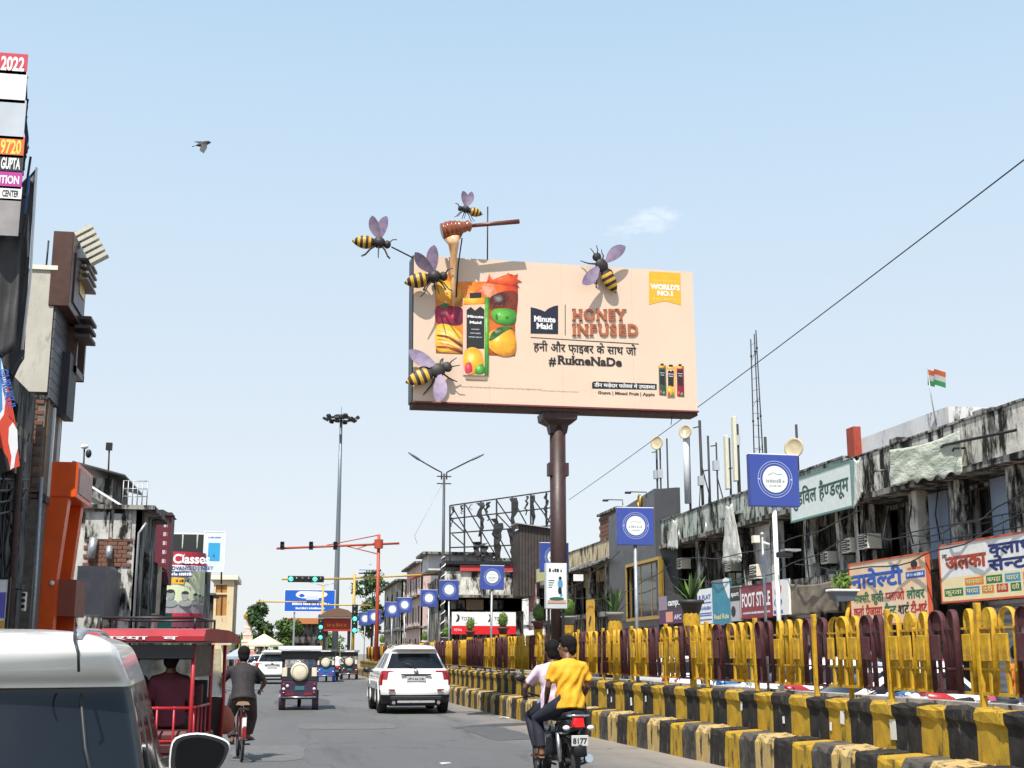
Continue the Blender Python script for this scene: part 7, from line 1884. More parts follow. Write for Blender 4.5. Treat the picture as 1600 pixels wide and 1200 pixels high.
def suv(name, label, loc, rz, body, S=1.0, H=1.79, W=.945, L=4.58, text='UP14 AA 2183', detail=True, group=None, seats=False):
    r = thing(name, label, 'car', loc, rz, group)
    k = H/1.79
    sl = [(.26,.14,L-.16,W*.92,.26,.25),(.34,.04,L-.06,W*.96,.22,.3),(.50,-.03,L-.0,W*.985,.20,.34),(.62,-.03,L+.0,W*1.0,.19,.36),(.72,.03,L-.01,W*1.005,.18,.38),(.88,.05,L-.03,W*.995,.18,.4),(.98,.07,L-.08,W*.975,.18,.42),(1.07,.09,L-.22,W*.945,.18,.42),(1.115,.11,L-.55,W*.915,.18,.4),(1.14,.13,L-1.02,W*.885,.18,.34),(1.28,.24,L-1.28,W*.81,.19,.3),(1.43,.36,L-1.56,W*.745,.20,.26),(1.56,.46,L-1.84,W*.685,.20,.2),(1.625,.40,L-1.98,W*.655,.18,.18),(1.68,.34,L-2.12,W*.60,.16,.16),(1.735,.42,L-2.4,W*.53,.14,.14),(1.768,.62,L-2.7,W*.38,.12,.12),(1.785,1.0,L-3.0,W*.2,.06,.08)]
    sl = [(z*k, *q) for z, *q in sl]
    def assign(i, kd, j):
        z = sl[i][0]/k
        if i == 0: return 4
        if i in (1,): return 4 if kd != 'side' else 4
        if kd == 'rear':
            if 9 <= i <= 11 and j <= 3: return 1
            if (i == 4 and j >= 4) or (i in (5, 6) and j >= 3) or (i == 7 and j >= 2): return 3
        if kd == 'side':
            if 9 <= i <= 11 and 1 <= j <= 9: return 2 if j not in (3, 6) else 4
            if 4 <= i <= 7 and j == 0: return 3
            if i == 2: return 4
        if kd == 'front' and 9 <= i <= 11: return 1
        if kd == 'rear' and i == 2 and j <= 3: return 0
        return 0
    zcar(r, sl, [('body', body), ('window', GLASS), ('side_window', GLASS), ('tail_light', REDLENS), ('cladding', BLACKPL)], assign, L)
    ty, ri = wheel_mesh(.365*k, .24)
    for x in (-W+.13, W-.13):
        for y in (.92, L-.92): put_wheel(r, x, y, .365*k, ty, ri, x < 0)
    for x in (-W+.05, W-.05):
        for y in (.92, L-.92): MB().loft([[(x+math.copysign(a, x), y+b*k*math.cos(R(g)), .37*k+b*k*math.sin(R(g))) for a, b in ((.055,.40),(.075,.41),(.06,.475),(-.03,.50),(-.05,.40))] for g in range(-12, 193, 12)]).build('wheel_arch', body, r)
    MB().box(-W*.7, W*.7, .3, L-.3, .2, .36).build('underbody', BLACKPL, r)
    if not detail: return r
    zp = .90*k
    plate(r, 0, .035, zp, .5, .12, text)
    MB().box(-.40, .40, .02, .07, zp+.085, zp+.125, .012).build('plate_garnish', BLACKPL, r)
    MB().lathe([(0,-.02),(.06,-.015),(.06,.0)], 16, True, (0, .06, zp+.185), axis='y').build('badge', CHROME, r)
    MB().box(-W*.72, W*.72, -.045, .1, .36, .46, .02).build('bumper_step', BLACKPL, r)
    MB().box(-W*.52, W*.52, -.05, .05, .285, .345, .01).build('skid_plate', mat('skid_silver', (.5,.5,.5), rough=.3, metal=.5), r)
    for x in (-.62, .62): MB().cyl((x*W, -.06, .30), (x*W, .3, .30), .045, n=12).build('exhaust', CHROME, r)
    for x in (-.68, .68): MB().box(x*W-.09, x*W+.09, -.03, .04, .60*k, .64*k, .01).build('reflector', REDLENS, r)
    for x in (-1, 1): MB().tube([(x*W*.57, .60, 1.70*k), (x*W*.59, .85, 1.765*k), (x*W*.59, L-2.6, 1.765*k), (x*W*.56, L-2.25, 1.70*k)], .02, 6).build('roof_rail', GALV, r)
    m = MB(); m.tube([(.02, .10, 1.17*k), (-.18, .17, 1.27*k), (-.36, .20, 1.31*k)], .014, 6); m.build('wiper', BLACKPL, r)
    MB().box(-W*.54, W*.54, .27, .46, 1.655*k, 1.68*k, .012).build('spoiler', body, r)
    MB().box(-.12, .12, .265, .28, 1.64*k, 1.655*k).build('brake_light', REDLENS, r)
    for x in (-1, 1):
        MB().ell((x*(W+.11), L-1.55, 1.10*k), (.12, .07, .085), nu=12, nv=8).build('mirror', BLACKPL if body is CARW else body, r)
        MB().bar((x*W*.95, L-1.5, 1.05*k), (x*(W+.06), L-1.52, 1.07*k), .05).build('mirror_stalk', BLACKPL, r)
    return r
p1, p2 = gnd(583, 1117), gnd(712, 1112)
suv('white_suv', 'white sport utility car driving ahead in the middle lane beside the median', (3.40, 34.3, 0), R(.8), CARW)
o = suv('white_suv', 'white car far ahead on the left beyond the black e-rickshaw', tuple(gnd(424, 1069)), R(-1), CARP, H=1.74, W=.9, L=4.4, detail=True, text='')
# near white car, only its upper rear corner is in frame
def near_car():
    r = thing('white_hatchback', 'white car close at the lower left with dark rear glass and a door mirror', 'car', (-1.33, 5.15, 0), R(3.7))
    W, L, H = .89, 4.1, 1.66
    sl = [(.25,.12,L-.2,W*.93,.16,.25),(.4,.02,L-.05,W*.98,.12,.3),(.7,.0,L,W,.1,.36),(.80,.05,L-.05,W,.16,.4),(.86,.09,L-.3,W*.99,.16,.42),(.89,.11,L-.85,W*.97,.16,.4),(.91,.12,L-1.0,W*.95,.16,.36),(1.12,.20,L-1.2,W*.90,.17,.32),(1.30,.28,L-1.45,W*.85,.18,.28),(1.435,.345,L-1.62,W*.81,.18,.24),(1.45,.25,L-1.66,W*.80,.16,.24),(1.565,.20,L-1.78,W*.755,.10,.2),(1.60,.24,L-1.9,W*.72,.11,.18),(1.635,.40,L-2.1,W*.62,.12,.16),(1.655,.7,L-2.4,W*.4,.1,.14),(1.66,1.1,L-2.7,W*.15,.08,.08)]
    def assign(i, kd, j):
        if i <= 1: return 3
        if 6 <= i <= 8:
            if kd == 'rear': return 1
            if kd == 'side' and j <= 10: return 2 if j not in (0, 3, 6) else 3
            if kd == 'front': return 1
        if kd == 'rear' and i in (3, 4) and j >= 3: return 4
        return 0
    zcar(r, sl, [('body', CARP), ('window', GLASS), ('side_window', GLASS), ('cladding', BLACKPL), ('tail_light', REDLENS)], assign, L, 3)
    # quarter glass divider, spoiler seam and roof-bar foot
    for x in (-1, 1):
        MB().tube([(x*.66, .212, .93), (x*.58, .306, 1.18), (x*.545, .396, 1.36), (x*.53, .432, 1.43)], .010, 6).build('glass_seam', BLACKPL, r)
        MB().tube([(x*.545, .185, 1.48), (x*.54, .17, 1.55), (x*.52, .20, 1.60), (x*.50, .42, 1.645)], .006, 5).build('spoiler_seam', BLACKPL, r)
        MB().loft([[(x*(.50+a), y, z+b) for a, b in ((0,0),(.035,-.006),(.035,.006),(0,.014))] for y, z in ((.34,1.612),(.45,1.632),(.62,1.645),(1.6,1.655),(2.0,1.64))], sm=True).build('roof_rail', GALV, r)
    ty, ri = wheel_mesh(.33, .21)
    for x in (-W+.12, W-.12):
        for y in (.72, L-.8): put_wheel(r, x, y, .33, ty, ri, x < 0)
    MB().box(-W*.7, W*.7, .3, L-.3, .18, .34).build('underbody', BLACKPL, r)
    plate(r, 0, .02, .82, .5, .12, '')
    # driver-side mirror
    M = (W+.15, L-1.40, .98)
    for x in (1, -1):
        P = [(-.15,-.10),(-.165,.0),(-.14,.085),(-.02,.11),(.10,.085),(.16,.045),(.145,-.03),(.09,-.10),(-.03,-.115)]
        sh = MB().loft([[(x*(M[0]+a*s_), M[1]+d, M[2]+b*s_) for a, b in smooth_pts(P, 3)] for d, s_ in ((0,1.0),(.05,1.06),(.10,.95),(.15,.6),(.17,.25))]); sh = sh.build('mirror', CARP, r)
        MB().loft([[(x*(M[0]+a*s_), M[1]+d, M[2]+b*s_) for a, b in smooth_pts(P, 3)] for d, s_ in ((-.012,.98),(.001,1.0))]).build('mirror_rim', BLACKPL, sh)
        MB().poly([(x*(M[0]+a*.84), M[1]-.014, M[2]+b*.84) for a, b in smooth_pts(P, 3)], .004).build('mirror_glass', mat('mirror_silver', (.035,.037,.04), rough=.04, metal=1), sh)
        MB().bar((x*W*.94, M[1]+.1, .93), (x*(W+.08), M[1]+.09, .95), .06, .05).build('mirror_stalk', BLACKPL, r)
    return r
near_car()

# --- e-rickshaws
def erick(label, loc, rz, bodym, roofm, detail, trim=REDP, plate_t='', name='e_rickshaw', L=2.75, W=.5, H=1.74):
    r = thing(name, label, 'e-rickshaw', loc, rz)
    wy = wheel_mesh(.23, .1, .7)
    for x, y in ((-W+.04, .45), (W-.04, .45), (0, L-.25)): put_wheel(r, x, y, .23, *wy, x < 0)
    for x in (-W+.04, W-.04): MB().lathe([(.26,-.09),(.30,-.09),(.30,.09),(.26,.09),(.26,-.09)], 18, False, (x, .45, .25), axis='x').build('mudguard', bodym, r)
    MB().box(-W, W, .05, L-.5, .30, .38, .01).build('floor', bodym, r)
    MB().prism([(.1,.38),(.75,.38),(.72,.62),(.1,.62)], 'x', -W+.04, W-.04).build('seat_box', bodym, r); MB().box(-W+.05, W-.05, .12, .72, .62, .74, .04).build('seat', mat('seat_vinyl', (.09,.02,.02), rough=.5), r)
    MB().box(-W+.05, W-.05, L-1.35, L-1.05, .38, .66, .02).build('front_seat', mat('seat_vinyl', (.09,.02,.02), rough=.5), r)
    rp = [(-.12,H-.07),(-.05,H-.0),(.4,H+.02),(L*.6,H+.02),(L*.86,H-.02),(L*.95,H-.09),(L*.95,H-.12),(-.12,H-.12)]
    MB().prism(rp, 'x', -W-.1, W+.1).build('roof', roofm, r)
    for x in (-W+.03, W-.03):
        for y, t in ((.04, 0), (L*.45, 0), (L-.62, .12)): MB().tube([(x, y, .36), (x, y+t, 1.0), (x, y+t*.5, H-.15)], .022, 8).build('post', trim, r)
        for y0_, y1_ in ((.04, L*.45),): 
            for z in (.66, .98): MB().cyl((x, y0_, z), (x, y1_, z), .016, n=6).build('side_rail', trim, r)
        for y in (.25, .5, .75, 1.0): MB().cyl((x, y, .38), (x, y, .98), .012, n=6).build('side_bar', trim, r)
    MB().loft([[(a*W*.95, L-.62+b, z) for a, b in ((-1,0),(-.8,.25),(0,.34),(.8,.25),(1,0))] for z in (.38,.62,.9,1.02)], caps=False, closed=False).build('front_cowl', bodym, r)
    MB().poly([(-W*.9, L-.5, 1.03), (W*.9, L-.5, 1.03), (W*.88, L-.62, H-.2), (-W*.88, L-.62, H-.2)], .01).build('windscreen', mat('clear_screen', (.8,.85,.85), rough=.03, trans=1), r)
    MB().tube([(-.3, L-.75, 1.02), (0, L-.6, 1.0), (.3, L-.75, 1.02)], .016, 6).build('handlebar', DARK, r)
    if detail == 'panel':
        MB().box(-W, W, -.0, .035, .36, .80, .015).build('rear_panel', bodym, r); 
        MB().box(-W+.02, W-.02, .0, .03, .80, 1.16, .01).build('rear_flap', mat('black_rexine', (.018,.018,.02), rough=.45), r); MB().prism([(-.02,H-.36),(.05,H-.36),(.05,H-.15),(-.10,H-.12)], 'x', -W-.02, W+.02).build('rear_valance', mat('black_rexine', (.018,.018,.02), rough=.45), r)
        MB().lathe([(0,-.10),(.15,-.095),(.235,-.07),(.25,-.02),(.25,.03)], 28, True, (0, .0, 1.05), axis='y').build('spare_wheel_cover', mat('spare_cream', (.66,.60,.46), rough=.5), r)
        MB().lathe([(.19,-.094),(.2,-.102),(.21,-.092)], 28, True, (0, 0, 1.05), axis='y').build('cover_ring', mat('spare_tan', (.45,.38,.25)), r)
        for x in (-1, 1): MB().box(x*W*.82-.07, x*W*.82+.07, -.02, .0, .92, 1.16, .008).build('side_plate', mat('spare_cream', (.66,.60,.46)), r)
        for x in (-1, 1):
            for k, (dx, dz, mt) in enumerate(((.84,.70,REDLENS),(.84,.58,CLEARLENS),(.84,.47,REDLENS),(.64,.66,CLEARLENS))):
                if k == 3 and x > 0: continue
                MB().lathe([(0,-.035),(.035,-.03),(.042,0)], 12, True, (x*W*dx, .0, dz), axis='y').build('tail_light', mt, r)
            MB().box(x*W*.5-.11, x*W*.5+.11, -.012, 0, .42, .47).build('reflector', REDLENS, r)
        plate(r, .02, -.004, .60, .26, .11, '', bgm=mat('plate_green', (.02,.14,.16)))
        MB().tube([(-W+.02,-.06,.36),(0,-.08,.36),(W-.02,-.06,.36)], .02, 6).build('bumper', CHROME, r)
        MB().box(-.28, .28, -.13, -.12, H-.09, H-.03).build('roof_plate', WHITEP, r); MB().tube([(-.06,-.02,1.32),(.06,-.02,1.34)], .014, 5).build('latch', CHROME, r)
    else:
        for z in (.64, .98): MB().cyl((-W+.03, .04, z), (W-.03, .04, z), .02, n=6).build('rear_rail', trim, r)
        for k in range(7): x = -W+.03+(2*W-.06)*k/6; MB().cyl((x, .04, .38), (x, .04, 1.0), .013, n=6).build('rear_bar', trim, r)
        MB().box(-W+.03, W-.03, .78, .82, .62, 1.22, .02).build('backrest', mat('seat_vinyl', (.09,.02,.02)), r)
    return r
er = erick('black e-rickshaw with a cream spare wheel cover, driving in the left lane', tuple(gnd(466, 1110)), R(-1), mat('rick_dark', (.035,.02,.045), (.05,.02,.05), 4, .4), mat('rick_roof_white', (.5,.52,.55), rough=.4), 'panel', mat('rick_dark', (.035,.02,.045)))
q = onY(226, 1021, 14.4)
e2 = erick('red open-sided e-rickshaw standing between the near white car and the bicycle', (q.x-.02, 14.4, 0), R(-5.5), mat('rick_red_dark', (.06,.008,.010), (.04,.006,.008), 4, .5), mat('rick_roof_red', (.34,.012,.022), (.26,.01,.016), 2, .4), 'open', W=.56, H=1.80, L=2.9, trim=mat('rick_frame_red', (.36,.012,.018), rough=.4))
scr = MB(); put_text(scr, 'गरया  व', (-.02, -.125, 1.695), (1,0,0), UZ, .035, .8, bold=.03); scr.build('lettering', INKW, e2)
REX = mat('black_rexine', (.018,.018,.02), rough=.45)  # black sheets below are added to darken the open, too brightly filled cabin
for x in (-.53, .53): MB().box(x-.008, x+.008, .06, 1.25, 1.30, 1.64).build('added_side_panel', REX, e2)
MB().box(-.5, .5, 1.28, 1.31, .62, 1.25, .01).build('added_mid_panel', REX, e2); MB().box(-.5, .5, 1.30, 1.32, 1.48, 1.64).build('added_mid_panel', REX, e2)
MB().prism([(-.02,1.50),(.02,1.50),(.03,1.64),(-.03,1.64)], 'x', -.54, .54).build('added_rear_panel', REX, e2); MB().box(-.5, -.1, .1, .6, .74, 1.05, .05).build('sack', mat('dark_sack', (.06,.04,.05), rough=.8), e2)
for z in (.40, .52): MB().box(-.5, .5, .0, .03, z, z+.09, .008).build('rear_board', mat('rick_red_dark', (.10,.012,.015)), e2)
rk = MB()
for a, b in (((-.5,.2,1.93),(.5,.2,1.93)),((-.5,1.6,1.93),(.5,1.6,1.93)),((-.5,.2,1.93),(-.5,1.6,1.93)),((.5,.2,1.93),(.5,1.6,1.93))): rk.tube([a, b], .016, 6)
for x in (-.5, .5):
    for y in (.2, .9, 1.6): rk.cyl((x, y, 1.8), (x, y, 1.93), .014, n=6)
rk.build('roof_rack', BLACKPL, e2)
for k, (px, py, col) in enumerate(((508, 1066, mat('rick_blue', (.02,.10,.38), rough=.4)), (545, 1062, mat('rick_black', (.02,.02,.024), rough=.45)))):
    erick(('blue e-rickshaw far ahead beside the scooter rider', 'dark e-rickshaw far ahead closest to the median end')[k], tuple(gnd(px, py)), R(-3), col, (mat('rick_black', (.02,.02,.024)), mat('rick_grey', (.12,.12,.13)))[k], 'panel', DARK)

# --- motorcycles
def two_wheeler(r, bodym, scooter=False, detail=True):
    """rear axle at y=.35, front axle at y=1.62"""
    rad = .30 if not scooter else .23
    ty = MB().lathe([(rad*.74,-.045),(rad*.93,-.055),(rad,-.02),(rad,.02),(rad*.93,.055),(rad*.74,.045),(rad*.74,-.045)], 26, True, axis='x').mesh('tyre'); ty.materials.append(RUBBER)
    m = MB().lathe([(rad*.76,-.03),(rad*.76,.03),(rad*.70,.02),(rad*.70,-.02),(rad*.76,-.03)], 26, True, axis='x')
    for k in range(6): g = k*math.pi/3; m.bar((0,0,0), (0, rad*.72*math.cos(g), rad*.72*math.sin(g)), .02)
    m.lathe([(.05,-.06),(.05,.06)], 12, True, axis='x'); ri = m.mesh('rim'); ri.materials.append(DARK)
    for y in (.35, 1.62):
        o = obj('wheel', ty, None, r); o.location = (0, y, rad); obj('rim', ri, None, o)
    dk = BLACKPL
    if scooter:
        MB().loft([[(a*w, y, z0+(z1-z0)*b) for a, b in ((-.7,0),(-1,.4),(-.8,1),(.8,1),(1,.4),(.7,0))] for y, w, z0, z1 in ((.02,.10,.55,.74),(.2,.18,.38,.78),(.6,.19,.32,.76),(.85,.12,.3,.6))]).build('rear_body', bodym, r)
        MB().box(-.16, .16, .8, 1.35, .26, .32, .02).build('floorboard', bodym, r); MB().loft([[(a*.2, y, z) for a in (-1,-.4,.4,1)]+[(a*.2, y+.05, z) for a in (1,.4,-.4,-1)] for y, z in ((1.32,.3),(1.40,.7),(1.46,.95))]).build('front_apron', bodym, r)
        MB().loft([[(a*.13, y, z+b) for a, b in ((-1,0),(1,0),(.9,.09),(-.9,.09))] for y, z in ((.05,.76),(.5,.76),(.85,.74))]).build('seat', dk, r)
    else:
        MB().loft([[(a*w, y, z+b*h) for a, b in ((-1,-.6),(-1,.4),(-.5,1),(.5,1),(1,.4),(1,-.6))] for y, w, z, h in ((.85,.10,.86,.06),(1.0,.15,.88,.11),(1.22,.16,.90,.12),(1.38,.09,.90,.07))]).build('tank', bodym, r)
        MB().loft([[(a*w, y, z+b) for a, b in ((-1,0),(-.9,.07),(0,.09),(.9,.07),(1,0))] for y, w, z in ((-.02,.09,.82),(.2,.125,.80),(.55,.135,.76),(.9,.10,.78))]).build('seat', mat('seat_black', (.012,.012,.013), rough=.55), r)
        MB().loft([[(a*w, y, z+b) for a, b in ((-1,.0),(-1.05,.09),(1.05,.09),(1,.0),(.6,-.07),(-.6,-.07))] for y, w, z in ((-.06,.055,.76),(.15,.11,.70),(.5,.13,.64),(.8,.10,.62))]).build('side_panel', bodym, r)
        MB().box(-.14, .14, .78, 1.12, .28, .60, .05).build('engine', mat('engine_grey', (.10,.10,.105), rough=.4, metal=.6), r)
    MB().tube([(0,.42,.62), (0,.1,rad+rad*1.0), (0,-.06,rad+.28), (0,-.12,rad+.10)], [.05,.085,.085,.08], 8, flat=.45).build('rear_mudguard', dk, r)
    MB().tube([(0,1.35,rad+.18),(0,1.55,rad+.33),(0,1.78,rad+.27),(0,1.9,rad+.1)], .07, 8, flat=.4).build('front_mudguard', bodym, r)
    for x in (-.085, .085):
        MB().tube([(x,1.62,rad),(x,1.45,.78),(x*1.2,1.38,.98)], .024, 8).build('fork', CHROME, r); MB().cyl((x*1.25,.35,rad),(x*1.25,.5,.72), .03, n=8).build('shock', mat('shock_chrome', (.5,.5,.5), rough=.3, metal=.9), r); MB().bar((x,.35,rad),(x,.85,.36), .035).build('swingarm', DARK, r)
    MB().tube([(-.36,1.18,1.04),(-.24,1.32,1.06),(0,1.38,1.0),(.24,1.32,1.06),(.36,1.18,1.04)], .014, 8).build('handlebar', DARK, r)
    MB().ell((0,1.50,.90), (.09,.08,.10), nu=12, nv=8).build('headlight', CLEARLENS, r)
    for x in (-1, 1):
        MB().tube([(x*.25,1.30,1.06),(x*.34,1.30,1.22)], .007, 5).build('mirror_stalk', DARK, r); MB().ell((x*.36,1.29,1.25), (.07,.02,.045), nu=12, nv=6).build('mirror', BLACKPL, r)
    MB().tube([(.13,1.0,.28),(.16,.6,.27),(.17,.1,.36)], [.025,.045,.05], 10).build('silencer', CHROME, r)
    # rear lamp cluster and number plate
    MB().loft([[(a*w, y, z+b*.05) for a, b in ((-1,-1),(1,-1),(.8,1),(-.8,1))] for y, w, z in ((-.10,.055,.77),(-.05,.075,.77),(.02,.08,.77))]).build('tail_light', mat('tail_red_lit', (.7,.01,.012), rough=.2, coat=.5, emit=.35), r)
    for x in (-1, 1): MB().tube([(0,-.02,.71),(x*.11,-.04,.71)], .01, 6).build('indicator_stalk', DARK, r); MB().ell((x*.145,-.05,.71), (.045,.03,.03), nu=10, nv=6).build('indicator', CLEARLENS, r)
    MB().tube([(-.14,.02,.84),(-.12,-.08,.85),(.12,-.08,.85),(.14,.02,.84),(.14,.35,.82)], .012, 6).build('grab_rail', CHROME, r)
    plate(r, 0, -.10, .57, .20, .12, '8177' if detail else '')
    return r
bk = thing('motorcycle', 'black motorcycle with a lit red tail lamp ridden by two men', 'motorcycle', (*gnd(903, 1237).xy, 0), R(2))
two_wheeler(bk, mat('bike_black', (.012,.012,.014), rough=.25, coat=.8))
MB().tube([(-.12,.30,.66),(-.34,.18,.64),(-.36,.05,.5),(-.30,.15,.32),(-.14,.45,.27)], .013, 6).build('saree_guard', DARK, bk)
for x in (-1, 1): MB().cyl((x*.12,.72,.33),(x*.26,.70,.33), .018, n=8).build('foot_peg', RUBBER, bk); MB().cyl((x*.10,.98,.30),(x*.26,.98,.30), .018, n=8).build('foot_peg', RUBBER, bk)
sc = thing('scooter', 'dark scooter far ahead, ridden by a man in a white shirt', 'scooter', tuple(gnd(526, 1064)), R(-3)); two_wheeler(sc, mat('scooter_dark', (.03,.03,.035), rough=.3), True, False)
lm = thing('motorcycle', 'dark motorcycle on the left far ahead, its rider in blue', 'motorcycle', tuple(gnd(388, 1058)), R(4)); two_wheeler(lm, mat('bike_grey', (.05,.05,.055), rough=.3), False, False)
# parked two-wheelers on the far side of the railing
pk_src = [None, None]
cols = [mat('bike_red', (.35,.02,.025), rough=.3), mat('bike_silver', (.4,.4,.42), rough=.35), mat('bike_blue2', (.03,.12,.3), rough=.3)]
PLAB = ['red', 'silver', 'blue']
npk = 0
for k, (px, Y) in enumerate(((1585, 17.5), (1548, 18.0), (1512, 18.4), (1476, 19.0), (1440, 19.8), (1404, 20.6), (1330, 22.5), (1275, 24.5), (1215, 27), (1150, 30))):
    q = onY(px, 1060, Y); lab = 'parked %s %s behind the railing, %s from the near end' % (PLAB[k % 3], 'scooter' if k % 2 else 'motorcycle', nth(k))
    t = thing('parked_two_wheeler', lab, 'scooter' if k % 2 else 'motorcycle', (q.x, q.y, 0), R(70+(k*37) % 40), 'two-wheelers parked behind the railing'); two_wheeler(t, cols[k % 3], bool(k % 2), False)
for k, (px, Y, H) in enumerate(((1385, 19.5, 1.45), (1262, 25.5, 1.5), (1000, 38, 1.5))):
    q = onY(px, 1060, Y); suv('parked_car', ('white hatchback parked behind the railing below the blue Hindi sign', 'white car parked behind the railing below the tan tarpaulin', 'white car parked behind the railing near the spiky plant')[k], (q.x+1.6, q.y, 0), R(88 if k < 2 else 3), CARW, H=H, W=.82, L=3.8, detail=False)

for px, py, rz_, lab, c_ in ((402, 1060, 2, 'small silver car far ahead at the left roadside', mat('car_silver', (.42,.43,.44), rough=.3, coat=.5)), (484, 1052, 0, 'dark blue car far ahead between the e-rickshaws', mat('car_navy', (.02,.03,.08), rough=.25, coat=.5)), (470, 1046, 0, 'pale car far off at the crossing', CARW), (437, 1047, 2, 'red car far off at the crossing', mat('car_red', (.3,.02,.02), rough=.25, coat=.5))):
    suv('far_car', lab, tuple(gnd(px, py)), R(rz_), c_, H=1.5, W=.83, L=3.9, detail=False)

# ------------------------------------------------------------------ people
SKINM = mat('brown_skin', (.16,.075,.042), (.13,.06,.034), 12, .5)
HAIRM = mat('black_hair', (.006,.005,.005), (.011,.009,.008), 40, .7, bump=.5, spec=.15)
def remesh(mbs, vox, smooth=5):
    objs = []
    for mb in mbs:
        o = bpy.data.objects.new('tmp', mb.mesh('tmp'))
        m = o.modifiers.new('r', 'REMESH'); m.mode = 'VOXEL'; m.voxel_size = vox
        m = o.modifiers.new('s', 'SMOOTH'); m.factor = .5; m.iterations = smooth
        objs.append(o)
    out = evalmesh(objs)
    for me in out: me.polygons.foreach_set('use_smooth', [True]*len(me.polygons)); me.materials.clear()
    return out
def ringpts(c, lat, dep, a, b, n=14): return [c+lat*(a*math.cos(2*math.pi*k/n))+dep*(b*math.sin(2*math.pi*k/n)) for k in range(n)]
def spine_loft(mb, stations):
    """stations: (centre, half width, half depth, lateral, forward)"""
    mb.loft([ringpts(c, l, f, a, b) for c, a, b, l, f in stations])
def hand(mb, w, d, palm, curl=.6, s=1.0):
    """palm from the wrist w along d; 'palm' = direction the palm faces; four unequal bent fingers and a thumb at its side"""
    d = d.normalized(); n = (palm-d*palm.dot(d)).normalized(); a = d.cross(n)
    mb.tube([w-d*.01*s, w+d*.04*s, w+d*.085*s], [.026*s, .036*s, .034*s], 10, flat=.5)
    for k, (o, L) in enumerate(((-.028,.075),(-.009,.085),(.010,.08),(.028,.062))):
        p = w+d*.08*s+a*o*s; q = p+(d*math.cos(curl*.5)+n*math.sin(curl*.5))*L*.45*s; e = q+(d*math.cos(curl*1.6)+n*math.sin(curl*1.6))*L*.55*s
        mb.tube([p-d*.02*s, p, q, e], [.010*s,.010*s,.009*s,.007*s], 6)
    p = w+d*.03*s-a*.03*s; mb.tube([p, p+(d*.5-a*.8+n*.3).normalized()*.035*s, p+(d*.8-a*.5+n*.6).normalized()*.065*s], [.013*s,.011*s,.008*s], 6)
def person(label, loc, rz, J, shirt, trousers, hair=HAIRM, skin=SKINM, vox=.014, shoe=None, group=None, head_yaw=0, head_tilt=0, sleeve=.42, wrinkle=0, long_top=0, name='person', headscarf=None, bare_feet=True):
    """J: joints. pelvis, neck, head offset and for l/r: sh(oulder), el, wr, hip, kn, an, toe"""
    V = lambda k: Vector(J[k]); r = thing(name, label, 'person', loc, rz, group)
    pel, nk = V('pelvis'), V('neck'); up = (nk-pel).normalized(); lat = (V('rsh')-V('lsh')).normalized(); fw = up.cross(lat)*-1; fw = lat.cross(up)*-1 if False else up.cross(lat)
    latp = (V('rhip')-V('lhip')).normalized(); fwp = up.cross(latp)
    T = lambda t: pel.lerp(nk, t)
    # --- skin body: one continuous surface
    b = MB()
    spine_loft(b, [(T(-.12), .10, .09, latp, fwp), (T(0), .155, .11, latp, fwp), (T(.35), .135, .10, lat, fw), (T(.7), .165, .115, lat, fw), (T(.92), .15, .09, lat, fw), (T(1.0), .07, .065, lat, fw)])
    hc = nk+up*.045+Vector(J.get('headoff', (0,.02,.13)))
    b.tube([T(.95), nk+up*.03, hc-Vector((0,0,.05))], [.068,.056,.056], 12)
    HM = Matrix.Rotation(head_yaw, 3, 'Z') @ Matrix.Rotation(head_tilt, 3, 'X')
    W = lambda x, y, z: hc+HM @ Vector((x, y, z))
    b.ell(W(0,-.005,.02), (.076,.098,.105), HM, 16, 12); b.ell(W(0,.035,-.055), (.056,.062,.065), HM, 12, 8)
    b.tube([W(0,.088,.02), W(0,.112,-.018), W(0,.098,-.03)], [.010,.015,.012], 8); b.ell(W(0,.088,-.058), (.024,.012,.010), HM, 8, 6); b.ell(W(0,.084,.036), (.05,.014,.01), HM, 8, 6)
    for s in (-1, 1): b.ell(W(s*.078,-.008,-.005), (.012,.022,.032), HM, 8, 8)
    for s in 'lr':
        sh, el, wr, hip, kn, an, toe = [V(s+k) for k in ('sh','el','wr','hip','kn','an','toe')]
        b.tube([T(.9), sh, sh.lerp(el,.5), el, el.lerp(wr,.35), wr], [.06,.055,.046,.037,.038,.026], 10)
        hand(b, wr, (wr-el), Vector(J.get('palm', (0,0,-1))), J.get('curl', .9))
        b.tube([T(.0), hip, hip.lerp(kn,.5), kn, kn.lerp(an,.35), an], [.10,.09,.076,.056,.057,.036], 10)
        d = (toe-an); d.z = 0; d.normalize()
        b.tube([an+Vector((0,0,.01)), an-d*.03+Vector((0,0,-.035)), an+d*.07+Vector((0,0,-.045)), an+d*.15+Vector((0,0,-.055)), an+d*.20+Vector((0,0,-.06))], [.036,.038,.036,.034,.018], 10, flat=.8)
    # --- clothes
    t = MB(); ext = .02
    low = -.16-long_top
    spine_loft(t, [(T(low), .185+long_top*.15, .14, latp, fwp), (T(.0), .18, .138, latp, fwp), (T(.3), .165, .128, lat, fw), (T(.68), .19, .142, lat, fw), (T(.86), .18, .118, lat, fw), (T(.96), .12, .09, lat, fw), (T(1.02), .078, .078, lat, fw)])
    for s in 'lr':
        sh, el = V(s+'sh'), V(s+'el'); e = sh.lerp(el, min(1, sleeve*1.75)); t.tube([T(.86), sh+Vector((0,0,.005)), sh.lerp(e,.5), e], [.085,.072,.066,.066], 12)
        if sleeve > .6: wr = V(s+'wr'); t.tube([sh.lerp(el,.7), el, el.lerp(wr,.8)], [.06,.052,.042], 10)
    p = MB(); spine_loft(p, [(T(-.14), .13, .11, latp, fwp), (T(0), .172, .128, latp, fwp), (T(.2), .155, .118, lat, fw)])
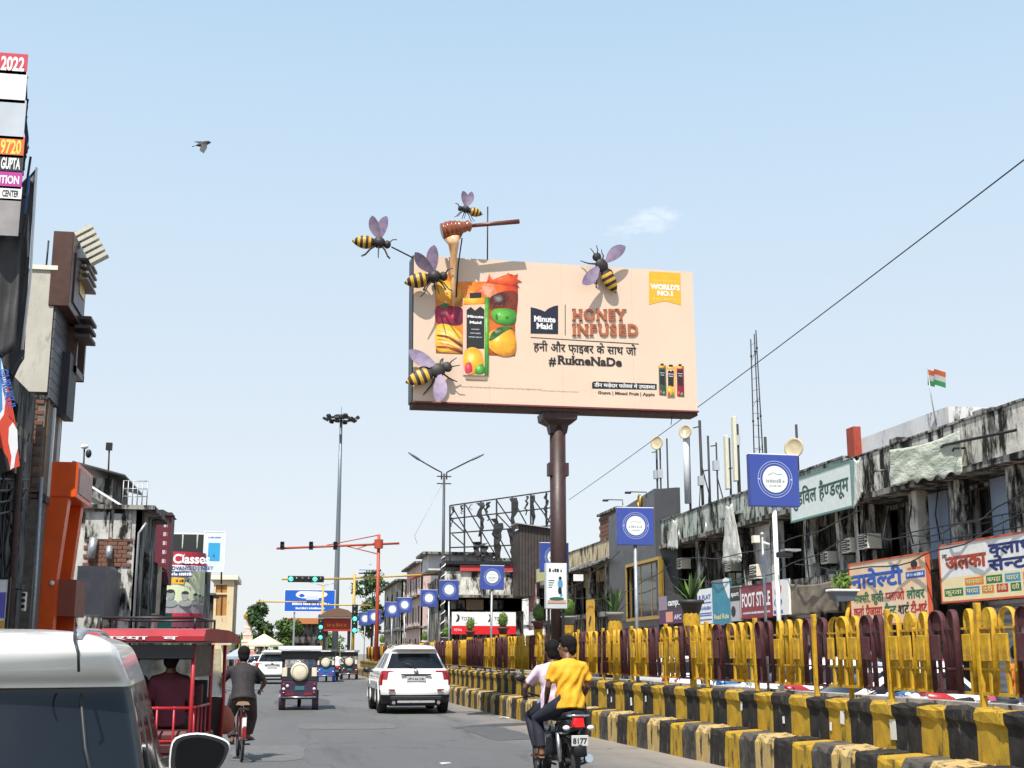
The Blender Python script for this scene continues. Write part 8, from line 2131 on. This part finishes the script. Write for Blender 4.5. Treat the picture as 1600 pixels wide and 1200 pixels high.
    for s in 'lr':
        hip, kn, an = V(s+'hip'), V(s+'kn'), V(s+'an'); p.tube([T(.0), hip, hip.lerp(kn,.5), kn, kn.lerp(an,.5), kn.lerp(an,.92)], [.12,.115,.096,.078,.075,.066], 12)
    h = MB(); h.ell(W(0,-.022,.05), (.096,.106,.105), HM, 16, 12); h.ell(W(0,-.062,-.015), (.082,.06,.08), HM, 12, 8); h.ell(W(0,.05,.10), (.062,.048,.036), HM, 12, 8)
    rs = random.Random(len(label))
    for k in range(26):
        g = rs.uniform(0, 6.28); e_ = rs.uniform(.1, 1.3); q = Vector((.085*math.cos(g)*math.cos(e_), -.02+.095*math.sin(g)*math.cos(e_), .045+.098*math.sin(e_)))
        if q.y > .05 and q.z < .08: continue
        h.ell(W(*q), (.02,.02,.016), HM, 6, 5)
    me = remesh([b, t, p], vox, 4)+remesh([h], min(vox, .012), 2)
    if wrinkle:
        for v in me[1].vertices:
            c = v.co; k = (c-pel).dot(up)/(nk-pel).length; lt = (c-pel).dot(lat)
            f = max(0, min(1, (.95-k)*2))*max(0, min(1, (k+.25)*3))
            v.co = c + v.normal*wrinkle*f*(math.sin(lt*52-k*13+4*mnoise.noise(c*5))*.55+mnoise.noise(Vector((c.x*11-c.z*6, c.y*6, c.z*8)))*1.0)
    obj('body', me[0], skin, r); obj('shirt', me[1], shirt, r); obj('trousers', me[2], trousers, r); obj('hair', me[3], headscarf or hair, r)
    for s in (-1, 1):
        e = MB().ell(W(s*.031,.084,.018), (.012,.008,.007), HM, 8, 6).build('eye', mat('eye_white', (.6,.58,.55), rough=.2), r); MB().ell(W(s*.031,.0905,.018), (.006,.004,.006), HM, 8, 6).build('iris', INK, e)
    for s in 'lr':
        an, toe = V(s+'an'), V(s+'toe'); d = (toe-an); d.z = 0; d.normalize(); z = an.z-.085; a = Vector((d.y, -d.x, 0))
        pts = [an-d*.06-a*.03, an-d*.06+a*.03, an+d*.08+a*.045, an+d*.2+a*.035, an+d*.23, an+d*.2-a*.035, an+d*.08-a*.04]
        MB().poly([Vector((q.x, q.y, z)) for q in pts][::-1], .018).build('sandal', shoe or BLACKPL, r)
        if shoe: MB().tube([Vector((*(an+d*.05).xy, z+.02))-a*.04, Vector((*(an+d*.07).xy, z+.075)), Vector((*(an+d*.05).xy, z+.02))+a*.04], .012, 6).build('strap', shoe, r)
    return r
def ride_pose(py_, pz, ny, nz, knee, ank, hands, elbow, sw=.185, toe=.2, headoff=(0,.035,.095)):
    J = dict(pelvis=(0,py_,pz), neck=(0,ny,nz), headoff=headoff, curl=1.5)
    for s, k in (('l',-1),('r',1)):
        J.update({s+'sh': (k*sw, ny-.01, nz-.095), s+'el': (k*elbow[0], elbow[1], elbow[2]), s+'wr': (k*hands[0], hands[1], hands[2]), s+'hip': (k*.10, py_+.04, pz-.04), s+'kn': (k*knee[0], knee[1], knee[2]), s+'an': (k*ank[0], ank[1], ank[2]), s+'toe': (k*ank[0]*1.08, ank[1]+toe, ank[2]-.05)})
    return J
bk.rotation_euler.z = R(3.5)
BK, BKR = bk.location, bk.rotation_euler.z
PINK = mat('pink_shirt', (.62,.50,.58), (.55,.42,.52), 5, .8, bump=.2); YSH = mat('yellow_shirt', (.72,.37,.012), (.66,.31,.01), 4, .75, bump=.2)
NAVYT = mat('navy_trousers', (.008,.009,.02), (.012,.013,.025), 6, .8); DKT = mat('dark_trousers', (.018,.017,.018), (.03,.028,.028), 6, .8)
jf = ride_pose(.76, .96, .84, 1.43, (.27,1.18,.80), (.21,.98,.40), (.335,1.15,1.055), (.33,.93,1.14), .19)
for k_ in jf:
    if isinstance(jf[k_], tuple) and k_[1:] in ('sh', 'el') or k_ in ('pelvis', 'neck'): jf[k_] = (jf[k_][0]-.06, *jf[k_][1:])
person('man in a pale pink shirt steering the black motorcycle', BK, BKR, jf, PINK, NAVYT, vox=.012, wrinkle=.016, shoe=mat('brown_sandal', (.10,.05,.03)))
jp = ride_pose(.30, .985, .37, 1.475, (.26,.72,.80), (.20,.66,.43), (.20,.66,.95), (.25,.36,1.17), .19)
jp['lkn'] = (-.30,.70,.78); jp['lan'] = (-.27,.60,.42)
person('man in a bright yellow shirt on the pillion of the black motorcycle, head turned', BK, BKR, jp, YSH, NAVYT, vox=.012, head_yaw=R(62), wrinkle=.02, shoe=mat('tan_sandal', (.25,.12,.07)))
js = ride_pose(.45, .88, .55, 1.36, (.22,.85,.66), (.17,.98,.40), (.33,1.14,1.05), (.32,.86,1.08), .2)
person('man in a white shirt riding the far scooter', sc.location, sc.rotation_euler.z, js, mat('white_shirt', (.68,.68,.66), rough=.8), mat('grey_trousers', (.2,.2,.21), rough=.8), vox=.022)
person('man in a blue shirt on the far left motorcycle', lm.location, lm.rotation_euler.z, ride_pose(.5, .95, .58, 1.43, (.24,.95,.80), (.2,.8,.42), (.335,1.15,1.055), (.32,.85,1.12)), mat('blue_shirt', (.10,.20,.48), rough=.8), DKT, vox=.022)
for k, (x_, lab) in enumerate(((-.24, 'passenger in dark clothes seated on the left of the red e-rickshaw'), (.22, 'passenger in a maroon top seated on the right of the red e-rickshaw'))):
    jj = ride_pose(.40, .86, .34, 1.34, (.13,.82,.80), (.13,.92,.42), (.12,.70,.88), (.22,.42,1.02), .175); L_ = e2.location+Matrix.Rotation(e2.rotation_euler.z, 3, 'Z') @ Vector((x_, .12, 0))
    person(lab, L_, e2.rotation_euler.z, jj, mat('rick_top_%d' % k, ((.02,.018,.02), (.10,.015,.03))[k], rough=.8), DKT, vox=.018)
# bicycle with its rider, seen from behind
cy = thing('bicycle', 'old bicycle with a red and white rear mudguard beside the red e-rickshaw', 'bicycle', (*gnd(377, 1190).xy, 0), R(5))
rd = .33
for y in (0, 1.08):
    w_ = MB().tube([(0, y+rd*math.cos(R(k*12)), rd+rd*math.sin(R(k*12))) for k in range(31)], .019, 8, caps=False).build('wheel', RUBBER, cy)
    sp = MB()
    for k in range(14): g = k*math.pi/7; sp.cyl((0, y, rd), (0, y+rd*math.cos(g), rd+rd*math.sin(g)), .0025, n=4)
    sp.lathe([(.03,-.05),(.03,.05)], 10, True, (0, y, rd), axis='x'); sp.build('spokes', CHROME, w_)
FRM = mat('bicycle_maroon', (.12,.02,.02), rough=.4)
for a, b_ in (((0,.42,.30),(0,.28,.78)),((0,.42,.30),(0,.92,.72)),((0,.30,.72),(0,.88,.80)),((0,.88,.86),(0,1.08,rd)),((.05,.42,.30),(.05,0,rd)),((-.05,.42,.30),(-.05,0,rd)),((.04,.29,.74),(.05,0,rd)),((-.04,.29,.74),(-.05,0,rd))): MB().cyl(a, b_, .015, n=8).build('frame_tube', FRM, cy)
MB().loft([[(a*w2, y, .80+z) for a, z in ((-1,0),(-.7,.045),(0,.055),(.7,.045),(1,0))] for y, w2 in ((.10,.10),(.2,.11),(.34,.05),(.42,.025))]).build('saddle', mat('saddle_tan', (.35,.22,.13), rough=.5), cy)
MB().tube([(-.29,.70,1.0),(-.27,.86,1.02),(0,.92,.96),(.27,.86,1.02),(.29,.70,1.0)], .013, 8).build('handlebar', CHROME, cy)
mg = MB()
for k in range(11): 
    g = R(40+k*14); q = (0, (rd+.04)*math.cos(g), rd+(rd+.04)*math.sin(g))
MB().tube([(0, (rd+.04)*math.cos(R(40+k*14)), rd+(rd+.04)*math.sin(R(40+k*14))) for k in range(11)], .034, 8, flat=.4).build('mudguard', mat('mudguard_red', (.34,.02,.03), (.5,.3,.3), 4, .4), cy)
MB().box(-.03, .03, -rd-.075, -rd-.05, .36, .50, .005).build('reflector', REDLENS, cy); MB().box(-.028, .028, -rd-.05, -rd-.03, .52, .64).build('mudguard_patch', WHITEP, cy)
MB().box(-.07, .07, -.30, .12, .74, .76).build('carrier', DARK, cy)
for s in (-1, 1): MB().bar((s*.06,-.2,.74),(s*.05,0,rd), .01).build('carrier_stay', DARK, cy); MB().box(s*.10-.05, s*.10+.05, .38+s*.12, .48+s*.12, .28-s*.08, .30-s*.08, .005).build('pedal', BLACKPL, cy); MB().bar((s*.05,.42,.30),(s*.06,.43+s*.12,.29-s*.08), .016).build('crank', CHROME, cy)
MB().lathe([(.0,-.004),(.09,-.004),(.09,.004),(0,.004)], 18, False, (.06,.42,.30), axis='x').build('chain_ring', DARK, cy)
jc = ride_pose(.24, .93, .44, 1.38, (.17,.60,.60), (.12,.44,.30), (.29,.72,1.01), (.34,.52,1.12), .19); jc['ran'] = (.12,.62,.34)
person('man in dark clothes riding the old bicycle', cy.location, cy.rotation_euler.z, jc, mat('dark_shirt', (.014,.011,.012), (.025,.018,.02), 6, .8), mat('brown_trousers', (.05,.03,.025), rough=.8), vox=.014)
sk = MB(); sk.loft([ringpts(Vector((0,0,z)), Vector((1,0,0)), Vector((0,1,0)), a, b_) for z, a, b_ in ((0,.07,.06),(.05,.15,.11),(.2,.16,.12),(.32,.10,.08),(.36,.04,.04))])
sk = sk.build('cloth_bag', mat('orange_bag', (.42,.12,.06), (.34,.09,.05), 5, .8, bump=.3)); q = onY(346, 1147, 17.4); sk.location = (q.x, q.y, q.z); sk['label'] = 'orange-brown cloth bag hanging on the side of the red e-rickshaw'; sk['category'] = 'bag'
# passers-by behind the railing and at the far crossing
def stand_pose(h=1.65, st=.16, arm=.05, bend=0):
    k = h/1.68; J = dict(pelvis=(0,0,.95*k), neck=(0,.02+bend,1.44*k), headoff=(0,.02,.13), curl=.5, palm=(0,0,-1))
    for s, g in (('l',-1),('r',1)): J.update({s+'sh': (g*.19, .02+bend, 1.37*k), s+'el': (g*.25, -.02+g*arm, 1.09*k), s+'wr': (g*.26, .06+g*arm*2, .85*k), s+'hip': (g*.09, 0, .90*k), s+'kn': (g*.10, g*st*.5+.04, .49*k), s+'an': (g*.11, g*st, .09), s+'toe': (g*.13, g*st+.2, .04)})
    return J
PPL = [(1590, 20.5, 'man in an orange shirt behind the railing at the picture edge', (.62,.14,.02), (.05,.06,.12), 200), (1536, 22.0, 'woman in a pink top behind the railing near the red motorcycle', (.55,.10,.20), (.4,.1,.2), 10), (1466, 23.5, 'man in a red shirt behind the railing', (.42,.03,.035), (.03,.03,.04), 170), (1372, 25.5, 'man in a light blue shirt behind the railing below the blue Hindi sign', (.28,.42,.55), (.06,.06,.07), 100), (1300, 27.0, 'woman in white with a pink scarf behind the railing', (.62,.6,.58), (.5,.12,.25), 30), (1262, 28.0, 'woman in a magenta sari-like dress behind the railing', (.45,.03,.18), (.45,.03,.18), 340), (1105, 33, 'man in a green shirt behind the railing by the teal panel', (.08,.22,.12), (.05,.05,.05), 200)]
for k, (px, Y, lab, c1, c2, a) in enumerate(PPL):
    q = onY(px, 1060, Y); person(lab, (q.x, q.y, 0), R(a), stand_pose(1.6+.04*(k % 3), .12+.05*(k % 2)), mat('cloth_top_%d' % k, c1, rough=.8), mat('cloth_low_%d' % k, c2, rough=.8), vox=.02, long_top=.5 if 'woman' in lab else 0, sleeve=.7 if k % 2 else .42, group='people behind the railing')
for k, (px, py, lab, c1) in enumerate(((373, 1056, 'person in red standing at the far left roadside', (.42,.05,.05)), (380, 1050, 'person in white standing far off at the left roadside', (.6,.6,.58)), (360, 1058, 'person in blue beside the red e-rickshaw far off', (.06,.12,.35)))):
    q = gnd(px, py); person(lab, (q.x, q.y, 0), R(40*k), stand_pose(), mat('far_top_%d' % k, c1, rough=.8), DKT, vox=.028)
# hawker's sunshades
for lab, px, py, Y, w, c1 in (('cream pointed sunshade over a far stall', 413, 990, 118, 3.4, (.66,.58,.38)), ('white and blue sunshade on the far left roadside', 374, 1012, 84, 1.9, (.30,.34,.40)), ('orange sunshade next to the white one', 388, 1014, 92, 1.8, (.45,.15,.08))):
    q = onY(px, py, Y); t = thing('sunshade', lab, 'sunshade', (q.x, q.y, 0)); n = 10; H = q.z; drop = w*.28
    V = [(0,0,H)]+[(w/2*math.cos(2*math.pi*k/n), w/2*math.sin(2*math.pi*k/n), H-drop) for k in range(n)]+[(w/2*math.cos(2*math.pi*k/n), w/2*math.sin(2*math.pi*k/n), H-drop-.18) for k in range(n)]
    MB().add(V, [(0, 1+k, 1+(k+1) % n) for k in range(n)]+[(1+k, 1+n+k, 1+n+(k+1) % n, 1+(k+1) % n) for k in range(n)]).build('canopy', mat('shade_'+lab[:6], c1, rough=.8), t)
    MB().cyl((0,0,0), (0,0,H-.05), .03, n=8).build('pole', GALV, t); MB().lathe([(.05,0),(.06,.15),(0,.35)], 8, True, (0,0,H-.05)).build('finial', GOLD, t); MB().box(-.7, .7, -.4, .4, .0, .8, .03).build('stall_table', BRN, t)

for s_ in [SCR]: bpy.data.scenes.remove(s_)
